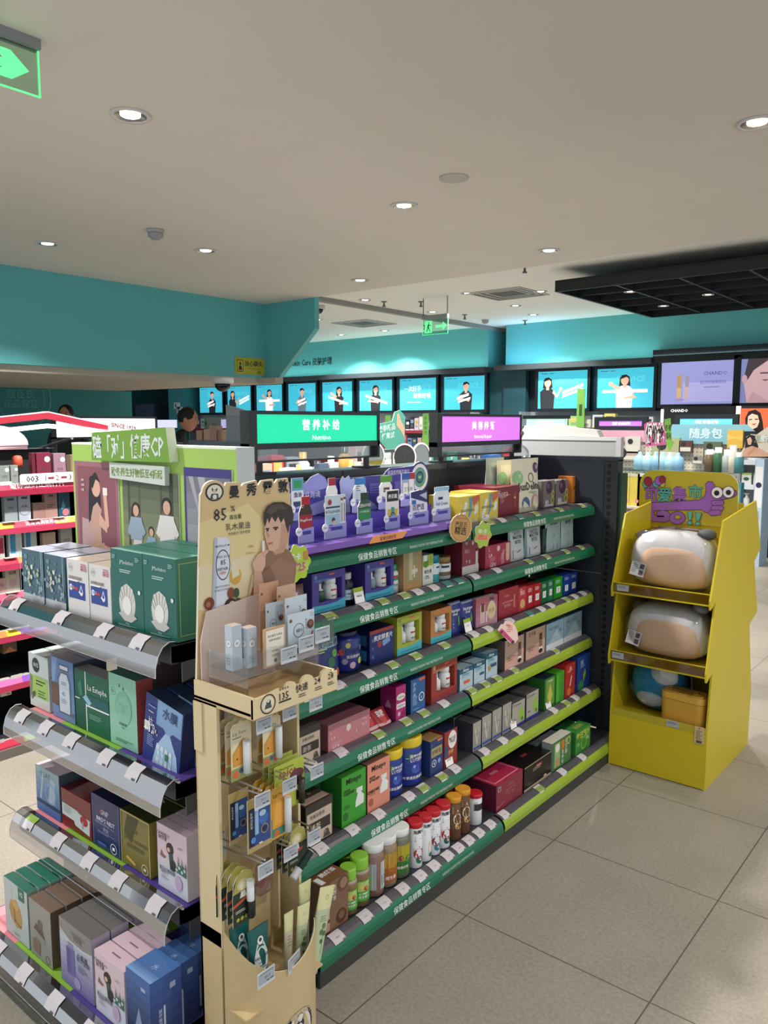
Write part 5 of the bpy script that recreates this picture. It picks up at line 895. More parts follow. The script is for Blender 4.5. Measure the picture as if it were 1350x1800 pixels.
# third tray
ol = [('g', 0, 0, 1, 1, '#3a629c', '#8fa4ac', 8), ('t', 'OLAY', .42, .86, .17, '#3c4a5a', .01), ('p', [(.15, .3), (.3, .88), (.36, .88), (.22, .28)], '#a4b4bc'), ('p', [(.5, .3), (.66, .85), (.84, .8), (.8, .3)], '#9cb0ba'), ('o', .62, .5, .24, .05, '#7a9cbc'), ('r', 0, .18, 1, .26, '#26344e')]
o = sbox(e3, 'silver blue mask box in shiny wrap on the third end tray', 66, 107, 1344, .12, '#6a86a0', ol, side='#4f5c66', top='#b4b0b8', foil=1)
c = dup(o, label='silver blue mask box behind the shiny wrapped one on the third end tray'); c.location.y += .125
rd = [('p', [(.02, .62), (.55, .6), (.6, .56), (.95, .52), (.93, .1), (.45, .18), (.42, .28), (.02, .3)], '#c0cac8'), ('c', .76, .42, .13, '#a82a30', .09), ('p', [(.7, .4), (.68, .2), (.74, .2), (.74, .4)], '#8a9a98'), ('l', .08, .4, .54, 4, .05, '#8a9a94')]
o = sbox(e3, 'dark red mask box with a torn pale panel on the third end tray', 110, 162, 1385, .11, '#701a1c', rd, top='#641618', r=.25)
behind(o, 1, 'dark red mask box %s the front red one on the third end tray')
bn = [('r', .03, .02, .05, .98, '#5a6aa8'), ('r', .95, .02, .97, .98, '#5a6aa8'), ('t', 'SNP', .48, .72, .15, '#c8c8dc', .01), ('r', .3, .7, .38, .75, '#a83a44'), ('t', "BIRD'S NEST", .5, .57, .12, '#d8dcec', .014), ('l', .12, .9, .5, 2, .025, '#8a94c0'), ('t', '燕窝', .5, .4, .1, '#a8b0d0'), ('l', .2, .8, .33, 2, .025, '#7a84b4'), ('o', .76, .13, .11, .015, '#d8dcec'), ('p', [(.72, .1), (.8, .1), (.8, .16), (.72, .16)], WH), ('r', .2, .08, .5, .13, '#3a5aa8')]
o = sbox(e3, 'navy birds nest mask box on the third end tray', 164, 213, 1394, .11, '#1b2758', bn, top='#14203f', r=.25)
behind(o, 1, 'navy birds nest mask box %s the front one on the third end tray')
gd = [('p', [(.25, .98), (.65, .98), (.35, .45), (.1, .6)], '#4a4720'), ('t', 'SNP', .5, .7, .12, '#5a5426'), ('t', 'GOLD COLLAGEN', .5, .52, .1, '#5a5426', .01), ('l', .2, .8, .42, 3, .03, '#665f2e'), ('p', [(.15, .14), (.45, .06), (.5, .1), (.2, .19)], '#c8a850'), ('o', .8, .1, .11, .015, '#d8d4b8'), ('p', [(.76, .075), (.84, .075), (.84, .125), (.76, .125)], '#ddd8c0'), ('r', 0, 0, .03, 1, '#b0a560'), ('r', .97, 0, 1, 1, '#b0a560'), ('r', 0, .97, 1, 1, '#b0a560')]
o = sbox(e3, 'gold collagen mask box on the third end tray', 215, 266, 1422, .11, '#7a7034', gd, top='#3c4420', side='#8a7a34', r=.22)
behind(o, 1, 'gold collagen mask box %s the front one on the third end tray')
pkw = [('r', 0, 0, 1, .42, '#ced0da'), ('p', [(0, .42), (.3, .4), (.6, .44), (1, .38), (1, .5), (0, .5)], '#dccdd4'), ('t', 'CHANDO', .22, .86, .1, '#4a3f4a', .004), ('t', '自然堂', .2, .8, .1, '#4a3f4a', .006), ('p', [(.05, .74), (.12, .6), (.2, .56), (.14, .56)], '#6a5648'), ('p', [(.12, .56), (.3, .52), (.25, .48), (.1, .5)], '#8a6a54'), ('c', .44, .68, .12, '#3a2a28', .13), ('p', [(.42, .72), (.5, .7), (.54, .55), (.46, .6)], '#4a342e'), ('c', .4, .66, .05, '#d8b4a4'), ('p', [(.4, .6), (.5, .62), (.6, .42), (.56, .36), (.44, .36)], '#36584e'), ('c', .54, .44, .1, '#2c2c30', .12), ('p', [(.62, .38), (.98, .36), (.98, .5), (.8, .52), (.66, .46)], '#3f6a5e')]+[('c', .66+.09*i, .42+.05*(i % 2), .035, '#c8d4d0') for i in range(4)]+[('p', [(.7+.12*i, .48), (.72+.12*i, .66-.02*i), (.75+.12*i, .5)], '#4a7a6a') for i in range(3)]+[('t', '喜马拉雅面膜', .34, .32, .09, '#54505c', .01), ('t', '细致补水', .26, .27, .07, '#54505c'), ('c', .72, .22, .12, '#bfa8c4', .15), ('l', .12, .4, .2, 2, .03, '#a4a4b0'), ('r', .72, .76, .86, .78, '#b09aa4')]
o = sbox(e3, 'pink and white mask box with a long haired figure and deer on the third end tray', 279, 331, 1446, .055, '#dcc4cc', pkw, side='#c9c4d0', top='#e2c8d2', tart=[('r', .0, .48, 1, .52, '#b49aa4')], group='pink and white deer mask boxes')
behind(o, 1, 'pink and white deer mask box %s the front one on the third end tray', grp='pink and white deer mask boxes')
for k, (a, b_) in enumerate([(300, 330), (322, 352)]):
    sbox(e3, ['grey mask box in the rear row of the third end tray, beside the gold box', 'grey mask box in the rear row of the third end tray, by the stand'][k], a, b_, 1428-k*8, .08, '#6a6672', [], dx=.18)
# bottom tray
cell = [('p', [(.3, .85), (.34, .85), (.36, .7), (.33, .7)], '#b8b8b4'), ('p', [(.28, .34), (.2, .5), (.28, .66), (.5, .72), (.68, .6), (.75, .4), (.7, .26), (.5, .22)], '#b08a4c'), ('p', [(.28, .66), (.5, .72), (.66, .6), (.5, .52)], '#c49c58'), ('r', .42, .3, .45, .55, '#7a5a34'), ('p', [(.44, .36), (.72, .28), (.7, .26), (.43, .33)], '#7a5a34'), ('r', .64, .78, .88, 1, '#2c6a54'), ('t', 'V2', .76, .9, .13, '#d8e4dc', .01), ('l', .4, .7, .1, 2, .02, '#8a9a94')]
tp = [('r', .05, .1, .95, .9, '#2f7a66'), ('r', .45, .15, .9, .85, '#cfc8c0')]
o = sbox(e4, 'white mask box with green top and amber shape, front of its row', 11, 52, 1543, .030, '#b4bcba', cell, top='#2f7a66', side='#8fa49c', group='white and green mask boxes')
L = behind(o, 3, 'white and green topped mask box %s the front one on the bottom end tray', grp='white and green mask boxes')
c = dup(o, label='white and green topped mask box apart behind its row on the bottom end tray', group='white and green mask boxes'); c.location.y += .17; c.location.x += .02
br = [('p', [(.3, .62), (.62, .56), (.72, .42), (.2, .5)], '#5a4c3e'), ('c', .5, .64, .12, '#6a5c4c'), ('l', .2, .75, .4, 3, .03, '#9a958c'), ('p', [(.12, .1), (.45, .06), (.5, .3), (.3, .36), (.14, .3)], '#7a665c'), ('o', .8, .1, .1, .02, '#6a6258')]
o = sbox(e4, 'brown and grey mask box, front of its row on the bottom end tray', 55, 93, 1580, .042, '#8f8e88', br, top='#7a6656', side='#5a4a38', group='brown and grey mask boxes')
behind(o, 2, 'brown and grey mask box %s the front one on the bottom end tray', grp='brown and grey mask boxes')
lv = [('g', 0, 0, 1, .78, '#7a70a4', '#b6bec6', 8), ('p', [(0, .84), (.3, .74), (.7, .72), (1, .76), (1, 1), (0, 1)], '#8a8682'), ('p', [(0, .82), (.3, .72), (.7, .7), (1, .74), (1, .76), (.7, .72), (.3, .74), (0, .84)], '#c8c8d0'), ('t', 'CHANDO', .58, .88, .1, '#5a5658', .004), ('t', '自然堂', .58, .82, .09, '#5a5658'), ('r', .2, .2, .46, .62, '#6a64a0'), ('r', .22, .22, .32, .6, '#5a5490'), ('r', .26, .62, .42, .7, '#8a86b0'), ('t', '小紫瓶', .7, .6, .11, '#4a4868', .01), ('t', '精华面膜', .72, .54, .1, '#4a4868'), ('l', .55, .85, .44, 4, .03, '#8a88a8'), ('c', .52, .14, .1, '#9a94bc')]
o = sbox(e4, 'silver and lavender mask box with a purple bottle, front of its pair', 109, 166, 1613, .05, '#a4a4b4', lv, top='#6f6c6a', side='#a89eb0', group='silver and lavender mask boxes')
behind(o, 1, 'silver and lavender mask box %s the front one on the bottom end tray', grp='silver and lavender mask boxes')
o = sbox(e4, 'pink and white mask box with a long haired figure, front of three on the bottom tray', 170, 222, 1672, .045, '#dcc4cc', pkw, side='#c9c4d0', top='#e4c6d2', tart=[('r', .35, .45, .62, .55, '#8a6a78')], group='pink and white deer mask boxes')
behind(o, 2, 'pink and white deer mask box %s the front one on the bottom end tray', grp='pink and white deer mask boxes')
bl = [('g', 0, 0, 1, 1, '#22284a', '#4a6aa4', 7), ('p', [(.3, .2), (.5, .55), (.7, .2), (.5, .1)], '#8a98b8'), ('r', .62, .82, .8, .87, '#a4b4d4')]
bs = [('g', 0, 0, 1, 1, '#23305e', '#3a5a9c', 6), ('r', .4, .05, .46, .6, '#b8c4dc'), ('v', '玻尿酸面膜', .3, .55, .12, '#c8d4ea'), ('r', .62, .78, .8, .86, '#a4b4d4')]
for k, (xl, xr, yt, dx, l) in enumerate([(226, 268, 1702, .0, 'shiny blue mask box with a pale drop, nearest the tray edge'), (262, 300, 1683, .065, 'shiny blue mask box, second of the slanting row by the stand'), (296, 332, 1664, .13, 'shiny blue mask box, third of the slanting row by the stand'), (318, 350, 1625, .25, 'dim blue mask box at the rear of the bottom end tray')]):
    sbox(e4, l, xl, xr, yt, .085 if k < 3 else .06, '#34508c', bl, side='#2a4072', top='#4f78b4', sart=bs, tart=[('g', 0, 0, 1, .3, '#7aa0cc', '#5a82bc', 3), ('t', '水', .6, .5, .2, '#a8bcdc', .01)], dx=dx, group='shiny blue mask boxes', r=.22, tilt=-.0)
mb = MB(); mb.box(0, .21, 0, .20, 0, .085, M('#cf7f8a', .5), {'top': M('#e09aa4', .5)}); P = onz(150, 1640, .12)
mb.obj('product_box', loc=(-2.135, 1.17, .1172), rz=.12, label='flat pink box lying behind the silver and lavender boxes on the bottom end tray', cat='box', bevel=.0015)
# ------------------------------------------------------------------ poster board standing at the back of the top end tray
pb = thing('poster_board', 'lime three-picture health promotion board on top of the end tray', 'display board', (-2.36, 1.30, 1.0545))
W_, H_ = .80, .462
LG = '#9fc25a'
q = MB(); q.box(0, W_, 0, .06, 0, H_, M(LG, .55), {'right': M('#b9c2c6', .5), 'top': M('#dfe3e0', .5), 'left': M('#e4e6e2', .5)})
q.box(0, W_, -.001, 0, H_-.006, H_, M('#e4ecd4', .5)); q.obj('board', pb)
def fig(mbx, O, U, V, s, skin, top, low, hair, x=0, y=0, long=0, walk=0):
    # small printed person
    it = [('p', [(x-.16*s, y), (x-.05*s, y+.42*s), (x+.06*s, y+.42*s), (x-.06*s+walk*s, y)], low), ('p', [(x+.02*s, y+.42*s), (x+.14*s, y+.42*s), (x+.12*s, y), (x+.02*s, y)], low), ('p', [(x-.13*s, y+.40*s), (x+.16*s, y+.40*s), (x+.15*s, y+.72*s), (x-.12*s, y+.72*s)], top), ('p', [(x-.12*s, y+.7*s), (x-.2*s, y+.5*s), (x-.14*s, y+.45*s), (x-.07*s, y+.62*s)], top), ('p', [(x+.14*s, y+.7*s), (x+.24*s, y+.52*s), (x+.18*s, y+.46*s), (x+.1*s, y+.6*s)], top), ('c', x+.01*s, y+.83*s, .09*s, hair, .1*s), ('c', x+.02*s, y+.81*s, .07*s, skin, .08*s)]
    if long: it.insert(0, ('p', [(x-.1*s, y+.86*s), (x-.12*s, y+.6*s), (x+.02*s, y+.62*s)], hair))
    mbx.art([(t[0],)+tuple(t[1:]) for t in it], O, U, V, 1, 1, .0012)
# seated woman picture
def pic(name, x0, x1, z0, z1, items, slant=0, th=.004):
    m = MB(); w, h = x1-x0, z1-z0
    m.prism([(0, 0), (w, 0), (w, h), (0, h)], (x0, -.001, z0), X_, Z_, .0008, M(WH, .5)) if 0 else m.box(x0, x1, -th, -.0011, z0, z1, M('#e6e6e2', .5)); m.art(items, (x0, -th, z0), X_, Z_, w, h); return m.obj(name, pb)
wom = [('r', 0, 0, 1, 1, '#9c6570'), ('r', .06, .04, .94, .96, '#86505a'), ('p', [(.12, .2), (.4, .2), (.42, .52), (.14, .54)], '#b89a98'), ('p', [(.12, .06), (.6, .06), (.6, .24), (.12, .24)], '#a88484'), ('p', [(.36, .88), (.54, .9), (.6, .76), (.6, .56), (.5, .5), (.4, .56), (.3, .5), (.32, .72)], '#1f1a1c'), ('c', .5, .79, .1, '#d8a890', .11), ('p', [(.34, .86), (.5, .92), (.6, .84), (.5, .86), (.42, .78)], '#1f1a1c'), ('p', [(.36, .3), (.6, .26), (.58, .56), (.62, .62), (.52, .68), (.42, .64), (.36, .55)], '#c09a88'), ('p', [(.56, .6), (.74, .5), (.72, .44), (.54, .5)], '#d8a890'), ('p', [(.7, .46), (.78, .5), (.74, .76), (.66, .76)], '#d8a890'), ('r', .66, .74, .76, .8, '#e8e0d8'), ('p', [(.3, .3), (.7, .34), (.92, .22), (.9, .16), (.7, .22), (.34, .18)], '#d8a890'), ('p', [(.2, .05), (.3, .32), (.66, .36), (.74, .05)], '#c49c8a'), ('p', [(.74, .34), (.86, .3), (.88, .05), (.76, .05)], '#d8a890'), ('l', .16, .24, .84, 3, .04, '#c8a0a4')]
pic('seated_picture', .018, .262, .02, .405, wom)
fam = [('r', 0, 0, 1, 1, '#66705a'), ('g', 0, .35, 1, 1, '#8a9070', '#4f5c44', 6), ('p', [(0, 0), (1, 0), (.75, .42), (.42, .42)], '#77746c'), ('r', .1, .4, .14, 1, '#4a4436'), ('r', .3, .42, .33, 1, '#5a5442'), ('r', .84, .35, .9, 1, '#3f3a2e'), ('r', .68, .42, .71, 1, '#565040')]
m = pic('running_family_picture', .285, .56, .02, .385, fam)
q = MB()
for (x, y, s, tp_, lo, ha, lg) in ((.35, .10, .21, '#8fa4b4', '#d4d0cc', '#2a2220', 1), (.425, .095, .145, '#8aa4bc', '#6a4a44', '#2a2220', 0), (.50, .09, .245, '#d8d6d2', '#4a6078', '#221c1a', 0)):
    fig(q, (0, -.0045, 0), X_, Z_, s, '#d0a48c', tp_, lo, ha, x, y, lg, .02)
q.obj('printed_family', m)
ill = [('r', 0, 0, 1, 1, '#3c3478'), ('r', .05, .03, .97, .94, '#8e8e96'), ('g', .05, .5, .97, .94, '#9a9aa2', '#74747e', 4), ('p', [(.3, .94), (.5, .6), (.45, .94)], '#a8a8b0'), ('p', [(.1, .94), (.42, .55), (.2, .94)], '#a4a4ac'), ('c', .56, .7, .25, '#1d1a1c', .2), ('p', [(.4, .66), (.62, .7), (.74, .5), (.66, .36), (.46, .4)], '#c49c88'), ('p', [(.3, .68), (.55, .88), (.8, .8), (.86, .6), (.7, .66), (.5, .64)], '#1d1a1c'), ('p', [(.3, .1), (.4, .36), (.8, .4), (.97, .3), (.97, .05), (.3, .03)], '#b4b4bc'), ('p', [(.1, .42), (.2, .46), (.42, .2), (.34, .16)], '#23242a'), ('p', [(.16, .3), (.4, .34), (.5, .2), (.3, .12)], '#c49c88'), ('o', .72, .86, .1, .012, '#b8b8c0')]
pic('phone_picture', .585, .785, .01, .405, ill)
q = MB(); th = .03
q.prism([(.165, .412), (.172, .495), (.40, .505), (.545, .512), (.56, .418)], (0, -th, 0), X_, Z_, th-.001, M('#6f9a34', .55), M('#cfd8c0', .5)); q.text('磕「对」健康CP', (.355, -th-.0006, .457), Vector((1, 0, .03)).normalized(), Z_, .072, M('#cfd8d4', .5), .02, .36); q.obj('raised_title', pb)
q = MB(); q.prism([(.245, .362), (.245, .408), (.52, .405), (.52, .352)], (0, -.02, 0), X_, Z_, .0185, M('#c4ccc4', .55)); q.text('秋冬养生好物低至4折起', (.382, -.0206, .382), X_, Z_, .027, M('#6f8a2e', .5), .014, .255); q.obj('raised_caption', pb)
# ================================================================== beige cardboard stand at the corner of the gondola
BE = M('#c9b184', .6, noise=.06, scale=30); BE2 = M('#d6c298', .6); WOOD = M('#d3ab74', .45, noise=.12, scale=12)
SX, SY = -1.43, 1.055
bs_ = thing('cardboard_stand', 'beige cardboard lip balm stand with a printed header at the corner of the shelves', 'display stand', (SX, SY, 0), PI/2)
SW, SD = .258, .20
def LP(px, py, X): p = onx(px, py, X); return (p.y-SY, -(X-SX), p.z)    # pixel on the plane x=X, in the stand's own axes
q = MB(); q.box(0, SW, -.006, .0, 0.0, .96, BE); q.obj('back_panel', bs_)
q = MB(); q.box(0, .008, -.078, -.006, .385, .96, BE2); q.box(-.004, 0, -.03, 0, .84, .955, BE2); q.obj('side_flange', bs_)
q = MB(); q.box(SW-.008, SW, -.072, -.006, .30, .96, BE2); q.box(SW-.04, SW-.034, -.03, -.006, .30, .96, BE2); q.obj('side_flange', bs_)
q = MB(); th = .007
q.box(0, SW, -SD, 0, .955, .962, BE); q.box(0, SW, -SD+th, -.0, .962, .968, WOOD)
q.box(0, th, -SD, 0, .962, 1.003, BE2); q.box(SW-th, SW, -SD, 0, .962, 1.003, BE2)
fp = [(0, .957), (SW, .957), (SW, 1.003), (SW-.03, 1.003)]
for k, (c, r) in enumerate([(.86, .018), (.62, .02), (.42, .017)]): fp += [(SW*c+r*math.cos(a), 1.0+r*.75*math.sin(a)) for a in [PI*j/6 for j in range(7)]]
fp += [(.075, 1.006), (.045, 1.002), (0, 1.0)]
q.prism(fp, (0, -SD-.001, 0), X_, Z_, th, M('#dcc9a0', .55), BE2)
q.art([('o', .16, .5, .085, .012, '#33353c'), ('c', .16, .5, .06, '#e4dcc8'), ('c', .165, .58, .026, '#33353c'), ('p', [(.12, .3), (.2, .3), (.19, .5), (.13, .5)], '#4a4c54'), ('c', .16, .66, .018, '#d8ccb4'), ('t', '135', .34, .62, .085, '#2c2c30', .012), ('r', .28, .34, .42, .42, '#2c2c30'), ('t', '★★★★', .34, .98, .03, '#4a4640'), ('t', '快速', .55, .72, .075, '#2c2c30', .01), ('l', .51, .6, .38, 2, .1, '#5a5448'), ('t', '24', .74, .78, .08, '#2c2c30', .006), ('l', .71, .82, .42, 2, .1, '#5a5448'), ('t', '28', .91, .78, .075, '#2c2c30', .006), ('l', .87, .97, .45, 2, .1, '#5a5448')], (0, -SD-.001, .957), X_, Z_, SW, .048)
q.obj('tray', bs_)
# curved front bin with a swooping rim
RIM = [(0, .43), (.06, .39), (.15, .352), (.3, .325), (.45, .318), (.6, .331), (.75, .344), (.9, .346), (1, .345)]
def rim(u):
    for (a, za), (b, zb) in zip(RIM, RIM[1:]):
        if u <= b: return za+(zb-za)*(u-a)/(b-a)
    return RIM[-1][1]
def bx(u): return u*SW, -.075-.10*math.sin(PI*min(1, u*.93+.02))**.8-.02*u
n = 30; q = MB()
for k in range(n):
    a, b_ = k/n, (k+1)/n; pa, pb_ = bx(a), bx(b_)
    q.face([(*pa, 0), (*pb_, 0), (*pb_, rim(b_)), (*pa, rim(a))], BE, True)
    q.face([(pa[0], pa[1]+.003, 0), (pa[0], pa[1]+.003, rim(a)), (pb_[0], pb_[1]+.003, rim(b_)), (pb_[0], pb_[1]+.003, 0)], BE2, True)
    q.face([(*pa, rim(a)), (*pb_, rim(b_)), (pb_[0], pb_[1]+.003, rim(b_)), (pa[0], pa[1]+.003, rim(a))], M('#e6d8b4', .6))
q.box(0, .006, -.075, 0, 0, .42, BE); q.box(SW-.006, SW, -.09, 0, 0, .345, BE); q.box(.006, SW-.006, -.15, -.006, .235, .24, BE)
i0 = len(q.v); R0 = .055; wcx = .80
q.art([('c', .5, .5, .5, '#26272c', .5), ('c', .5, .5, .40, '#e4dfd2', .4), ('o', .5, .5, .49, .01, '#e4dfd2'), ('c', .5, .66, .12, '#3a3a40'), ('p', [(.36, .74), (.52, .72), (.62, .86), (.5, .9), (.38, .86)], '#e4dfd2'), ('o', .5, .80, .11, .012, '#3a3a40'), ('c', .48, .62, .07, '#e4dfd2', .08), ('p', [(.3, .2), (.7, .2), (.66, .42), (.56, .52), (.4, .5), (.32, .4)], '#3a3a40'), ('c', .5, .36, .09, '#e4dfd2'), ('p', [(.44, .5), (.56, .5), (.5, .4)], '#e4dfd2')]
      +[('t', ch, .5+.445*math.cos(a), .5+.445*math.sin(a), .07, '#e4dfd2') for ch, a in zip('THE MENTHOLATUM COMPANY', [2.9-k*.24 for k in range(23)])], (0, 0, .095), X_, Z_, .11, .11, .0006)
def onb(x, y, z):
    u = .54+(x-.055)/SW*.9; p = bx(max(0, min(1, u))); return (p[0], p[1]+y-.0004, z)
q.warp(onb, i0); q.obj('front_bin', bs_)
# printed header board
Xh = SX-.004
def z4(x, y): p = LP(330+x/4, 820+y/4, SX); return (p[0], p[2])
def poly(pts): return [z4(*p) for p in pts]
hb = [(60, 1500), (78, 560), (85, 200), (100, 175)]+[(183+84*math.cos(math.radians(a)), 180+84*math.sin(math.radians(a))) for a in range(190, 331, 14)]+[(268, 112), (365, 108), (372, 140), (392, 118), (480, 96), (490, 135), (515, 98), (596, 88), (605, 120), (628, 88), (700, 80), (712, 155), (722, 290), (715, 420), (700, 585), (740, 660), (748, 720), (735, 850), (715, 950), (712, 1480)]
q = MB(); q.prism(poly(hb)[::-1] if 0 else list(reversed(poly(hb))) , (0, -.002, 0), X_, Z_, .006, M('#dcbf90', .5), M('#e4d8c4', .5))
q.v = [v for v in q.v]
def art4(it, off):
    out = []
    for t in it:
        if t[0] == 'p': q.face([(a, -.002-off, b) for a, b in reversed(poly(t[1]))], t[2]) if area(poly(t[1])) < 0 else q.face([(a, -.002-off, b) for a, b in poly(t[1])], t[2])
        elif t[0] == 'c':
            c = z4(t[1], t[2]); rx = abs(z4(t[1]+t[3], t[2])[0]-c[0]); ry = abs(z4(t[1], t[2]+(t[5] if len(t) > 5 else t[3]))[1]-c[1])
            q.face([(c[0]+rx*math.cos(2*PI*k/22), -.002-off, c[1]+ry*math.sin(2*PI*k/22)) for k in range(22)], t[4])
        elif t[0] == 't':
            c = z4(t[2], t[3]); sz = abs(z4(t[2], t[3]+t[4])[1]-c[1]); mw = abs(z4(t[2]+t[5], t[3])[0]-c[0])
            q.text(t[1], (c[0], -.002-off, c[1]), Vector((1, 0, t[8] if len(t) > 8 else 0)).normalized(), Vector((.0, 0, 1)), sz, t[6], t[7] if len(t) > 7 else 0, mw)
        off += .00012
    return off
def area(p): return sum(a[0]*b[1]-b[0]*a[1] for a, b in zip(p, p[1:]+p[:1]))
of = art4([('p', [(95, 215), (705, 175), (705, 600), (70, 700)], '#dcc08c'), ('p', [(80, 400), (420, 260), (560, 420), (420, 760), (75, 900)], '#e8d49c'), ('p', [(75, 700), (460, 620), (600, 900), (600, 1010), (70, 1010)], '#e6d8b0'), ('c', 330, 770, 42, '#d8a84c', 60), ('p', [(300, 700), (340, 650), (360, 760), (310, 790)], '#e8dcc0')], .0004)
of = art4([('c', 183, 180, 64, '#33343c'), ('c', 183, 180, 52, '#e9e2d2'), ('c', 182, 160, 20, '#33343c'), ('c', 183, 150, 15, '#e9e2d2', 12), ('c', 180, 172, 11, '#d8c4ac', 13), ('p', [(150, 228), (212, 226), (206, 190), (160, 192)], '#4a4a52'), ('c', 183, 212, 15, '#e9e2d2'),
    ('t', '曼', 320, 178, 92, 92, '#26242a', .03), ('t', '秀', 442, 162, 92, 92, '#26242a', .03), ('t', '雷', 556, 148, 92, 92, '#26242a', .03), ('t', '敦', 664, 138, 92, 92, '#26242a', .03),
    ('t', '85', 220, 338, 125, 110, '#2a2830', .0), ('t', '%', 310, 295, 60, 46, '#2a2830', .01), ('t', '高含量', 328, 352, 36, 92, '#2a2830', .006), ('t', '乳木果油', 345, 418, 56, 205, '#2a2830', .0), ('t', '专利配方 修护唇部', 355, 465, 24, 160, '#4a4640')], of)
of = art4([('p', [(178, 510), (195, 495), (260, 495), (286, 515), (278, 1005), (160, 1022)], '#dfe3ec'), ('p', [(178, 510), (200, 500), (190, 1018), (160, 1022)], '#b8c2d2'), ('t', 'MENTHOLATUM', 234, 556, 22, 96, '#2f3e5c', .006), ('c', 238, 690, 50, '#2f3e5c', 108), ('c', 238, 690, 45, '#dfe3ec', 100), ('t', 'SHEA RICH', 238, 632, 26, 92, '#2f3e5c', .006), ('t', '85', 238, 672, 50, 50, '#2f3e5c', .01), ('t', 'REPAIR', 236, 718, 30, 74, '#2f3e5c', .006), ('c', 236, 746, 24, '#c8a4a0', 10), ('t', 'PERFECT NOURISHING', 232, 840, 18, 96, '#2f3e5c'), ('t', 'PROTECTS & SOFTENS', 228, 866, 18, 96, '#2f3e5c'),
    ('c', 140, 962, 36, '#7a3a2c', 44), ('c', 132, 968, 16, '#a86a50', 20), ('c', 292, 886, 26, '#8a4a34', 38), ('c', 330, 885, 20, '#3f5a38', 34), ('c', 340, 950, 24, '#3f5a38', 30), ('c', 288, 972, 42, '#4a3024', 50), ('c', 300, 980, 28, '#dcd6c8', 38), ('p', [(395, 1000), (440, 760), (460, 740), (470, 1000)], '#cfbf98'), ('c', 435, 560, 16, '#b8a470', 8), ('t', 'Shea Butter', 425, 605, 16, 66, '#4a4436')], of)
of = art4([('p', [(520, 620), (600, 560), (700, 585), (742, 660), (748, 730), (728, 860), (712, 955), (560, 990), (400, 1000), (440, 850), (500, 800)], '#8e6c58'), ('p', [(560, 700), (640, 640), (735, 690), (722, 860), (640, 940), (560, 880)], '#9a7660'), ('p', [(560, 560), (600, 620), (660, 600), (690, 520), (600, 500)], '#c39680'), ('p', [(525, 420), (540, 350), (600, 330), (690, 380), (702, 440), (690, 500), (640, 560), (590, 592), (556, 590), (545, 550), (535, 520), (525, 480)], '#dcb09a'), ('p', [(640, 400), (695, 410), (690, 510), (650, 560), (620, 590), (640, 480)], '#c99a84'), ('c', 686, 440, 14, '#c99580', 26),
    ('p', [(518, 390), (520, 320), (545, 275), (590, 250), (660, 248), (715, 280), (730, 340), (722, 400), (700, 412), (690, 470), (672, 410), (660, 360), (640, 395), (620, 350), (600, 390), (575, 350), (556, 400), (545, 360), (530, 420)], '#3a302c'), ('p', [(535, 320), (570, 272), (640, 262), (690, 300), (620, 300), (570, 340)], '#574740'), ('p', [(582, 425), (618, 420), (622, 432), (584, 434)], '#3a2a26'), ('p', [(532, 432), (556, 430), (556, 440), (532, 442)], '#3a2a26'), ('p', [(540, 450), (562, 488), (545, 496)], '#c08f7c'), ('p', [(548, 535), (580, 528), (578, 542), (552, 548)], '#b06a62'), ('c', 602, 440, 9, '#2a2222', 6), ('c', 545, 448, 7, '#2a2222', 6),
    ('p', [(436, 680), (470, 620), (498, 600), (530, 620), (528, 690), (505, 740), (480, 760), (450, 730)], '#dcb09a'), ('p', [(450, 730), (505, 730), (530, 880), (600, 960), (520, 985), (440, 985)], '#d2a48e'), ('p', [(505, 520), (522, 518), (524, 600), (506, 604)], '#e8e6e2'), ('p', [(498, 600), (545, 580), (552, 596), (512, 640)], '#d6a892'), ('p', [(500, 740), (560, 700), (600, 780), (560, 900), (530, 880)], '#86644f')], of)
q.obj('header_board', bs_)
# clear acrylic rack in the tray
ra = MB(); C_ = CLR('#fafbfc', .03)
A = lambda px, py, X: Vector(LP(px, py, X))
ra.box(.03, .036, -.13, -.02, .968, 1.06, C_) if 0 else None
for b in ((.018, .235, -.165, -.162, .985, 1.085), (.018, .021, -.162, -.03, .968, 1.075), (.232, .235, -.162, -.03, .968, 1.075), (.018, .235, -.16, -.03, 1.035, 1.038), (.018, .235, -.162, -.16, .968, .985)): ra.box(*b, C_)
ra.prism([(.012, .97), (.235, .97), (.235, 1.175), (.03, 1.155), (.012, 1.09)], (0, -.014, 0), X_, Z_, .003, M('#d9c5bb', .35)); ra.box(.245, .285, -.166, -.164, 1.06, 1.12, CLR('#d4e2e0', .08)); ra.box(.17, .285, -.163, -.1615, 1.055, 1.09, C_)
rk = ra.obj('acrylic_rack', loc=(0, 0, 0)); rk.location = (SX, SY, .0005); rk.rotation_euler = (0, 0, PI/2); tag(rk, 'clear acrylic rack holding small boxes in the tray of the beige stand', 'rack')
def on_stand(o, x, y, z, label, cat, group=None, rz=0): o.location = (SX-y, SY+x, z); o.rotation_euler = (0, 0, PI/2+rz); return tag(o, label, cat, group)
def tagcard(x, y, z, w=.045, h=.033, parent=None, rz=0):
    m = MB(); m.box(-w/2, w/2, -.001, .001, -h/2, h/2, M('#c9ced4', .35)); m.art([('r', .04, .2, .96, .92, '#a7adb6'), ('r', .1, .84, .9, .88, '#5a5f68'), ('t', random.choice(['39.9', '42.9', '49.9', '20.9', '59.9']), .55, .55, .2, '#54585f'), ('r', .5, .24, .66, .32, '#4a4e55'), ('r', .72, .24, .9, .32, '#4a4e55')], (-w/2, -.001, -h/2), X_, Z_, w, h)
    o = m.obj('price_tag', parent); o.location = (x, y, z); o.rotation_euler = (0, 0, rz); return o
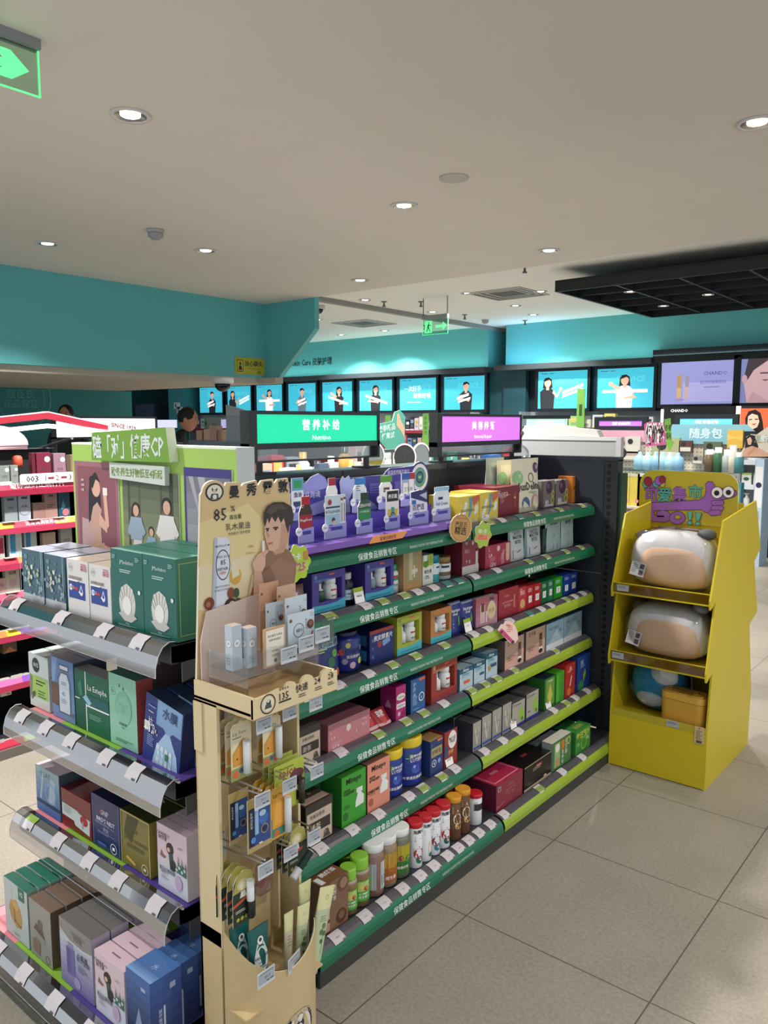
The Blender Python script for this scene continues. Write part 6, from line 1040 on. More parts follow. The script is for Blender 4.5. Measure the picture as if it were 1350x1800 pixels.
bxl = [('c', .5, .6, .38, '#e4e8ec'), ('o', .5, .6, .36, .03, '#5a6a7a'), ('t', '85', .5, .6, .3, '#5a6a7a'), ('l', .15, .85, .25, 3, .06, '#9aa6b0')]
for i, (x, w, h, y, l) in enumerate([(.034, .027, .10, -.10, 'slim pale blue balm box in the acrylic rack, nearest the rack corner'), (.068, .027, .09, -.11, 'slim pale blue balm box in the acrylic rack beside the framed notice')]):
    m = MB(); m.box(-w/2, w/2, -.012, .012, 0, h, M('#b9c6d0', .4), {'top': M('#dccdc4', .4)}); m.art(bxl, (-w/2, -.012, 0), X_, Z_, w, h); m.art(bxl, (-w/2, .012, 0), -Y_, Z_, .024, h)
    on_stand(m.obj('balm_box'), x, y, 1.0395, l, 'box', 'pale blue balm boxes in the acrylic rack')
m = MB(); w, h = .062, .088; m.box(-w/2, w/2, -.003, .003, 0, h, M('#c9a27c', .5)); m.art([('r', .07, .05, .93, .95, '#ece4d6'), ('t', '高含量乳木果油', .5, .8, .1, '#5a5044', .006), ('t', '护唇专利配方', .5, .69, .1, '#5a5044', .006), ('l', .2, .8, .5, 1, .02, '#a0968a'), ('t', '修护敏感', .5, .4, .08, '#6a6054'), ('t', '温和滋润', .5, .29, .08, '#6a6054'), ('c', .5, .15, .07, '#6a6054')], (-w/2, -.003, 0), X_, Z_, w, h)
o = m.obj('framed_notice'); on_stand(o, .108, -.15, 1.0395, 'small framed notice leaning inside the acrylic rack', 'notice'); o.rotation_euler.x = -.0
cd_ = [('o', .4, .6, .2, .02, '#5a6a7a'), ('t', '85', .36, .6, .14, '#5a6a7a', .01), ('t', '润唇', .45, .6, .1, '#5a6a7a'), ('v', '修护润唇', .68, .8, .07, '#5a6a7a'), ('c', .84, .68, .13, '#5a3a30', .13), ('c', .86, .7, .08, '#8a5a44'), ('p', [(.78, .28), (.84, .26), (.94, .5), (.9, .52)], '#8a3a3c'), ('c', .1, .85, .05, '#7a5a4a'), ('o', .9, .9, .05, .01, '#7a8a96')]
for i, (x, y, z, w, h, c, l) in enumerate([(.20, -.142, 1.0385, .085, .105, '#c6d3dc', 'pale blue balm card with nut picture standing in the acrylic rack, front one'), (.215, -.11, 1.0385, .07, .135, '#c9d6de', 'pale blue balm card standing behind the front one in the rack'), (.17, -.085, 1.0385, .055, .125, '#bccad2', 'narrow pale blue balm card behind the framed notice'), (.222, -.07, 1.0385, .06, .155, '#cda98e', 'peach balm card standing at the rear of the rack'), (.185, -.05, 1.0385, .06, .165, '#cf9f80', 'orange peach balm card, rearmost in the acrylic rack')]):
    m = MB(); m.box(-w/2, w/2, -.0008, .0008, 0, h, M(c, .4)); m.art(cd_, (-w/2, -.0008, 0), X_, Z_, w, h)
    if i in (0, 3): m.box(-w*.42, w*.42, -.02, -.001, 0, .03 if i == 0 else .11, M('#e6dedc' if i == 0 else '#cda98e', .4))
    on_stand(m.obj('balm_card'), x, y, z, l, 'balm card', 'balm cards in the acrylic rack')
for k, (x, z) in enumerate([(.135, 1.062), (.19, 1.075), (.243, 1.085)]): tagcard(x, -.1685, z, .048, .036, bs_)
# hooks with hanging cards
def hook(px, py, X, tx=None):
    p = LP(px, py, X); t = thing('display_hook', '', 'hook') if 0 else None
    x, y, z = p; m = MB(); m.box(x-.008, x+.008, -.014, -.006, z-.02, z+.035, M('#c4ccd0', .3)); m.tube([(x, -.012, z+.02), (x, y, z+.022)], .0022, M('#dfe0de', .25, .3), 7); m.tube([(x, -.012, z-.0), (x, y-.0, z+.012)], .0022, M('#dfe0de', .25, .3), 7)
    o = m.obj('hook', bs_); tagcard(x, y-.002, z, .044, .034, o); return x, z
HK = {}
for k, (px, py, X) in dict(a=(463, 1274, -1.29), b=(508, 1252, -1.30), c=(460, 1406, -1.27), d=(508, 1380, -1.28), e=(556, 1355, -1.30), f=(466, 1528, -1.27), g=(510, 1498, -1.28), h=(551, 1470, -1.30), i=(554, 1236, -1.31)).items(): HK[k] = hook(px, py, X)
def card(label, pxl, pxr, pyt, pyb, X, col, art, outline=None, tube=None, group=None, n=0, behind_label='', back=None):
    a, b_ = LP(pxl, pyt, X), LP(pxr, pyb, X); w, h = b_[0]-a[0], None
    zt, zb = LP(pxl, pyt, X)[2], LP((pxl+pxr)/2, pyb, X)[2]; h = zt-zb
    t = thing('blister_card', label, 'carded lip balm', group=group)
    m = MB(); m.prism([(x*w, z*h) for x, z in (outline or [(0, 0), (1, 0), (1, .9), (.85, .97), (.6, .97), (.55, 1), (.45, 1), (.4, .97), (.15, .97), (0, .9)])], (0, 0, 0), X_, Z_, .001, M(col, .4), M('#efe9d8', .4)); m.art(art, (0, 0, 0), X_, Z_, w, h); m.obj('card', t)
    if tube:
        tx, z0, z1, r, c1, c2 = tube; c = MB(); c.lathe([(r, 0), (r, (z1-z0)*h*.45), (r*1.03, (z1-z0)*h*.46), (r*1.03, (z1-z0)*h)], [M(c1, .3), M(c1, .3), M(c2, .3)], 16, (tx*w, -r-.001, z0*h)); c.obj('balm_tube', t)
    on_stand(t, a[0], a[1], zb, label, 'carded lip balm', group); L = [t]
    for k in range(n):
        c = dup(t, label=behind_label % ('second', 'third', 'fourth', 'fifth')[k]); c.location.x -= .02*(k+1); c.location.z += .001*k; L.append(c)
    return L
lp = [('p', [(0, .86), (.5, .98), (1, .86), (1, .6), (.6, .72), (.15, .5), (0, .45)], '#e0d4b4'), ('t', 'Lip Pure', .42, .79, .2, '#6a5a34', .004), ('r', .08, .715, .5, .73, '#6a5a34'), ('p', [(.08, .24), (.9, .24), (.9, .6), (.62, .68), (.5, .66), (.08, .46)], '#d0923a'), ('p', [(.12, .27), (.86, .27), (.86, .56), (.5, .63), (.12, .44)], '#d99a3e'), ('c', .28, .36, .04, '#6a3a1a'), ('r', .0, .0, 1, .2, '#8f9a5a'), ('c', .2, .1, .14, '#d8683a'), ('c', .45, .14, .1, '#4a5a8a'), ('c', .7, .1, .12, '#c84a3a')]
g1 = 'honey lip balm cards on the beige stand'
card('honey lip balm card with a white tube on the upper hook nearest the side post', 405, 443, 1273, 1368, -1.33, '#e2cf9c', lp, tube=(.62, .1, .66, .0085, '#dfe4e4', '#dfe4e4'), group=g1, n=2, behind_label='%s honey lip balm card on the upper hook nearest the side post')
card('honey lip balm card with a white tube on the upper hook nearest the long shelf', 461, 494, 1262, 1344, -1.335, '#e2cf9c', lp, tube=(.74, .14, .76, .0085, '#dfe4e4', '#dfe4e4'), group=g1, n=1, behind_label='%s honey lip balm card on the upper hook nearest the long shelf')
bw_ = [('r', 0, .0, 1, .1, '#b09a6a'), ('r', .05, .1, .95, .82, '#2c4a84'), ('r', .05, .1, .28, .82, '#1c2238'), ('v', '防晒润唇膏', .16, .72, .1, '#c8d0e0'), ('r', .3, .3, .45, .78, '#8fb4d8'), ('c', .66, .55, .2, '#3a6aae'), ('c', .62, .66, .14, '#a8c0d8', .1), ('o', .7, .35, .16, .03, '#b08a5a'), ('c', .7, .35, .08, '#1c2a4a'), ('c', .22, .22, .1, '#4a8ad0'), ('r', .45, .1, .6, .13, '#e4e0d0')]
g2 = 'navy lip balm cards on the beige stand'
card('navy and gold lip balm card on the second hook, front one', 434, 478, 1409, 1492, -1.30, '#b09a5e', bw_, outline=BOX_, group=g2)
card('navy and gold lip balm card on the second hook, rear one', 402, 438, 1398, 1480, -1.345, '#b09a5e', bw_, outline=BOX_, group=g2)
og = [('r', .04, .04, .96, .4, '#4f8a74'), ('p', [(.1, .2), (.8, .2), (.75, .6), (.85, .8), (.3, .85), (.1, .75)], '#e09a34'), ('p', [(.16, .26), (.7, .26), (.66, .62), (.3, .78)], '#e8ac48'), ('c', .3, .1, .12, '#d8683a'), ('t', 'Lip Pure', .45, .82, .18, '#7a5a1a'), ('c', .78, .92, .06, '#4a4a3a')]
card('orange honey pot lip balm card with a white tube, front of the middle row', 474, 512, 1388, 1470, -1.31, '#d8a83c', og, tube=(.72, .08, .74, .0085, '#dfe4e4', '#dfe4e4'), group='orange honey pot lip balm cards', n=3, behind_label='%s orange honey pot lip balm card in the middle row')
spc = [('t', 'spice', .45, .76, .3, '#a8323c', .02), ('c', .75, .66, .24, '#6a3a44', .14), ('r', .72, .1, .92, .6, '#2a2420'), ('r', .74, .3, .9, .42, '#d8ccb4'), ('t', 'Mentholatum', .4, .9, .09, '#5a6a1a'), ('r', 0, 0, 1, .03, '#9aa83a')]
card('lime spice lip balm card with a dark tube beside the green shelf edge', 482, 535, 1350, 1420, -1.325, '#b4c04a', spc, outline=BOX_, tube=(.82, .04, .56, .008, '#2a2420', '#3a3228'), group='lime spice lip balm cards', n=2, behind_label='%s lime spice lip balm card by the green shelf edge')
bk = [('p', [(.0, .62), (.2, .95), (.5, 1), (.85, .92), (1, .62)], '#a8a052'), ('c', .45, .74, .26, '#c8c09a', .2), ('c', .45, .72, .16, '#e0d8b0', .14), ('p', [(.3, .5), (.6, .5), (.55, .62), (.36, .62)], '#d8d4c8'), ('p', [(0, .36), (.75, .46), (.75, .52), (0, .42)], '#c0503a'), ('c', .2, .12, .07, '#b0a832'), ('c', .38, .12, .07, '#b0a832'), ('c', .56, .12, .07, '#b0a832'), ('l', .1, .6, .28, 2, .03, '#c8c8b8')]
OB = [(0, 0), (1, 0), (1, .55), (.95, .8), (.8, .93), (.5, 1), (.2, .93), (.05, .8), (0, .55)]
card('dark green gold topped lip balm card with a black tube on the lowest hook, front one', 408, 450, 1540, 1622, -1.305, '#24332a', bk, outline=OB, tube=(.66, .1, .8, .0085, '#23272a', '#e0e2e0'), group='dark green gold topped lip balm cards', n=3, behind_label='%s dark green gold topped lip balm card on the lowest hook')
card('dark green round topped lip balm card by the lowest shelf edge, front one', 505, 540, 1462, 1532, -1.31, '#24332a', bk, outline=OB, tube=None, group='dark green round topped lip balm cards', n=2, behind_label='%s dark green round topped lip balm card by the lowest shelf edge')
p = Vector(LP(532, 1518, -1.285)); m = MB(); d = Vector((.032, 0, .022)); m.tube([p-d, p-d*.35], .0095, M('#e4e6e6', .3), 14); m.tube([p-d*.35, p+d*.85], .009, M('#1f3a34', .3), 14); m.tube([p+d*.85, p+d*.9], .0095, M('#dfe2e0', .3), 14)
o = m.obj('lip_balm_tube'); on_stand(o, 0, 0, 0, 'dark green lip balm tube tilted on a card by the lowest shelf edge', 'lip balm')
m = MB(); w, h = .05, .085; p = LP(452, 1580, -1.36); m.prism(rrect(0, 0, w, h, .012), (0, 0, 0), X_, Z_, .006, CLR('#e8dcd8', .1)); m.art([('c', .3, .35, .2, '#a85a64'), ('c', .7, .4, .18, '#b87a74'), ('c', .4, .7, .16, '#a07a7a'), ('r', .55, .6, .8, .9, '#8a6a6a')], (0, .001, 0), X_, Z_, w, h)
on_stand(m.obj('blister_pack'), p[0], p[1], p[2], 'clear blister pack of pink lip colours behind the dark green cards', 'blister pack')
# tubes standing in the bin
def ctube(label, pxl, pxr, pyt, pyb, X, col, art, top=None, tilt=0, group=None, lean=0):
    a, b_ = LP(pxl, pyt, X), LP(pxr, pyb, X); w = b_[0]-a[0]; zt, zb = a[2], b_[2]; h = zt-zb; n = 10; d = w*.28
    m = MB(); prof = []
    for k in range(n+1):
        v = k/n; prof.append((w*(.34+.16*v), d*(1-v)**.7+.001, v*h))
    seg = 16; i0 = len(m.v)
    for wx, wy, z in prof: m.v += [(w/2+wx*math.cos(2*PI*k/seg), wy*math.sin(2*PI*k/seg), z) for k in range(seg)]
    for r in range(n):
        mi = m.mi(M(top if top and r >= n*.62 else col, .3))
        for k in range(seg): m.f.append((r*seg+k, r*seg+(k+1) % seg, (r+1)*seg+(k+1) % seg, (r+1)*seg+k)); m.m.append(mi); m.sm.append(True)
    i1 = len(m.v); m.sub = 6; m.art(art, (0, 0, 0), X_, Z_, w, h, .0006); m.warp(lambda x, y, z: (w/2+(x-w/2)*(.78+.2*z/h), y-math.sqrt(max(0, 1-((x-w/2)/(w*.55))**2))*(d*(1-min(.99, z/h))**.7+.001), z), i1)
    t = thing('hand_cream_tube', label, 'hand cream tube', group=group); m.obj('tube', t)
    c = MB(); c.lathe([(w*.26, -.03), (w*.28, 0.0)], M(art[0][2] if 0 else '#d8d4b8' if top else '#1c4a48', .3), 16, (w/2, 0, .0)); c.obj('cap', t)
    on_stand(t, a[0], a[1], zb, label, 'hand cream tube', group); t.rotation_euler.y = 0; t.rotation_euler = (lean, tilt, PI/2); return t
hv = [('c', .5, .42, .36, '#ccd4d0', .46), ('p', [(.36, .75), (.64, .75), (.84, .5), (.16, .5)], '#ccd4d0'), ('c', .5, .76, .17, '#e0e4e0'), ('o', .5, .76, .17, .02, '#2a3a3c'), ('c', .5, .77, .07, '#3a4648'), ('t', 'HAND VEIL', .5, .46, .16, '#2a4a4a', .006), ('r', .3, .37, .7, .38, '#3a5a5a'), ('l', .34, .7, .3, 2, .04, '#3a5a5a'), ('l', .3, .7, .08, 2, .025, '#7ab0ac')]
g3 = 'teal hand cream tubes in the bin of the beige stand'
ctube('teal hand cream tube with a white drop label in the bin, front one', 434, 473, 1640, 1706, -1.315, '#155a58', hv, group=g3)
ctube('teal hand cream tube with a white drop label in the bin, rear one by the bin side', 402, 440, 1634, 1704, -1.345, '#155a58', hv, group=g3)
lf = [('o', .5, .86, .1, .014, '#8a8a5a'), ('l', .25, .75, .6, 3, .03, '#8a9a74'), ('c', .4, .4, .12, '#5a7650'), ('c', .62, .38, .11, '#5a7650'), ('c', .52, .48, .12, '#64805a'), ('c', .45, .28, .09, '#4f6a48'), ('r', .49, .1, .51, .4, '#4f6a48')]
g4 = 'pale yellow hand cream tubes'
ctube('pale yellow green cream tube with dark leaves, tilted beside the brown box', 536, 566, 1572, 1670, -1.315, '#b9c6a2', lf, top='#dad8a4', tilt=.3, group=g4)
ctube('pale yellow green cream tube standing at the back of the bin', 521, 544, 1558, 1650, -1.35, '#b9c6a2', lf, top='#dad8a4', tilt=.05, group=g4)
ctube('pale yellow green cream tube in the middle of the bin', 513, 537, 1600, 1690, -1.315, '#bcc8a6', lf, top='#dad8a4', tilt=.12, group=g4)
ctube('pale yellow cream tube with pink label print beside the middle one', 496, 514, 1610, 1700, -1.31, '#c8c4a4', [('l', .25, .75, .6, 4, .05, '#b08a80')], top='#dad8a4', tilt=.04, group=g4)
for (px, py, X, rz) in ((468, 1717, -1.248, 0), (517, 1690, -1.252, .25), (545, 1670, -1.275, .55)):
    p = LP(px, py, X); tagcard(p[0], p[1], p[2], .050, .036, bs_, rz)
# ================================================================== yellow stepped stand with bagged plush cushions
YL = M('#c9b31c', .38); YL2 = M('#bca61a', .45)
ys = thing('yellow_display_stand', 'tall yellow stepped display stand with three bins and a cartoon lettered sign', 'display stand', (-1.436, 3.375, 0))
YW = .436
side = [(0, 0), (.655, 0), (.66, .30), (.60, .50), (.655, .60), (.60, .62) , (.64, .82), (.58, .84), (.655, .97), (.60, 1.00), (.50, 1.22), (.08, 1.165), (0, .86), (.045, .84), (0, .55), (.045, .53), (0, .25)]
side = [(0, 0), (.655, 0), (.665, .28), (.575, .62), (.70, .66), (.60, .92), (.70, .975), (.58, 1.215), (.09, 1.165), (-.035, .84), (-.03, .80), (.03, .825), (-.045, .53), (-.04, .49), (.03, .515), (.0, .25)]
for x in (0, YW-.008):
    q = MB(); pts = [(d, z) for d, z in side]; q.prism([(d, z) for d, z in pts], (x+.008, 0, 0), Y_, Z_, .008, YL); q.obj('side_panel', ys)
q = MB(); q.box(.008, YW-.008, .0, .012, 0.004, .27, YL); q.box(.008, YW-.008, -.001, .014, .245, .275, M('#b5a632', .25)); q.obj('front_panel', ys)
q = MB(); q.box(.008, YW-.008, .40, .41, .0, 1.215, YL2); q.obj('back_panel', ys)
for z, d in ((.245, .015), (.535, -.03), (.845, -.025)):
    q = MB(); q.box(.008, YW-.008, d+.0, .40, z-.006, z, YL2)
    if z > .3: q.box(.008, YW-.008, d-.004, d, z-.03, z+.022, M('#c4ae1e', .35)); q.box(.009, YW-.009, d-.006, d-.004, z-.022, z+.018, CLR('#e8dc9a', .1))
    so = q.obj('shelf', ys)
    tx = {.245: .29, .535: .045, .845: .055}[z]
    m = MB(); m.box(-.027, .027, -.001, .001, -.014, .014, M('#a9acb0', .35)); m.art([('l', .1, .9, .7, 2, .2, '#6a6e74')], (-.027, -.001, -.014), X_, Z_, .054, .028); o = m.obj('price_tag', so); o.location = (tx, d-.009 if z > .3 else d-.018, z+.0 if z > .3 else z+.02)
# sign board
sg = rrect(.10, 1.165, .545, 1.40, .07)
pO = lambda px, py: (lambda p: (p.x+1.436, p.z))(ony(px, py, 3.775))
a, b_ = pO(1122, 940), pO(1300, 832); sx0, sx1, sz1 = a[0], b_[0], pO(1200, 832)[1]
sg = [(sx0, 1.12), (sx1, 1.12)]+[p for p in rrect(sx0, 1.12, sx1, sz1, .07) if p[1] > 1.2]
q = MB(); q.prism(rrect(sx0, 1.10, sx1, sz1+.01, .07), (0, .395, 0), X_, Z_, .008, M('#c3b02a', .4), M('#e4dca4', .4))
PU, TQ, OUT = '#9a5fb8', '#4fb09a', '#4a2a5a'
def zs(x, y): return pO(1030+x/3, 800+y/3)
of = [.0005]
def yp(pts, c, grow=None):
    P_ = [zs(*p) for p in pts]
    if area(P_) < 0: P_ = P_[::-1]
    if grow:
        cx_ = sum(p[0] for p in P_)/len(P_); n_ = len(P_); G_ = []
        for i in range(n_):
            a_, b2 = P_[i-1], P_[(i+1) % n_]; dx, dz = b2[0]-a_[0], b2[1]-a_[1]; l_ = math.hypot(dx, dz) or 1; G_.append((P_[i][0]+dz/l_*.0028, P_[i][1]-dx/l_*.0028))
        q.face([(x, .395-of[0], z) for x, z in G_], grow); of[0] += .00015
    q.face([(x, .395-of[0], z) for x, z in P_], c); of[0] += .00015
def yc(x, y, r, c, ry=None): yp([(x+r*math.cos(2*PI*k/20), y+(ry or r)*math.sin(2*PI*k/20)) for k in range(20)], c, OUT if c not in (WH, '#1a1a1a') else '#2a2a2a')
for x, y, r, c in ((318, 152, 16, TQ), (352, 165, 14, PU), (372, 152, 15, TQ), (405, 150, 15, '#c8b84a'), (330, 138, 20, '#9a2030'), (386, 135, 19, PU), (406, 128, 16, '#9a2030')): yc(x, y, r, c, r*1.15)
for x in (335, 352, 372, 395): yp([(x, 158), (x+2, 158), (362, 205), (360, 205)], '#6a4a6a')
for ch, x, y, c in (('可', 348, 212, PU), ('爱', 418, 210, TQ), ('集', 497, 202, PU), ('市', 580, 192, TQ)):
    c0 = zs(x, y); s_ = abs(zs(x+70, y)[0]-c0[0])
    q.text(ch, (c0[0], .395-of[0], c0[1]), X_, Z_, s_*1.12, M(OUT, .5), .045); of[0] += .0002
    q.text(ch, (c0[0], .395-of[0], c0[1]), X_, Z_, s_*1.12, M(c, .5), .022); of[0] += .0002
yp([(335, 260), (350, 252), (600, 238), (632, 215), (640, 180), (634, 155), (648, 140), (668, 142), (680, 158), (682, 178), (700, 172), (760, 182), (795, 188), (798, 205), (780, 220), (690, 240), (670, 250), (668, 290), (655, 304), (635, 300), (610, 285), (400, 290), (368, 290), (360, 300), (368, 318), (415, 318), (418, 325), (378, 326), (378, 298), (410, 290), (440, 300), (450, 325), (440, 345), (415, 352), (350, 345), (332, 330), (330, 280)], PU, OUT)
for x, y in ((698, 252), (696, 280), (684, 304)): yp([(x-28, y-12), (x+24, y-14), (x+32, y-4), (x+28, y+9), (x-22, y+12), (x-34, y+2)], PU, OUT)
yc(486, 330, 40, PU, 32); yc(488, 326, 14, '#c3b02a', 10)
yp([(540, 298), (566, 300), (558, 342), (548, 342)], TQ, OUT); yp([(582, 302), (614, 304), (600, 346), (588, 345)], TQ, OUT); yc(552, 356, 12, TQ, 9); yc(594, 360, 12, TQ, 9)
yc(696, 197, 29, WH); yc(694, 199, 11, '#1a1a1a'); yc(756, 194, 29, WH); yc(756, 196, 11, '#1a1a1a')
q.obj('sign_board', ys)
# plush cushions in clear bags
def plush(label, x, y, z, w, h, d, rz, earcol, seed):
    t = thing('plush_cushion', label, 'plush toy', (-1.436+x, 3.375+y, z), rz)
    FW = M('#d9d9da', .9, noise=.08, scale=60); SK = M('#e2bf9f', .9, noise=.05, scale=60)
    m = MB(); m.blob((0, 0, h/2), (w/2, d/2, h/2), FW, 28, 16, .62); m.warp(lambda a, b, c: (a*(1.06-.16*(c/h)**2), b, c)); m.obj('body', t)
    m = MB(); m.blob((.01, -d*.1, h*.43), (w*.43, d*.46, h*.40), SK, 28, 16, .62); m.warp(lambda a, b, c: (a*(1.1-.22*(c/h)), b, c)); m.obj('face_panel', t)
    for sx, xx in ((-1, -w*.38), (1, w*.36)):
        m = MB(); m.blob((xx, .0, h*(.86 if sx < 0 else .97)), (w*.11, d*.2, h*.10), M(earcol, .9, noise=.1, scale=50), 16, 8); m.obj('ear', t)
    m = MB(); m.blob((0, -.006, h*.5), (w*.515, d*.62, h*.545), CLR('#f2f2f4', .035), 26, 14, .6)
    rr = random.Random(seed); jit = {}
    m.v = [(a+rr.uniform(-.006, .006), b+rr.uniform(-.006, .006), max(.0012, c+rr.uniform(-.005, .005))) for a, b, c in m.v]
    m.f = m.f; m.obj('clear_bag', t)
    m = MB(); m.box(-w*.44, -w*.26, -.001, 0, .0, .062, M('#d4d4d8', .4)); m.art([('l', .08, .5, .85, 6, .12, '#8a8a92'), ('r', .6, .55, .9, .9, '#5a4a58'), ('r', .6, .1, .9, .45, '#6a5a62')], (-w*.44, -.001, 0), X_, Z_, w*.18, .062); o = m.obj('care_label', t); o.location = (0, -d*.60, h*.13); o.rotation_euler = (-.25, .15, 0)
    return t
plush('white and peach plush cushion with grey round ears in a clear bag, upper bin', .225, .13, .847, .37, .255, .20, -.02, '#55585c', 1)
plush('white and peach plush cushion in a clear bag, middle bin', .218, .12, .537, .36, .235, .20, -.03, '#8a8d92', 2)
t = thing('plush_toy', 'round blue plush toy with a white belly in a clear bag, lowest bin', 'plush toy', (-1.436+.155, 3.375+.20, .247))
m = MB(); m.blob((0, 0, .125), (.125, .10, .125), M('#1f86b0', .9, noise=.08, scale=60), 26, 14, .85); m.obj('body', t)
m = MB(); m.blob((.045, -.075, .185), (.065, .03, .05), M('#d2d4d4', .9), 18, 10); m.obj('face_panel', t)
m = MB(); m.blob((-.01, -.075, .07), (.07, .035, .04), M('#c9cdcf', .9), 18, 10); m.obj('belly_patch', t)
m = MB(); m.blob((0, 0, .128), (.145, .12, .127), CLR('#f2f4f6', .03), 24, 12, .75); rr = random.Random(4); m.v = [(a+rr.uniform(-.005, .005), b+rr.uniform(-.005, .005), max(.001, c+rr.uniform(-.004, .004))) for a, b, c in m.v]; m.obj('clear_bag', t)
t = thing('yellow_tin', 'yellow oblong tin box with a black handle groove in the lowest bin', 'tin box', (-1.436+.315, 3.375+.075, .2465), -.1)
TY = M('#c9993a', .3)
m = MB(); ol_ = rrect(-.098, -.045, .098, .045, .03, 5)
def ext(mm, ol, z0, z1, mat):
    n = len(ol); b = [(x, y, z0) for x, y in ol]; tt = [(x, y, z1) for x, y in ol]; mm.face(b[::-1], mat); mm.face(tt, mat)
    for i in range(n): j = (i+1) % n; mm.face([b[i], b[j], tt[j], tt[i]], mat, True)
ext(m, ol_, 0, .115, TY); m.obj('body', t)
m = MB(); ext(m, [(x*1.02, y*1.04) for x, y in ol_], .117, .145, M('#d0a344', .3)); ext(m, [(x*.92, y*.9) for x, y in ol_], .145, .152, M('#c2943a', .3)); m.obj('lid', t)
m = MB(); m.tube([(-.06, 0, .153), (-.05, 0, .158), (.05, 0, .158), (.06, 0, .153)], .005, M('#6a5220', .3), 8); m.obj('handle', t)
m = MB(); m.box(-.02, .02, -.001, .001, 0, .075, M('#cbb68e', .5)); m.art([('c', .5, .92, .1, '#8a744a'), ('l', .15, .85, .75, 7, .08, '#7a6648'), ('r', .2, .05, .8, .2, '#5a4a34')], (-.02, -.001, 0), X_, Z_, .04, .075)
o = m.obj('hang_tag', loc=(-1.436+.405, 3.375-.004, .205), label='beige hang tag hanging over the front of the yellow stand', cat='tag')
# ================================================================== back wall light boxes
def E(c, s=.85): return M(c, .6, emit=s)
TQs = '#3fb4cc'
def lightbox(i, x0, x1, z0, z1, Y, art, label, bg=TQs, em=.9):
    t = thing('light_box_poster' if i else 'video_screen', label, 'light box poster' if i else 'screen', (x0, Y, z0))
    w, h = x1-x0, z1-z0; m = MB(); f = M('#0d1a22', .4); b = .045
    m.box(-b, w+b, .0, .06, -b, 0, f); m.box(-b, w+b, .0, .06, h, h+b, f); m.box(-b, 0, .0, .06, 0, h, f); m.box(w, w+b, .0, .06, 0, h, f); m.obj('frame', t)
    m = MB(); m.box(0, w, .012, .05, 0, h, E(bg, em)); m.art(art, (0, .012, 0), X_, Z_, w, h, .0015); m.obj('lit_panel', t)
SK_, HR_, BK_, WT_ = E('#d8a890', .8), E('#231c1e', .5), E('#24282e', .5), E('#f0f4f4', .9)
GH = E('#57c0d4', .9)
base = [('t', 'SERVICE', .6, .72, .14, GH, .03), ('r', .06, .93, .2, .95, E('#2a6a7c')), ('r', .24, .93, .32, .95, E('#2a6a7c'))]
def person_art(x, top, arm, hair_long=1, flip=1, band=None):
    f = flip; it = []
    if hair_long: it.append(('p', [(x-.085, .78), (x+.085, .78), (x+.1*1, .55), (x-.1, .55)], HR_))
    it += [('p', [(x-.14, 0), (x+.13, 0), (x+.15, .45), (x+.06, .56), (x-.06, .56), (x-.16, .45)], top), ('p', [(x-.03, .5), (x+.03, .5), (x+.03, .62), (x-.03, .62)], SK_), ('c', x, .7, .07, SK_, .085), ('p', [(x-.08, .72), (x-.06, .82), (x+.02, .84), (x+.08, .78), (x+.08, .72), (x+.03, .78)], HR_)]
    if arm == 1: it += [('p', [(x+f*.1, .42), (x+f*.2, .28), (x+f*.28, .5), (x+f*.24, .52), (x+f*.2, .36), (x+f*.12, .5)], SK_), ('c', x+f*.27, .53, .03, SK_)]
    if arm == 2: it += [('p', [(x-f*.14, .44), (x-f*.25, .3), (x+f*.05, .26), (x+f*.05, .32), (x-f*.17, .35), (x-f*.08, .46)], SK_), ('c', x+f*.06, .29, .035, SK_)]
    if arm == 3: it += [('p', [(x-f*.12, .42), (x-f*.26, .58), (x-f*.22, .62), (x-f*.06, .5)], SK_), ('p', [(x+f*.12, .4), (x+f*.22, .24), (x, .22), (x, .28), (x+f*.14, .3)], SK_), ('c', x-f*.25, .61, .04, SK_)]
    return it
bands = {1: [('p', [(.34, .3), (.62, .42), (.62, .5), (.34, .38)], WT_), ('p', [(.36, .2), (.66, .32), (.66, .38), (.36, .26)], WT_)], 2: [('p', [(.5, .38), (.92, .58), (.92, .66), (.5, .46)], WT_), ('p', [(.5, .28), (.92, .48), (.92, .55), (.5, .35)], WT_)], 3: [('r', .1, .38, .9, .46, WT_)], 4: [('p', [(.2, .46), (.5, .34), (.85, .2), (.85, .28), (.5, .42), (.2, .54)], WT_)]}
SC = [(350, 391, 682, 725), (399, 441, 680, 725), (450, 496, 677, 724), (506, 555, 675, 724), (566, 619, 673, 724), (631, 689, 669, 723), (702, 766, 665, 722), (780, 851, 661, 721), (946, 1031, 652, 716), (1050, 1147, 648, 715)]
pa = [person_art(.55, BK_, 2, 0)+bands[1], person_art(.22, BK_, 1)+bands[2], person_art(.5, WT_, 3)+bands[3], person_art(.5, E('#5a7080'), 2, 0)+bands[1], person_art(.56, BK_, 3)+bands[4], person_art(.5, BK_, 2)+bands[4], [('t', '一次好手', .36, .68, .12, WT_, .01), ('t', '给你好看', .62, .46, .12, WT_, .01), ('l', .2, .8, .24, 1, .06, WT_)], person_art(.55, BK_, 2, 0)+bands[1], person_art(.2, BK_, 1)+bands[2], person_art(.5, WT_, 3)+bands[3]]
lb_ = ['person in black with crossed arms, at the far end of the back wall', 'woman in black in profile holding up a hand, second from the far end', 'woman in a white coat, beside the hanging dome camera gap', 'person in a grey shirt, above the green Nutrition sign', 'woman in black turned sideways, above the Nutrition sign', 'long haired woman in black with open hand', 'white slogan lettering only and no person', 'man in black with crossed arms, by the teal pillar', 'woman in black in profile, right of the teal pillar', 'woman in a white coat, beside the lavender video screen']
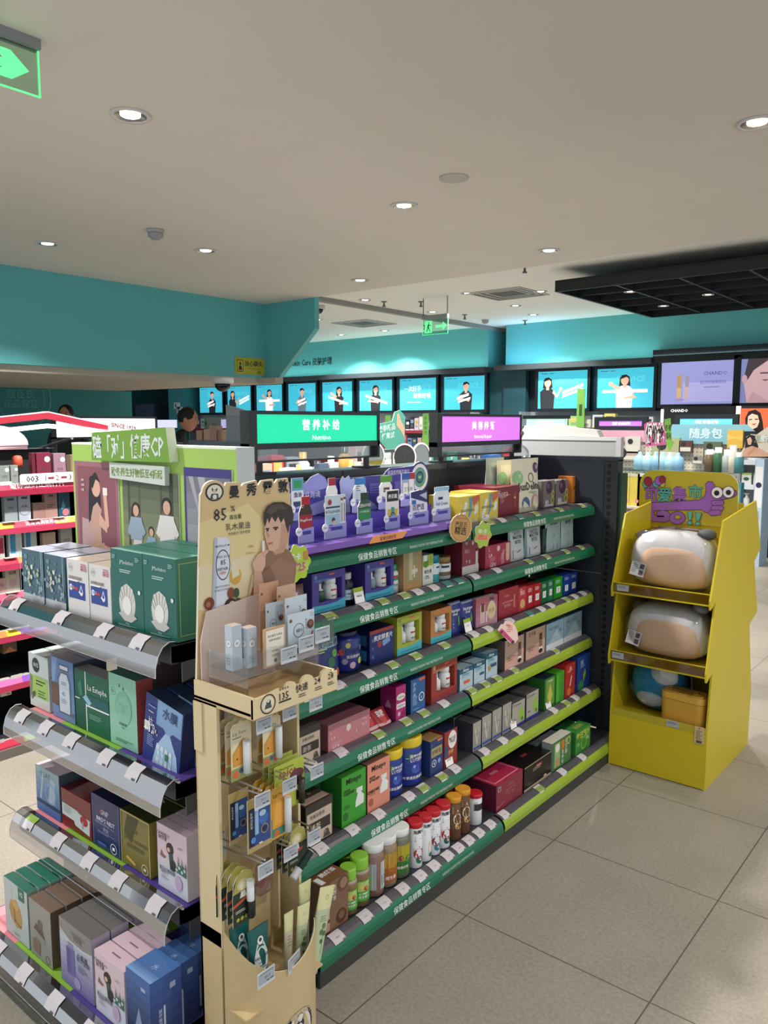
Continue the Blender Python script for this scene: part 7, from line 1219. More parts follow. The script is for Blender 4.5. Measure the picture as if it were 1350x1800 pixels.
for i, (x0, x1, y0, y1) in enumerate(SC):
    Y = 10.86; a, b_ = ony(x0, y0, Y), ony(x1, y1, Y)
    lightbox(1, a.x, b_.x, 1.785, 2.325 if i < 8 else 2.34, Y, base+pa[i], 'turquoise light box poster of '+lb_[i] if i != 6 else 'turquoise light box poster with white slogan lettering and no person')
Y = 10.78; LV = '#8f92c8'
a, b_ = ony(1163, 640, Y), ony(1293, 709, Y)
lightbox(0, a.x, b_.x, 1.82, 2.39, Y, [('g', 0, 0, 1, 1, '#8a90cc', '#a4a4d2', 3) if 0 else ('r', .3, .05, .98, .5, E('#a8a6d6')), ('t', 'CHANDO', .72, .7, .07, E('#4a4a7a'), .004), ('t', '自然无瑕鲜女肌', .7, .5, .05, E('#55558a')), ('l', .58, .82, .38, 1, .03, E('#55558a')), ('r', .22, .15, .28, .6, E('#c8a878')), ('r', .22, .38, .28, .68, E('#b08a5c')), ('r', .33, .15, .38, .55, E('#c0a4a0')), ('r', .33, .4, .38, .66, E('#9a8a9c')), ('l', .2, .4, .1, 1, .03, E('#a85a7a'))], 'lavender video screen with two bottles on the back wall', LV, .9)
a, b_ = ony(1297, 632, Y), ony(1390, 706, Y)
lightbox(0, a.x, b_.x, 1.825, 2.41, Y, [('p', [(.2, .0), (.12, .5), (.2, .8), (.5, .95), (1, .9), (1, 0)], E('#c8a4a8')), ('p', [(.12, .5), (.2, 1), (1, 1), (1, .92), (.55, .9), (.3, .7), (.2, .5)], E('#4a4048', .6)), ('c', .14, .52, .05, E('#c09aa0'), .08), ('p', [(.42, .62), (.62, .62), (.62, .65), (.42, .65)], E('#5a4448', .6)), ('p', [(.45, .5), (.6, .5), (.52, .46)], E('#7a5a60', .6)), ('p', [(.7, .5), (.82, .38), (.72, .34)], E('#b08c94')), ('p', [(.66, .22), (.82, .24), (.76, .16)], E('#a4606c')), ('p', [(.2, 0), (.3, .25), (.6, .02), (.6, 0)], E('#b8949c'))], 'video screen showing a close-up woman face with closed eyes', '#7f86b8', .8)
# shelving of the back wall under the light boxes, with goods
def rackunit(name, label, x0, x1, Y, zs, top, col, edge, depth=.32):
    t = thing(name, label, 'shelf unit', (x0, Y, 0)); w = x1-x0
    m = MB(); m.box(0, w, depth, depth+.03, 0, top, M(col, .5)); m.box(-.02, 0, 0, depth+.03, 0, top, M(col, .5)); m.box(w, w+.02, 0, depth+.03, 0, top, M(col, .5)); m.obj('carcass', t)
    for z in zs: m = MB(); m.box(0, w, .01, depth, z-.02, z, M('#b8b8bc', .4)); m.box(0, w, 0, .012, z-.045, z+.006, M(edge, .35)); m.obj('shelf', t)
    return t
rng = random.Random(21)
PAL = ['#cfc6cc', '#e0dcdc', '#b8404c', '#5a82b8', '#e8c8cc', '#303a58', '#8ab4cc', '#d89ab0', '#e4e2da', '#6a4a6a', '#4a8a7a', '#d8c08a']
def minis(n, x0, x1, Y, z, hmin, hmax, lab, grp, pal=None, kinds='bb', w=None, X=None, marks=True):
    # small goods seen from far away, each an object of its own; along x at depth Y, or along y when X is given
    pal = pal or PAL; names = {'b': 'product_box', 'o': 'product_bottle'}
    for k in range(n):
        u = x0+(x1-x0)*(k+.5)/n; ww = (w or abs(x1-x0)/n)*rng.uniform(.72, .92); h = rng.uniform(hmin, hmax); c = pal[k % len(pal)] if n <= len(pal) else rng.choice(pal)
        kd = rng.choice(kinds); m = MB()
        if kd == 'b':
            m.box(-ww/2, ww/2, 0, ww*.6, 0, h, M(c, .4))
            c2 = rng.choice(['#f0eeec', '#3a3a44', '#c8a860', '#7a9ab8'])
            m.art([('r', .15, .55, .85, .8, c2), ('l', .2, .8, .4, 3, .07, '#77777c'), ('r', 0, 0, 1, .12, rng.choice(pal))], (-ww/2, 0, 0), X_, Z_, ww, h, .001)
        else:
            r = ww*.42; m.lathe([(r, 0), (r, h*.68), (r*.55, h*.78), (r*.55, h)], [M(c, .3), M(c, .3), M(rng.choice(['#e8e8e6', '#2a2a2e', '#c8a050']), .3)], 12, (0, r, 0))
        lb = lab % ORD[k] if '%s' in lab else lab
        if X is None: m.obj(names[kd], loc=(u, Y, z+.001), label=lb, cat='box' if kd == 'b' else 'bottle', group=grp)
        else: m.obj(names[kd], loc=(X, u, z+.001), rz=PI/2, label=lb, cat='box' if kd == 'b' else 'bottle', group=grp)
ORD = ['first', 'second', 'third', 'fourth', 'fifth', 'sixth', 'seventh', 'eighth', 'ninth', 'tenth', 'eleventh', 'twelfth', 'thirteenth', 'fourteenth', 'fifteenth', 'sixteenth', 'seventeenth', 'eighteenth', 'nineteenth', 'twentieth']
rackunit('wall_shelving', 'grey wall shelving with dark red edges under the turquoise back posters', -14.3, -7.0, 10.62, (.5, .9, 1.17, 1.44), 1.74, '#8a8e94', '#8a2a38')
Xp = lambda px, Y: ony(px, 740, Y).x
minis(9, Xp(690, 10.66), Xp(760, 10.66), 10.66, 1.44, .16, .25, '%s box from the hand board side on the upper red edged wall shelf', 'goods on the upper red edged wall shelf', ['#d8b0b8', '#cfcbd0', '#c8c6cc', '#1c2230', '#2a2a3c', '#c9c4c8', '#e0d8d8', '#9aa0b0', '#b8b4bc'])
minis(8, Xp(690, 10.66), Xp(760, 10.66), 10.66, 1.17, .14, .2, '%s box from the hand board side on the lower red edged wall shelf', 'goods on the lower red edged wall shelf', ['#243a58', '#2f6a8a', '#c05a70', '#6a9ac8', '#34507e', '#c8b0b8', '#e0d8d8', '#8090b0'])
minis(6, Xp(352, 10.66), Xp(424, 10.66), 10.66, 1.44, .12, .26, '%s pale item from the pillar on the wall shelf behind the person', 'goods on the far wall shelf', ['#c8ccd4', '#dfe2e6', '#b0b8c4', '#c8b8a8', '#d8d4d8', '#a8b4b8'])
rackunit('wall_shelving', 'grey wall shelving under the light boxes right of the teal pillar', -6.1, 2.2, 10.62, (.5, .9, 1.2, 1.5), 1.74, '#7a8288', '#5a6068')
minis(10, Xp(940, 10.66), Xp(1150, 10.66), 10.66, 1.5, .12, .22, '%s pale item from the pillar on the wall shelf under the right light boxes', 'goods on the right wall shelf', ['#c8ccd0', '#dadcdc', '#a8b8b0', '#8ab46a', '#d8d0c0', '#b8bcc8', '#d0c46a', '#c8c8cc', '#9aa4ac', '#d4d8dc'])
for px, l in ((748, 'green upright notice strip on the wall shelving by the violet sign'), (682, 'green upright notice strip behind the hand shaped board'), (362, 'small green notice on the far wall shelf'), (1020, 'green upright notice strip under the right light boxes')):
    m = MB(); m.box(-.06, .06, 0, .01, 0, .55 if px in (748, 1020) else .25, M('#6aa048', .5)); m.art([('v', '热卖推荐', .5, .85, .6, '#2a4a1c')] if px == 748 else [('r', .3, .3, .7, .6, '#2a4a1c')], (-.06, 0, 0), X_, Z_, .12, .55 if px in (748, 1020) else .25)
    m.obj('notice_strip', loc=(Xp(px, 10.6), 10.6, 1.175 if px == 748 else 1.445 if px != 1020 else 1.505), label=l, cat='notice')
# ================================================================== cosmetic counter in the next aisle, seen over the gondola
cg = thing('cosmetic_counter', 'dark cosmetic counter with turquoise lit edge in the next aisle behind the long shelf', 'counter', (-3.75, 2.7, 0))
m = MB(); m.box(-.35, .30, 0, 4.3, 0, 1.12, M('#2c3338', .5)); m.obj('carcass', cg)
m = MB(); m.box(-.36, .33, -.01, 4.31, 1.12, 1.15, M('#4a5358', .25)); m.obj('counter_top', cg)
m = MB(); m.box(.331, .34, 0, 4.3, 1.11, 1.155, E('#56c4cc', .8)); m.obj('reflection_edge', cg)  # glowing strip put in for turquoise screen reflections
minis(16, 3.0, 4.55, 0, 1.15, .08, .2, '%s item along the front of the cosmetic counter from the Nutrition sign end', 'goods on the front of the cosmetic counter', ['#c8a890', '#b03a48', '#d8c8a8', '#e0d4cc', '#c05060', '#9aa0a4', '#d8b070', '#e4dcd8', '#4a5a70', '#c8b4a4', '#d04a50', '#ddd8d0'], 'bbo', None, -3.5)
minis(14, 3.05, 4.9, 0, 1.15, .16, .28, '%s taller item in the second row of the cosmetic counter', 'goods in the second row of the cosmetic counter', ['#a8303c', '#c8ccd0', '#8a9098', '#d8d4cc', '#5a6a78', '#c8a050', '#b8c4c8', '#6a3a44', '#d8b8b0', '#3a4450'], 'bbo', None, -3.66)
minis(10, 4.95, 6.8, 0, 1.15, .12, .26, '%s item on the far part of the cosmetic counter past the hand board', 'goods on the far part of the cosmetic counter', ['#e0dcd4', '#4a8a5a', '#d8c040', '#c8ccd4', '#3a6ab0', '#e4e0e0', '#c8404c', '#8ac0b0', '#d8d0c8', '#b0a060'], 'bob', None, -3.55)
def mirror(px, py, X, r, lab, rz):
    P = onx(px, py, X); t = thing('round_mirror', lab, 'mirror', (X, P.y, 1.151), rz)
    zc = P.z-1.151; m = MB(); m.lathe([(r, -.006), (r*1.12, -.006), (r*1.12, .006), (r, .006)], M('#e0d8d2', .4), 28, cap=False); m.warp(lambda a, b, c: (a*.85, c, b+zc)); m.obj('frame', t)
    m = MB(); m.lathe([(r, .003), (.001, .003)], M('#9aa09a', .03, .9), 28, cap=False); m.warp(lambda a, b, c: (a*.85, c-.004, b+zc)); m.obj('glass', t)
    m = MB(); m.tube([(0, 0, 0), (0, 0, max(.01, zc-r*1.12))], .008, M('#c8c0ba', .4), 8); m.lathe([(.05, 0), (.05, .006), (.01, .008)], M('#c8c0ba', .4), 18); m.obj('stand', t)
mirror(711, 804, -3.45, .088, 'oval table mirror, grey faced, in the middle of the counter behind the purple stage', .75)
mirror(740, 802, -3.45, .088, 'oval table mirror showing pale pink, beside the violet sign post', 1.3)
mirror(656, 802, -3.45, .088, 'oval table mirror half hidden behind the Nutrition sign post', 1.1)
# teal board with a hand
X = -3.5; hbd = thing('hand_promo_board', 'teal promotion board shaped with a raised hand, between the two lit signs', 'promotion board', (X, onx(665, 760, X).y, 0), PI/2)
def H2(px, py): p = onx(px, py, X); return (p.y-onx(665, 760, X).y, p.z)
m = MB(); o_ = [H2(*p) for p in ((664, 746), (690, 740), (694, 724), (703, 721), (710, 728), (712, 740), (711, 788), (680, 790), (664, 770))]
m.prism(o_ if area(o_) > 0 else o_[::-1], (0, 0, 0), X_, Z_, .006, M('#4a9484', .5), M('#a8c8c0', .5))
ha = [H2(*p) for p in ((698, 728), (701, 726), (705, 740), (711, 752), (711, 770), (704, 756), (697, 748))]; m.face([(x, -.001, z) for x, z in (ha if area(ha) > 0 else ha[::-1])], '#c09a84')
for tx, px, py, wd in (('换季新品', 680, 752, 30), ('任意试', 682, 766, 28)):
    c = H2(px, py); m.text(tx, (c[0], -.0012, c[1]), Vector((1, 0, .12)).normalized(), Z_, abs(H2(px, py-12)[1]-c[1]), M('#b8d4cc', .5), .02, abs(H2(px+wd, py)[0]-c[0]))
m.obj('printed_board', hbd); m = MB(); z = H2(690, 790)[1]; m.box(.05, .25, -.004, .004, z-.02, z, M('#3a4448', .5)); m.tube([(.15, 0, 1.151), (.15, 0, z)], .006, M('#6a7478', .4), 8); m.obj('stand', hbd)
X = -3.5
for px, l in ((752, 'small teal price card with white lettering beside the violet sign'), (795, 'small teal price card under the violet sign glass')):
    P = onx(px, 812, X); m = MB(); m.box(-.07, .07, 0, .004, 0, .085, M('#4a9a88', .5)); m.text('手部' if px == 752 else '护', (0, -.0008, .045), X_, Z_, .05, M('#d8e8e2', .5), .015, .11); m.obj('price_card', loc=(X, P.y, 1.151+.12), rz=PI/2, label=l, cat='sign'); 
    MB().box(-.006, .006, .005, .011, -.12, .0, M('#8a9296', .4)).obj('price_card', loc=(X, P.y, 1.151+.12), rz=PI/2) if 0 else None
# ================================================================== oral care light box and the far left gondola
X = -5.0
t = thing('light_box_sign', 'long white lit oral care sign box behind the red shelf unit', 'sign', (X, 3.02, 1.45), PI/2); w = .78
m = MB(); m.box(-w/2, w/2, -.02, .03, .155, .17, M('#2c3438', .4)); m.box(-w/2, w/2, -.02, .03, .02, .032, M('#2c3438', .4)); m.box(w/2-.012, w/2, -.02, .03, -.2, .155, M('#2c3438', .4)); m.box(-w/2, -w/2+.012, -.02, .03, -.2, .155, M('#2c3438', .4)); m.obj('frame', t)
m = MB(); m.box(-w/2+.012, w/2-.012, -.015, .025, .032, .155, E('#f4f6fa', 3.0)); m.text('口腔护理', (-.0, -.0156, .105), X_, Z_, .05, E('#6a7a9a', .4), .0, .26); m.text('Oral Care', (-.0, -.0156, .055), X_, Z_, .03, E('#8aa0b8', .5), .0, .2); m.obj('lit_panel', t)
og_ = thing('oral_care_gondola', 'dark low shelf unit under the white lit oral care sign', 'shelf unit', (X, 2.5, 0))
m = MB(); m.box(-.3, .3, 0, 1.2, 0, 1.235, M('#23292e', .5)); m.obj('carcass', og_); m = MB(); m.box(-.32, .32, -.01, 1.21, 1.235, 1.25, M('#343c42', .4)); m.obj('top_cap', og_)
minis(8, 2.65, 3.55, 0, 1.25, .1, .19, '%s item on top of the oral care shelf unit', 'goods on the oral care shelf unit', ['#c8a888', '#e0e2e6', '#8a6a50', '#6a5a9a', '#d8dce4', '#5a7ab0', '#e8dcd8', '#3a3a44'], 'bb', None, -4.85)
# left gondola with red and iridescent shelf edges
LX, LY0, LY1 = -3.70, .9, 2.13
lg = thing('red_edged_gondola', 'black shelf unit with red and rainbow foil shelf edges at the picture side', 'shelf unit', (-4.1, LY0, 0))
def LG_(mb, n, par=None):
    o = mb.obj(n, par or lg)
    if not par: o.location = (4.1, -LY0, 0)
    return o
m = MB(); m.box(-4.16, -4.10, LY0, LY1, 0, 1.44, M('#15181b', .6)); LG_(m, 'back_panel')
m = MB(); m.box(-4.10, -3.64, LY0, LY1, 0, .045, M('#6a6560', .5)); m.box(-4.10, LX, LY1, LY1+.02, 0, 1.30, M('#14171a', .6)); LG_(m, 'kick_plate')
LZ = [1.285, 1.105, .935, .768, .59, .352, .075]
FO = ['#c8506a', '#d8c030', '#8a50b8', '#40b8b0', '#d86aa8', '#6a80d8', '#c03048', '#d88040', '#b8d060']
rl = random.Random(3)
for i, z in enumerate(LZ):
    m = MB(); xf = LX+(.05 if i == 6 else 0); m.box(-4.10, xf-.03, LY0, LY1, z-.025, z-.003, M('#2a2d30', .45)); so = LG_(m, 'shelf')
    m = MB(); y = LY0
    while y < LY1-.01:
        dy = rl.uniform(.05, .22) if i else 9; y2 = min(LY1, y+dy); c = '#a82444' if i == 0 else rl.choice(FO if i > 1 else FO[:1]+['#c0485a', '#b83a54', '#d8a040'])
        m.face([(xf, y, z-.05), (xf, y2, z-.05), (xf-.003, y2, z-.022), (xf-.003, y, z-.022)], M('#8a1c38' if i == 0 else '#a83450', .3)); m.face([(xf-.003, y, z-.022), (xf-.003, y2, z-.022), (xf-.022, y2, z+.004), (xf-.022, y, z+.004)], M(c, .25, .35 if i else 0)); y = y2
    m.face([(xf-.022, LY0, z+.004), (xf-.022, LY1, z+.004), (xf-.04, LY1, z+.005), (xf-.04, LY0, z+.005)], M('#a8a4a4', .4))
    if i == 0: m.text('玻尿酸的正确打开', (xf-.011, 1.86, z-.004), Y_, Vector((-.6, 0, .8)), .034, M('#f0dce0', .5), .01, .30)
    if i == 1: m.text('润滑满满玻尿酸 感受', (xf-.011, 1.90, z-.008), Y_, Vector((-.6, 0, .8)), .024, M('#f0c8d0', .5), .004, .24)
    m.obj('foil_edge', so)
    for k in range(5):
        y = LY0+.66+k*.125; q = MB(); q.box(xf-.02, xf-.0195, y, y+.055, z-.006, z+.018, M('#c8c4c4', .5)) if i in (0, 5, 6) else q.box(xf-.04, xf-.006, y, y+.06, z+.0055, z+.007, M('#bdb9b8', .5)); q.obj('price_tag', so)
PS['a'] = (LX-.055, LZ[0]); 
for i, z in enumerate(LZ): PS['L%d' % i] = (LX-.045+(.05 if i == 6 else 0), z)
def lbox(i, label, xl, xr, yt, col, art=[], d=.03, **k): return sbox(('s', 'L%d' % i), label, xl, xr, yt, d, col, art, **k)
sil_ = lambda tx, c='#34405a': [('t', tx, .5, .55, .3, c, .004), ('r', .25, .82, .75, .9, c)]
n3 = lambda tx: [('t', tx, .5, .45, .34, '#3a3a40', .004), ('c', .75, .78, .2, '#c8d0dc')]
lbox(0, 'grey thin pack with number 003 on the top red shelf, at the picture edge', 0, 18, 819, '#78827e', n3('003'))
lbox(0, 'second grey thin pack with number 003 on the top red shelf', 20, 33, 818, '#7c8480', n3('003'))
lbox(0, 'dark crimson pack with number 003 on the top red shelf', 66, 91, 796, '#6f2338', n3('003'))
lbox(0, 'dark crimson pack behind the other crimson one', 58, 64, 796, '#571c2c')
lbox(0, 'mauve pack with number 003 on the top red shelf beside the poster board', 96, 117, 797, '#8a6a78', n3('003'))
q = MB(); q.prism(rrect(0, 0, .30, .05, .012), (0, 0, 0), X_, Z_, .003, M('#e4dcdc', .4)); q.art([('t', '003', .2, .5, .14, '#2a2026', .012), ('t', '1', .42, .5, .12, '#5a2a34'), ('r', .46, .4, .56, .6, '#7a2a3c'), ('t', '2', .62, .5, .12, '#5a2a34'), ('r', .68, .4, .78, .6, '#7a2a3c'), ('t', '3', .84, .5, .12, '#5a2a34'), ('r', .89, .4, .98, .6, '#7a2a3c')], (0, 0, 0), X_, Z_, .30, .05)
P = onx(34, 832, LX-.0); q.obj('shelf_talker', loc=(LX+.003, P.y, LZ[0]+.0), rz=PI/2, label='white numbered 003 shelf card above the top red shelf edge', cat='sign')
q = MB(); q.blob((0, .02, .03), (.028, .02, .03), M('#c8503c', .4), 10, 6, .6); P = onx(27, 815, LX-.12); q.obj('wrapped_pack', loc=(LX-.14, P.y, LZ[0]+.075), label='small orange wrapped pack lying on the grey 003 packs', cat='pack') 
lbox(1, 'silver pack lettered AIR on the second red shelf, at the picture edge', 9, 32, 872, '#8a9298', sil_('AIR'))
lbox(1, 'silver pack lettered AIR with a round arc on the second red shelf', 34, 55, 869, '#a0a8b4', sil_('AIR')+[('o', .5, .4, .42, .03, '#5a6070')])
lbox(1, 'short brown pink pack on the second red shelf', 59, 80, 884, '#8f6f68', [('t', '001', .5, .6, .2, '#5a3a34')])
lbox(1, 'tall brown pink pack on the second red shelf', 80, 102, 865, '#9a7a70', [('r', .3, .82, .7, .88, '#2c3a5a'), ('l', .2, .8, .5, 2, .08, '#6a4a44')])
lbox(1, 'dark teal pack with pink shape on the second red shelf', 104, 124, 865, '#1f4a5a', [('c', .6, .2, .3, '#b06a70'), ('p', [(.2, .3), (.6, .4), (.4, .7)], '#5a8a9a')])
lbox(2, 'white and red pack on the third red shelf, at the picture edge', 0, 9, 934, '#b8b4b0', [('r', 0, .2, .8, .75, '#a83044')])
lbox(2, 'white pack with a blue panel on the third red shelf', 17, 40, 930, '#c0c8c4', [('r', .1, .15, .5, .92, '#3a8ab0'), ('v', '001', .76, .5, .2, '#2a3a44')])
lbox(2, 'white pack with a blue panel on the third red shelf, beside the gap', 45, 66, 928, '#b0b8b6', [('r', .08, .12, .48, .95, '#3a7a9c'), ('v', '00', .74, .4, .22, '#2a3a44')])
lbox(2, 'beige pack with number 002 on the third red shelf', 76, 99, 937, '#b09a86', [('t', '002', .55, .4, .3, '#5a3a2c')])
lbox(2, 'grey pack with number 003 on the third red shelf', 108, 128, 921, '#9a9a94', [('t', '003', .5, .4, .36, '#3a3a3c', .01)])
lbox(3, 'small pink pack on the fourth red shelf, at the picture edge', 0, 11, 1017, '#c09a94', [('l', .1, .8, .6, 2, .1, '#8a5a5a')])
lbox(3, 'beige pack with a pink round picture on the fourth red shelf', 11, 36, 996, '#b8ada0', [('c', .5, .35, .28, '#b8949a'), ('t', '超薄', .5, .74, .26, '#5a4a4a', .008)])
lbox(4, 'brown pouch pack on the fifth red shelf', 3, 28, 1150, '#5a4230', [('p', [(0, 1), (1, 1), (.5, .75)], '#a0683a'), ('c', .5, .45, .06, '#b8a080')])
lbox(4, 'white pack with a blue tube picture on the fifth red shelf', 30, 49, 1127, '#b8bcbc', [('r', .22, .3, .75, .8, '#2c4a80'), ('r', .3, .05, .65, .3, '#d0ccc4'), ('c', .5, .7, .2, '#6a9ac8', .1)])
lbox(4, 'white and black lubricant pack on the fifth red shelf', 52, 69, 1118, '#cfccc4', [('r', .05, .5, .95, .95, '#23283a'), ('t', 'KY', .5, .7, .4, WH, .02)])
lbox(4, 'grey pack with a blue oval on the fifth red shelf', 70, 85, 1115, '#8f969a', [('c', .55, .7, .3, '#3a5a90', .1)])
lbox(4, 'navy and white round pack on the fifth red shelf', 87, 102, 1118, '#28407a', [('c', .5, .8, .4, '#b8c0c8', .2)])
lbox(4, 'orange pack on the fifth red shelf', 104, 116, 1120, '#b8502c', [('t', 'CO', .5, .4, .4, '#7a2a14', .01)])
lbox(4, 'red pack with white stripes on the fifth red shelf', 120, 155, 1122, '#b02c34', [('r', .2, .1, .22, .7, WH), ('r', .5, .1, .52, .7, WH), ('r', .8, .1, .82, .7, WH)])
lbox(5, 'cream box with a mauve device picture on the sixth red shelf', 0, 19, 1226, '#c8bfae', [('c', .35, .5, .2, '#7a4a5c', .35), ('r', .2, .1, .5, .5, '#7a4a5c'), ('p', [(.4, .1), (.8, .3), (.75, .38), (.4, .25)], '#7a4a5c'), ('c', .7, .9, .16, '#4a4448', .05)])
lbox(5, 'pale green box with a peach curve on the sixth red shelf', 27, 52, 1207, '#8fb4a4', [('o', .3, .2, .3, .06, '#c8a08a'), ('l', .25, .75, .9, 1, .04, '#5a7a6c')])
lbox(5, 'dark teal box behind the pale green box', 14, 26, 1207, '#2f4a48', [], dx=.06)
# gabled red light strip and pink header of the left gondola
t = thing('gable_light_header', 'red and white gabled light strip header above the red edged shelf unit', 'header sign', (-3.75, 1.2, 0))
def gb(px, py): p = onx(px, py, -3.75); return (p.y-1.2, p.z)
def strip3(pts, hgt, d, mm, name):
    m = MB()
    for (a, b_) in zip(pts, pts[1:]):
        A_, B_ = gb(*a), gb(*b_); m.prism([(A_[0], A_[1]-hgt), (B_[0], B_[1]-hgt), B_, A_], (0, 0, 0), Y_, Z_, d, mm)
    m.obj(name, t)
strip3([(-30, 737), (85, 725), (190, 748)], .03, .04, M('#a02a3a', .3), 'red_rail'); strip3([(-30, 735.5), (85, 723), (190, 746)], .006, .04, M('#c8c8cc', .3), 'silver_rail')
strip3([(-30, 757), (85, 745), (200, 756)], .02, .03, E('#f0e4dc', 3.0), 'light_strip')
m = MB(); A_ = gb(192, 752); m.prism([(A_[0], A_[1]-.0), (A_[0]+.16, A_[1]-.03), (A_[0]+.16, A_[1]+.015), (A_[0], A_[1]+.04)], (.008, 0, 0), Y_, Z_, .01, M('#d8d4d6', .5)); m.text('SINCE 1929', (.0092, A_[0]+.08, A_[1]+.006), Vector((0, 1, -.15)).normalized(), Z_, .03, M('#6a3440', .5), .02, .15); m.obj('since_plate', t)
m = MB(); y0 = gb(-30, 790)[0]; y1 = gb(78, 790)[0]; z0 = 1.445; m.box(-.20, -.17, y0, y1, z0-.0, gb(60, 778)[1], M('#d8b4bc', .5)); cc = gb(22, 790); m.prism([(cc[0]+.16*math.cos(k*PI/12), z0+.02+.10*math.sin(k*PI/12)) for k in range(13)], (-.165, 0, 0), Y_, Z_, .004, M('#dcc0c8', .5)); m.obj('pink_panel', t)
m = MB(); m.box(-.36, -.30, LY0-1.2, LY1-1.2, 1.441, 1.444, M('#3a3a3e', .5)); 
for y in (LY0-1.15, LY1-1.25): m.tube([(-.36, y, 1.442), (-.02, y, 1.50)], .008, M('#6a6a6e', .4), 8)
m.obj('bracket', t)
# ================================================================== pale partition and things beyond the shelf end
Y = 4.3; a, b_ = ony(905, 767, Y), ony(1092, 769, Y)
t = thing('grey_partition', 'pale grey framed partition panel standing beyond the far end of the black shelf unit', 'partition', (a.x, Y, 0)); w = b_.x-a.x
m = MB(); m.box(0, w-.03, .005, .03, 0, 1.475, M('#a6a8ac', .5)); m.obj('sheet', t); m = MB(); m.box(w-.03, w, 0, .04, 0, 1.495, M('#b9bcc0', .4)); m.box(0, w-.03, 0, .035, 1.475, 1.495, M('#c4c7ca', .4)); m.obj('frame', t)
m = MB(); m.prism([(.02, 1.496), (.55, 1.496), (.53, 1.535), (.36, 1.55), (.28, 1.57), (.06, 1.56)], (0, .015, 0), X_, Z_, .06, M('#c8c6c2', .6)); m.obj('folded_header', loc=(a.x, Y, 0), label='pale folded card header lying on the grey partition', cat='header card')
t = thing('glass_dome_vase', 'clear glass bottle vase with dried pale flowers on the shelf unit top', 'vase', (-1.99, 3.47, 1.4075))
m = MB(); m.lathe([(.042, .0), (.045, .01), (.044, .03), (.03, .05), (.012, .06), (.011, .075), (.014, .078)], CLR('#f0f4f4', .05), 20); m.obj('glass_bottle', t)
m = MB(); m.lathe([(.06, 0), (.06, -.0005), (.05, .001)], CLR('#eef2f2', .05), 20); rr = random.Random(8)
m = MB()
for k in range(14): m.blob((rr.uniform(-.02, .02), rr.uniform(-.02, .02), .10+rr.uniform(0, .05)), (.011, .011, .012), M(rr.choice(['#b8a58a', '#a08a70', '#cdbda4']), .9), 7, 5)
m.tube([(0, 0, .02), (0, 0, .11)], .002, M('#7a6a4a', .8), 6); m.obj('dried_flower', t)
# pegboard gondola
Y = 7.5; xl, xr = Xp(1040, Y), Xp(1303, Y); ZT = 1.50
pg = thing('pegboard_gondola', 'beige pegboard shelf unit behind the yellow display stand', 'shelf unit', (xl, Y, 0)); w = xr-xl
pm = bpy.data.materials.new('pegboard'); pm.use_nodes = True; nt = pm.node_tree; bb_ = nt.nodes['Principled BSDF']; bb_.inputs['Roughness'].default_value = .6
g = nt.nodes.new('ShaderNodeTexCoord'); sp = nt.nodes.new('ShaderNodeSeparateXYZ'); nt.links.new(g.outputs['Object'], sp.inputs[0])
def mt(op, a, b=None):
    n_ = nt.nodes.new('ShaderNodeMath'); n_.operation = op
    for i_, v in enumerate((a, b)):
        if v is None: continue
        if isinstance(v, (int, float)): n_.inputs[i_].default_value = v
        else: nt.links.new(v, n_.inputs[i_])
    return n_.outputs[0]
dx = mt('ABSOLUTE', mt('SUBTRACT', mt('FRACT', mt('MULTIPLY', sp.outputs[0], 28)), .5)); dz = mt('ABSOLUTE', mt('SUBTRACT', mt('FRACT', mt('MULTIPLY', sp.outputs[2], 28)), .5))
hole = mt('LESS_THAN', mt('ADD', mt('POWER', dx, 2), mt('POWER', dz, 2)), .03)
mxn = nt.nodes.new('ShaderNodeMix'); mxn.data_type = 'RGBA'; nt.links.new(hole, mxn.inputs['Factor']); mxn.inputs['A'].default_value = lin('#cfc6b6'); mxn.inputs['B'].default_value = lin('#7a7266'); nt.links.new(mxn.outputs['Result'], bb_.inputs['Base Color'])
m = MB(); m.box(0, w, .0, .03, .3, ZT, pm); m.obj('pegboard', pg)
m = MB(); m.box(0, w, -.4, 0, 0, .14, M('#8a8680', .5)); m.box(0, w, -.42, .0, .14, .16, M('#b8b4ac', .5)); m.obj('base', pg)
m = MB(); x1 = Xp(1180, Y)-xl; m.box(0, x1, -.02, .0, ZT-.11, ZT-.0, M('#cf9aae', .5)); m.obj('pink_header', pg)
m = MB(); m.prism([(x1, ZT-.12), (w, ZT-.12), (w, ZT+.0), (x1+.75, ZT+.0), (x1+.68, ZT+.06), (x1+.02, ZT+.06), (x1, ZT+.0)], (0, -.025, 0), X_, Z_, .01, M('#7fb4c4', .5)); m.text('随身包', (x1+.33, -.0256, ZT-.02), X_, Z_, .1, M('#cfe4e8', .5), .02); m.text('旅行 便携装', (x1+.95, -.0256, ZT-.06), X_, Z_, .06, M('#cfe4e8', .5), .01); m.obj('blue_header', pg)
for z, a_, b_ in ((1.14, 1095, 1300), (.80, 1093, 1300)):
    m = MB(); m.box(Xp(a_, Y)-xl, Xp(b_, Y)-xl, -.36, -.001, z-.015, z, CLR('#dfeef0', .1)) if z > 1 else m.box(Xp(a_, Y)-xl, Xp(b_, Y)-xl, -.40, -.001, z-.02, z, M('#c8c0b8', .5)); m.obj('shelf', pg)
Yf = Y-.34
for k, px in enumerate((1122, 1136, 1150, 1163, 1176, 1190)):
    m = MB(); r = .055; m.lathe([(r, 0), (r, .08), (r*.8, .12), (r*.3, .14), (r*.3, .16), (.01, .165)], M(['#8fc4dc', '#a4d0e2', '#88b8d8'][k % 3], .35), 14); m.obj('product_bottle', loc=(Xp(px, Yf), Yf+.07, 1.141), label='%s pale blue bottle in the row behind the pink price card' % ORD[k], cat='bottle', group='pale blue bottle row')
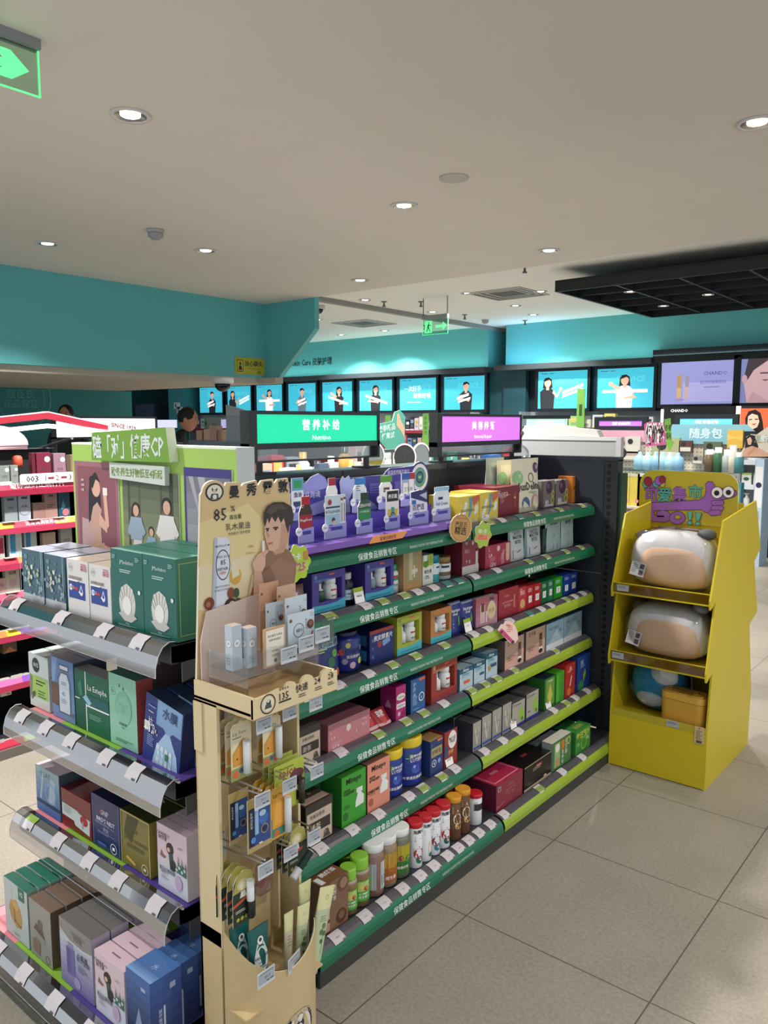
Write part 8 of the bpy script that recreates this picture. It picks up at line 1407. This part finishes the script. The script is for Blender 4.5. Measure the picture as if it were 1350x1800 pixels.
for k, px in enumerate((1097, 1114, 1128)):
    m = MB(); m.box(-.048, .048, 0, .1, 0, .30, M('#cdbb52', .45)); m.art([('c', .75, .15, .2, '#d08a90'), ('r', 0, .92, 1, 1, '#e4dcc8')], (-.048, 0, 0), X_, Z_, .096, .30); m.obj('product_box', loc=(Xp(px, Yf)+.03, Yf+.0, .801), label='%s tall yellow box by the end of the black shelf unit' % ORD[k], cat='box', group='tall yellow boxes')
for k, px in enumerate((1148, 1186)):
    m = MB(); m.box(-.11, .11, 0, .12, 0, .31, M('#222c74', .3)); m.art([('p', [(.3, .6), (.36, .95), (.42, .6)], '#cfd4e4'), ('r', .7, .8, .95, .9, '#8a94c8'), ('p', [(0, .97), (1, .94), (1, 1), (0, 1)], '#d8dce8')], (-.11, 0, 0), X_, Z_, .22, .31); m.obj('product_pack', loc=(Xp(px, Yf), Yf+.0, .801), label='navy plastic wrapped pack, %s' % ['nearer the yellow boxes', 'nearer the pink blossom pack'][k], cat='pack', group='navy wrapped packs')
m = MB(); m.box(-.06, .06, 0, .1, 0, .3, M('#dcc0be', .45)); m.art([('c', .3, .6, .14, '#e8a0a8'), ('c', .7, .75, .12, '#e8a0a8'), ('c', .6, .35, .12, '#e4acb0')], (-.06, 0, 0), X_, Z_, .12, .3); m.obj('product_pack', loc=(Xp(1215, Yf), Yf, .801), label='pale pink blossom pack beside the navy wrapped packs', cat='pack')
for k, (px, c, h) in enumerate([(1247, '#6a5a44', .2), (1262, '#3f6a4c', .22), (1278, '#a8b4b0', .2), (1288, '#e0dcc8', .24), (1298, '#4a8a94', .18)]):
    m = MB(); m.lathe([(.045, 0), (.045, h*.7), (.03, h*.78), (.03, h)], [M(c, .3), M(c, .3), M('#dcdcd8', .3)], 12); m.obj('product_bottle', loc=(Xp(px, Yf), Yf+.06, 1.141 if k > 4 else .92+.0 if 0 else 1.141), label='%s bottle beside the white standee on the glass shelf' % ORD[k], cat='bottle', group='bottles on the glass shelf')
    m = MB(); m.box(-.05, .05, 0, .09, 0, .26, M(c, .4)); m.art([('r', .15, .4, .85, .8, '#e4e0d4')], (-.05, 0, 0), X_, Z_, .10, .26); m.obj('product_box', loc=(Xp(px, Yf), Yf, .801), label='%s narrow box behind the yellow sign beside the white standee' % ORD[k], cat='box', group='narrow boxes behind the yellow sign')
for px, py, c, l, ww, hh in ((1170, 792, '#a8a87c', 'olive cloth bag with a dark heart hanging on the pegboard', .26, .24), (1205, 785, '#5a3a34', 'small dark and red pack hanging on the pegboard', .12, .11), (1252, 790, '#5a6a52', 'green and white pack hanging on the pegboard', .16, .14), (1226, 809, '#8a8680', 'grey ring shaped item hanging on the pegboard', .10, .07), (1292, 772, '#dcb048', 'orange bow gift pack at the pegboard corner', .13, .16), (1112, 782, '#c8c4bc', 'clear pack with a black mark hanging on the pegboard', .15, .16), (1100, 800, '#b09a94', 'clear tray with pink items under the clear pack', .3, .1)):
    P = ony(px, py, Y-.05); m = MB(); m.box(-ww/2, ww/2, 0, .03, -hh/2, hh/2, M(c, .5)); m.art([('r', .1, .1, .9, .45, '#d0ccc0'), ('c', .35, .7, .18, '#2c2a28')] if 'bow' not in l else [('p', [(0, .8), (.5, .6), (1, .8), (1, .4), (.5, .55), (0, .4)], '#e4c060')], (-ww/2, 0, -hh/2), X_, Z_, ww, hh, .001)
    m.tube([(0, .03, hh/2-.02), (0, .05, hh/2-.015)], .004, M('#8a8a8a', .3), 6); m.obj('hanging_pack', loc=(P.x, Y-.052, P.z), label=l, cat='pack')
m = MB(); m.box(Xp(1093, Yf), Xp(1132, Yf), Yf-.03, Yf-.02, .165, .78, M('#c99aa8', .5)); m.obj('pink_panel', label='pink front panel under the tall yellow boxes', cat='panel')
m = MB(); P = ony(1097, 900, Yf-.06); m.box(-.05, .05, 0, .01, 0, .3, M('#c8bca4', .4)); m.box(-.035, .035, -.002, 0, .02, .28, M('#5a5a54', .3)); m.obj('picture_frame', loc=(P.x, Yf-.06, .45), label='cream framed picture by the end of the black shelf unit', cat='picture')
# travel signs on top
def travel(pxl, pxr, pt, pb, Y, col, lab, txt):
    a, b_ = ony(pxl, pt, Y), ony(pxr, pb, Y); t = thing('light_box_sign', lab, 'sign', (a.x, Y, b_.z)); w, h = b_.x-a.x, a.z-b_.z
    m = MB(); f = M('#1c242a', .4); m.box(-.05, w+.05, 0, .05, -.04, 0, f); m.box(-.05, w+.05, 0, .05, h, h+.04, f); m.box(-.05, 0, 0, .05, 0, h, f); m.box(w, w+.05, 0, .05, 0, h, f)
    for x in (.1, w-.1): m.box(x-.015, x+.015, .01, .04, ZT-b_.z+(.0), -.04, f)
    m.obj('frame', t); m = MB(); m.box(0, w, .006, .045, 0, h, E(col, 1.0)); m.text(txt, (w*.52, .0052, h*.5), X_, Z_, h*.62, E('#ffffff', 1.1), .01, w*.55); m.obj('lit_panel', t)
travel(1053, 1128, 740, 749, 7.55, '#9a62c8', 'violet lit travel goods sign box on the pegboard unit', '旅游必备好物'); travel(1195, 1287, 736, 747, 7.55, '#5ab0d8', 'pale blue lit travel goods sign box on the pegboard unit', '旅游必备好物')
t0 = thing('light_box_sign', 'pale mint lit sign box behind the folded card header', 'sign', (Xp(925, 8.4), 8.4, 1.53)); w = Xp(992, 8.4)-Xp(925, 8.4)
m = MB(); m.box(-.05, w+.05, 0, .05, -.04, .0, M('#1c242a', .4)); m.box(-.05, w+.05, 0, .05, .09, .13, M('#1c242a', .4)); m.box(.1, .14, .01, .04, -1.53, -.04, M('#1c242a', .4)); m.box(w-.14, w-.1, .01, .04, -1.53, -.04, M('#1c242a', .4)); m.obj('frame', t0)
m = MB(); m.box(0, w, .006, .045, 0, .09, E('#a8d8c8', .8)); m.text('护发必备', (w*.5, .005, .045), X_, Z_, .06, E('#ffffff', 1), .01); m.obj('lit_panel', t0)
# pink price card with a green arrow on a stick
Y = 5.0; P = ony(1158, 783, Y); t = thing('price_card_on_stick', 'pink and green low price card on a thin stick above the yellow sign', 'price card', (P.x, Y, 0))
def K2(px, py): p = ony(px, py, Y); return (p.x-P.x, p.z)
m = MB(); o_ = [K2(*p) for p in ((1132, 746), (1138, 742), (1167, 743), (1171, 782), (1135, 785))]; m.prism(o_ if area(o_) > 0 else o_[::-1], (0, 0, 0), X_, Z_, .005, M('#c05a8e', .5), M('#e4d8dc', .5)); c = K2(1151, 763); m.text('低价抢', (c[0], -.0012, c[1]), X_, Z_, .12, M('#f0e8ea', .5), .09, .125); m.text('低价抢', (c[0], -.0018, c[1]), X_, Z_, .115, M('#241c24', .5), .03, .115); m.obj('pink_card', t)
m = MB(); o_ = [K2(*p) for p in ((1167, 737), (1178, 735), (1180, 775), (1185, 776), (1177, 793), (1169, 777), (1172, 776))]; m.prism(o_ if area(o_) > 0 else o_[::-1], (0, .004, 0), X_, Z_, .004, M('#7ab648', .5), M('#dfe8d4', .5)); c = K2(1174, 758); m.text('冬季', (c[0], .003, c[1]+.02), X_, Z_, .045, M('#20301a', .5), .01, .04); m.text('福利', (c[0], .003, c[1]-.03), X_, Z_, .045, M('#20301a', .5), .01, .04); m.obj('green_arrow', t)
m = MB(); m.tube([(0, .01, 0), (0, .01, K2(1158, 775)[1])], .004, M('#8a8c8e', .4), 8); m.lathe([(.09, 0), (.09, .008), (.006, .012)], M('#4a4c50', .4), 20, (0, .01, 0)); m.obj('stick', t)
# white standee tower with a woman cut-out on top
Y = 9.2; a, b_ = ony(1297, 806, Y), ony(1344, 806, Y); w = b_.x-a.x
t = thing('white_standee', 'tall white and pale blue product tower under the woman cut-out near the pegboard', 'display stand', (a.x, Y, 0)); zt = a.z
m = MB(); m.box(0, w, .3, .32, 0, zt, M('#d8dcde', .5)); m.box(0, .02, 0, .3, 0, zt, M('#d8dcde', .5)); m.box(w-.09, w, 0, .3, 0, zt, M('#b4cbe0', .5)); m.art([('r', .1, .55, .9, .93, '#e2e6e8'), ('c', .5, .76, .34, '#1f2c50'), ('v', '温和修护', .5, .5, .5, '#6a84a4')], (w-.09, 0, 0), X_, Z_, .09, zt); m.obj('carcass', t)
for k in range(5): z = zt-.02-k*.27; m = MB(); m.box(.02, w-.09, .0, .3, z-.02, z, M('#e2e4e4', .5)); m.box(.02, w-.09, -.004, 0, z-.045, z+.01, M('#c8d4de', .5)); m.obj('shelf', t)
for k in range(4):
    z = zt-.02-(k+1)*.27; mm_ = MB()
    for j in range(2):
        m = MB(); r = .035
        if k in (0, 2): m.box(-.05, .05, 0, .08, 0, .13, M('#d4d8d4', .4)); m.art([('c', .5, .5, .3, '#2f5a44', .2), ('r', 0, .85, 1, 1, '#8ab45a')], (-.05, 0, 0), X_, Z_, .1, .13); nm = 'product_box'
        else: m.lathe([(r, 0), (r, .11), (r*.4, .13), (r*.4, .16), (r*.9, .165), (r*.9, .175)], M('#e4e6e6', .3), 12, (0, .05, 0)); nm = 'pump_bottle'
        m.obj(nm, loc=(a.x+.085+j*.125, Y+.05, z+.001), label='%s in the %s row of the white product tower, %s side' % (['green and white box', 'white pump bottle'][k % 2], ORD[k], ['outer', 'blue panel'][j]), cat='box' if k % 2 == 0 else 'bottle', group='goods in the white product tower')
Yw = 9.24
def W2(px, py): p = ony(px, py, Yw); return (p.x-a.x, p.z-zt)
t = thing('woman_cutout', 'bare shouldered long haired woman cut-out on top of the white product tower', 'cut-out', (a.x, Yw, zt+.001))
def cp(m, pts, c, o): q_ = [W2(*p) for p in pts]; q_ = q_ if area(q_) > 0 else q_[::-1]; m.face([(x, -o, z) for x, z in q_], c)
m = MB(); o_ = [W2(*p) for p in ((1297, 803), (1308, 786), (1312, 768), (1320, 763), (1330, 764), (1350, 750), (1385, 750), (1385, 803))]; o_ = [(x, max(0, z)) for x, z in o_]; m.prism(o_ if area(o_) > 0 else o_[::-1], (0, 0, 0), X_, Z_, .006, M('#d6d0c2', .5))
cp(m, [(1309, 790), (1311, 770), (1318, 764), (1327, 766), (1333, 785), (1332, 796), (1324, 790)], '#231c1e', .001); cp(m, [(1300, 803), (1310, 788), (1322, 784), (1334, 788), (1350, 796), (1350, 803)], '#d0a48c', .0016); cp(m, [(1313, 772), (1319, 768), (1322, 774), (1320, 782), (1315, 782)], '#dcb49c', .002); cp(m, [(1312, 798), (1326, 786), (1329, 789), (1316, 801)], '#c4947c', .0024); m.text('温和', (W2(1340, 772)[0], -.002, W2(1340, 772)[1]), X_, Z_, .09, M('#8a9a8a', .5)); m.obj('printed_card', t)
# orange beauty poster light and brand bay behind
Y = 10.2; a, b_ = ony(1302, 718, Y), ony(1345, 755, Y)
t = thing('orange_poster_bay', 'orange lit beauty poster bay with a smiling dark haired woman', 'display bay', (a.x, Y, 0)); w = b_.x-a.x+.4; z0, z1 = b_.z, a.z
m = MB(); m.box(-.05, w, .02, .06, 0, z1+.03, M('#2a3036', .5)); m.box(-.05, -.0, -.01, .02, 0, z1+.03, E('#f0f0f4', 1.0)); m.obj('carcass', t)
def B2(px, py): p = ony(px, py, Y); return (p.x-a.x, p.z)
m = MB(); m.box(.0, w, .0, .02, z0, z1, E('#d8643c', .8))
def cb(pts, c, o): q_ = [B2(*p) for p in pts]; q_ = q_ if area(q_) > 0 else q_[::-1]; m.face([(x, -o, z) for x, z in q_], c)
cb([(1311, 755), (1310, 735), (1316, 723), (1328, 720), (1337, 726), (1341, 742), (1342, 755)], E('#241a1c', .5), .002); cb([(1314, 748), (1315, 732), (1322, 727), (1332, 730), (1335, 741), (1331, 751), (1322, 755)], E('#e4bca4', .8), .004); cb([(1321, 745), (1330, 744), (1326, 748)], E('#b05a54', .6), .006); cb([(1317, 737), (1322, 736), (1322, 738), (1317, 739)], E('#4a3430', .5), .006); cb([(1327, 736), (1333, 736), (1333, 738), (1327, 738)], E('#4a3430', .5), .006); m.obj('lit_poster', t)
a = ony(1162, 722, Y); b_ = ony(1290, 735, Y); t = thing('brand_bay', 'dark brand bay with white capital lettering under the lavender screen', 'display bay', (a.x, Y, 0)); w = b_.x-a.x
m = MB(); m.box(0, w, .02, .3, 0, a.z+.05, M('#10161c', .5)); m.box(.2, .32, -.004, .02, 1.35, a.z-.14, M('#d8a4b0', .5)); m.box(.0, .03, -.004, .02, 1.2, a.z+.02, E('#e8ecf0', .9)); m.obj('carcass', t); m = MB(); m.text('CHANDO', (w*.25, .018, a.z), X_, Z_, .05, E('#f0f2f4', .9), .02); m.obj('brand_lettering', t)
minis(8, a.x+.35, a.x+w-.1, Y-.0, 1.30, .12, .24, '%s pale skin care item in the dark brand bay', 'goods in the dark brand bay', ['#c8c4c8', '#dcd8d8', '#a8b0b8', '#d8c8b8', '#b8bcc4', '#e0dcd4', '#c8b0b0', '#9aa4b0'], 'bo') if 0 else None
# dark shelving bay at the picture edge
a = ony(1341, 805, 9.9); t = thing('dark_display_rack', 'black shelving rack with small white packs at the picture edge', 'shelf unit', (a.x, 9.9, 0))
m = MB(); m.box(0, .9, .25, .28, 0, 1.5, M('#14171a', .5)); m.box(0, .02, 0, .25, 0, 1.5, M('#14171a', .5)); m.box(0, .9, 0, .25, 0, .12, M('#14171a', .5)); m.obj('carcass', t)
for z in (.3, .62, .94, 1.24): m = MB(); m.box(.02, .9, 0, .25, z-.02, z, M('#c8c8c8', .5)); m.obj('shelf', t)
for k, z in enumerate((.3, .62, .94, 1.24)): minis(3, a.x+.03, a.x+.3, 9.93, z, .14, .22, '%s white pack on the '+['lowest', 'second', 'third', 'highest'][k]+' shelf of the black rack', 'white packs on the black rack', ['#d8d4d4', '#c8484c', '#e0dcda'])
# dark corner behind: locker, notices, teal pillar
Y = 10.6
m = MB(); a, b_ = ony(237, 700, Y), ony(270, 700, Y); m.box(a.x, b_.x, Y, Y+.4, 0, 2.0, M('#39455a', .5)); m.art([('r', .03, .5, .97, .98, '#434f64'), ('l', .1, .9, .9, 6, .05, '#39455a')], (a.x, Y, 0), X_, Z_, b_.x-a.x, 2.0, .002); m.obj('metal_locker', label='dark blue grey metal locker in the far corner by the teal wall', cat='locker')
m = MB(); a, b_ = ony(296, 700, Y), ony(324, 700, Y); m.box(a.x, b_.x, Y, Y+.5, 0, 2.42, M('#3f9298', .6)); struct('wall_pillar_far', m)
for px, py, l in ((311, 713, 'small white restroom pictogram plate on the teal pillar'), (316, 721, 'second small white pictogram plate low on the teal pillar')):
    P = ony(px, py, Y-.012); m = MB(); m.box(-.11, .11, 0, .01, -.07, .07, M('#cfdfe0', .5)); m.art([('c', .3, .7, .08, '#2a4a5a'), ('r', .22, .2, .4, .6, '#2a4a5a')], (-.11, 0, -.07), X_, Z_, .22, .14, .001); m.obj('pictogram_plate', loc=P, label=l, cat='sign')
for px, py, l in ((274, 724, 'small framed paper notice in the dark far corner'), (284, 727, 'second small paper notice in the dark far corner')):
    P = ony(px, py, 10.95); m = MB(); m.box(-.12, .12, 0, .01, -.16, .16, M('#b8ac9c', .5)); m.art([('l', .2, .8, .8, 6, .1, '#7a7066')], (-.12, 0, -.16), X_, Z_, .24, .32, .001); m.obj('paper_notice', loc=P, label=l, cat='notice')
# counter items in front of the back wall, near the person: paper bags and boards
Y = 9.0; m = MB(); cx0, cx1 = Xp(330, Y), Xp(432, Y); m.box(cx0, cx1, Y, Y+.5, 0, 1.25, M('#59656c', .5)); m.obj('checkout_counter', label='grey counter with paper bags beyond the poster board', cat='counter')
for k, (px, wd, h, c) in enumerate([(346, .16, .18, '#b8927a'), (358, .2, .2, '#c09a80'), (371, .18, .26, '#b08a74'), (381, .15, .2, '#a8866c'), (392, .2, .17, '#c4a488')]):
    m = MB(); m.box(-wd/2, wd/2, 0, .14, 0, h, M(c, .7)); m.tube([(-wd*.2, .02, h), (-wd*.15, .02, h+.05), (wd*.15, .02, h+.05), (wd*.2, .02, h)], .004, M('#4a3a34', .6), 6); m.obj('paper_bag', loc=(Xp(px, Y), Y+.04+.03*(k % 2), 1.251), label='%s brown paper bag from the person on the grey counter' % ORD[k], cat='paper bag', group='brown paper bags')
m = MB(); m.box(-.2, .2, 0, .02, 0, .42, M('#77817a', .6)); m.art([('c', .3, .5, .16, '#a8b09a'), ('p', [(.5, .2), (.7, .8), (.62, .8)], '#6a8a5a')], (-.2, 0, 0), X_, Z_, .4, .42, .001); m.obj('leaf_board', loc=(Xp(348, Y), Y+.35, 1.251), label='grey green leaf picture board behind the paper bags', cat='picture board')
m = MB(); m.box(-.14, .14, 0, .02, 0, .3, M('#5f8a4a', .6)); m.text('25', (.02, -.001, .12), X_, Z_, .16, M('#c8a0a8', .5), .02); m.obj('price_board', loc=(Xp(391, Y), Y-.02 if 0 else Y+.30, 1.251), label='green price board with number 25 behind the paper bags', cat='sign')
m = MB(); m.box(-.26, .26, 0, .04, 0, .44, M('#7d8488', .5)); m.prism([(-.26, .44), (.26, .44), (.26, .52), (-.26, .62)], (0, 0, 0), X_, Z_, .04, M('#8b9195', .5)); m.obj('grey_display_back', loc=(Xp(415, 8.6), 8.6, 1.251-.0), label='grey back of a display beside the Nutrition sign', cat='display board')
m = MB(); m.box(cx1-.5, cx1+.9, 8.5, 8.9, 0, 1.25, M('#59656c', .5)); m.obj('display_plinth', label='grey plinth carrying the grey display back near the Nutrition sign', cat='plinth')
for k, (px, c) in enumerate([(292, '#d8d8f0'), (402, '#b8b0e0')]):
    P = ony(px, 745, 9.6); m = MB(); m.box(-.3, .3, 0, .05, 0, .16, E(c, .9)); m.box(-.32, .32, .0, .055, -.03, 0, M('#1c242a', .4)); m.box(-.02, .02, .02, .04, -P.z+.11, -.03, M('#1c242a', .4)); m.obj('light_box_sign', loc=(P.x, 9.6, P.z-.08), label=['small pale lit sign beside the person in black', 'small lilac lit sign above the paper bags'][k], cat='sign')
# ================================================================== people
def person(label, P, face, hgt, shirt, bow):
    # upright body as one skinned surface; face = direction looked at
    rz = math.atan2(face[0], -face[1]); t = thing('person', label, 'person', P, rz); k = hgt/1.72
    V = [(0, 0, .95), (0, .01, 1.15), (0, .0, 1.33), (0, -.0-bow*.4, 1.46), (0, -.02-bow, 1.53)]; Ed = [(0, 1), (1, 2), (2, 3), (3, 4)]; Rr = [.15, .14, .155, .075, .058]
    def chain(frm, pts, rs):
        last = frm
        for p, r in zip(pts, rs): V.append(p); Rr.append(r); Ed.append((last, len(V)-1)); last = len(V)-1
        return last
    hands = []
    for s_ in (-1, 1):
        chain(0, [(s_*.09, .0, .86), (s_*.10, -.01, .48), (s_*.10, .02, .10), (s_*.10, -.10, .04)], [.095, .06, .045, .04])
        hands.append(chain(2, [(s_*.17, .0, 1.40), (s_*.22, .03, 1.14), (s_*.17, -.18, 1.08), (s_*.13, -.26, 1.10)], [.07, .048, .036, .028]))
        for f_ in range(5):
            b0 = V[hands[-1]]; dxf = (f_-2)*.014; chain(hands[-1], [(b0[0]+dxf, b0[1]-.05, b0[2]-.005), (b0[0]+dxf*1.1, b0[1]-.085+abs(f_-2)*.006, b0[2]-.03)], [.009, .007])
    me = bpy.data.meshes.new('body'); me.from_pydata([tuple(c*k for c in v) for v in V], Ed, []); me.materials.append(M(shirt, .8)); o = bpy.data.objects.new('body', me); COL.objects.link(o); o.parent = t
    sk = o.modifiers.new('skin', 'SKIN'); lay = me.skin_vertices[0] if me.skin_vertices else me.attributes and None
    if not me.skin_vertices:
        me.skin_vertices.new() if hasattr(me.skin_vertices, 'new') else None
    if me.skin_vertices:
        for i, r in enumerate(Rr): me.skin_vertices[0].data[i].radius = (r*k, r*k*.85); me.skin_vertices[0].data[i].use_root = i == 0
    sb = o.modifiers.new('sub', 'SUBSURF'); sb.levels = 1; sb.render_levels = 1
    m = MB(); SKN = M('#b98468', .6)
    def hw(x, y, z):   # shape the head: jaw narrower, face flatter
        zz = z/.115; f = 1-.22*max(0, -zz)**1.3; return (x*f, y*(1-.1*max(0, -zz))-.012*max(0, -zz), z)
    m.blob((0, 0, 0), (.076, .097, .118), SKN, 24, 16); m.warp(hw)
    m.blob((0, -.098, -.012), (.013, .018, .022), SKN, 10, 6); m.blob((0, -.088, -.058), (.024, .008, .006), M('#9a5a50', .6), 10, 5)
    for s_ in (-1, 1): m.blob((s_*.03, -.084, .014), (.011, .006, .006), M('#1c1614', .3), 8, 5); m.blob((s_*.03, -.086, .034), (.017, .006, .004), M('#15100e', .6), 8, 5); m.blob((s_*.077, .01, -.005), (.01, .02, .03), SKN, 10, 6)
    hd = m.obj('head', t); hd.location = (0, (-.045-bow*1.25)*k, 1.625*k); hd.rotation_euler = (bow*3.0, 0, 0)
    m = MB(); m.blob((0, .014, .03), (.084, .10, .10), M('#120f10', .7), 24, 14); m.warp(lambda x, y, z: (x, max(y, -.062+.0*z) if z < .085 else y*.9, max(z, -.005 if y < .03 else -.045))); hr = m.obj('hair', hd)
d_ = (_R.x, _R.y)
P8 = _O+ray(318, 748)*8.0; person('person in a black jacket looking down beyond the green poster board', (P8.x-.05, P8.y, 0), d_, 1.70, '#191b20', .05)
P9 = _O+ray(118, 735)*9.0; person('person whose dark hair just shows above the white lit oral care sign', (P9.x, P9.y, 0), (.6, -.6), 1.75, '#2a2c30', .0)
bpy.data.objects.remove(_fo); bpy.data.curves.remove(_fc)
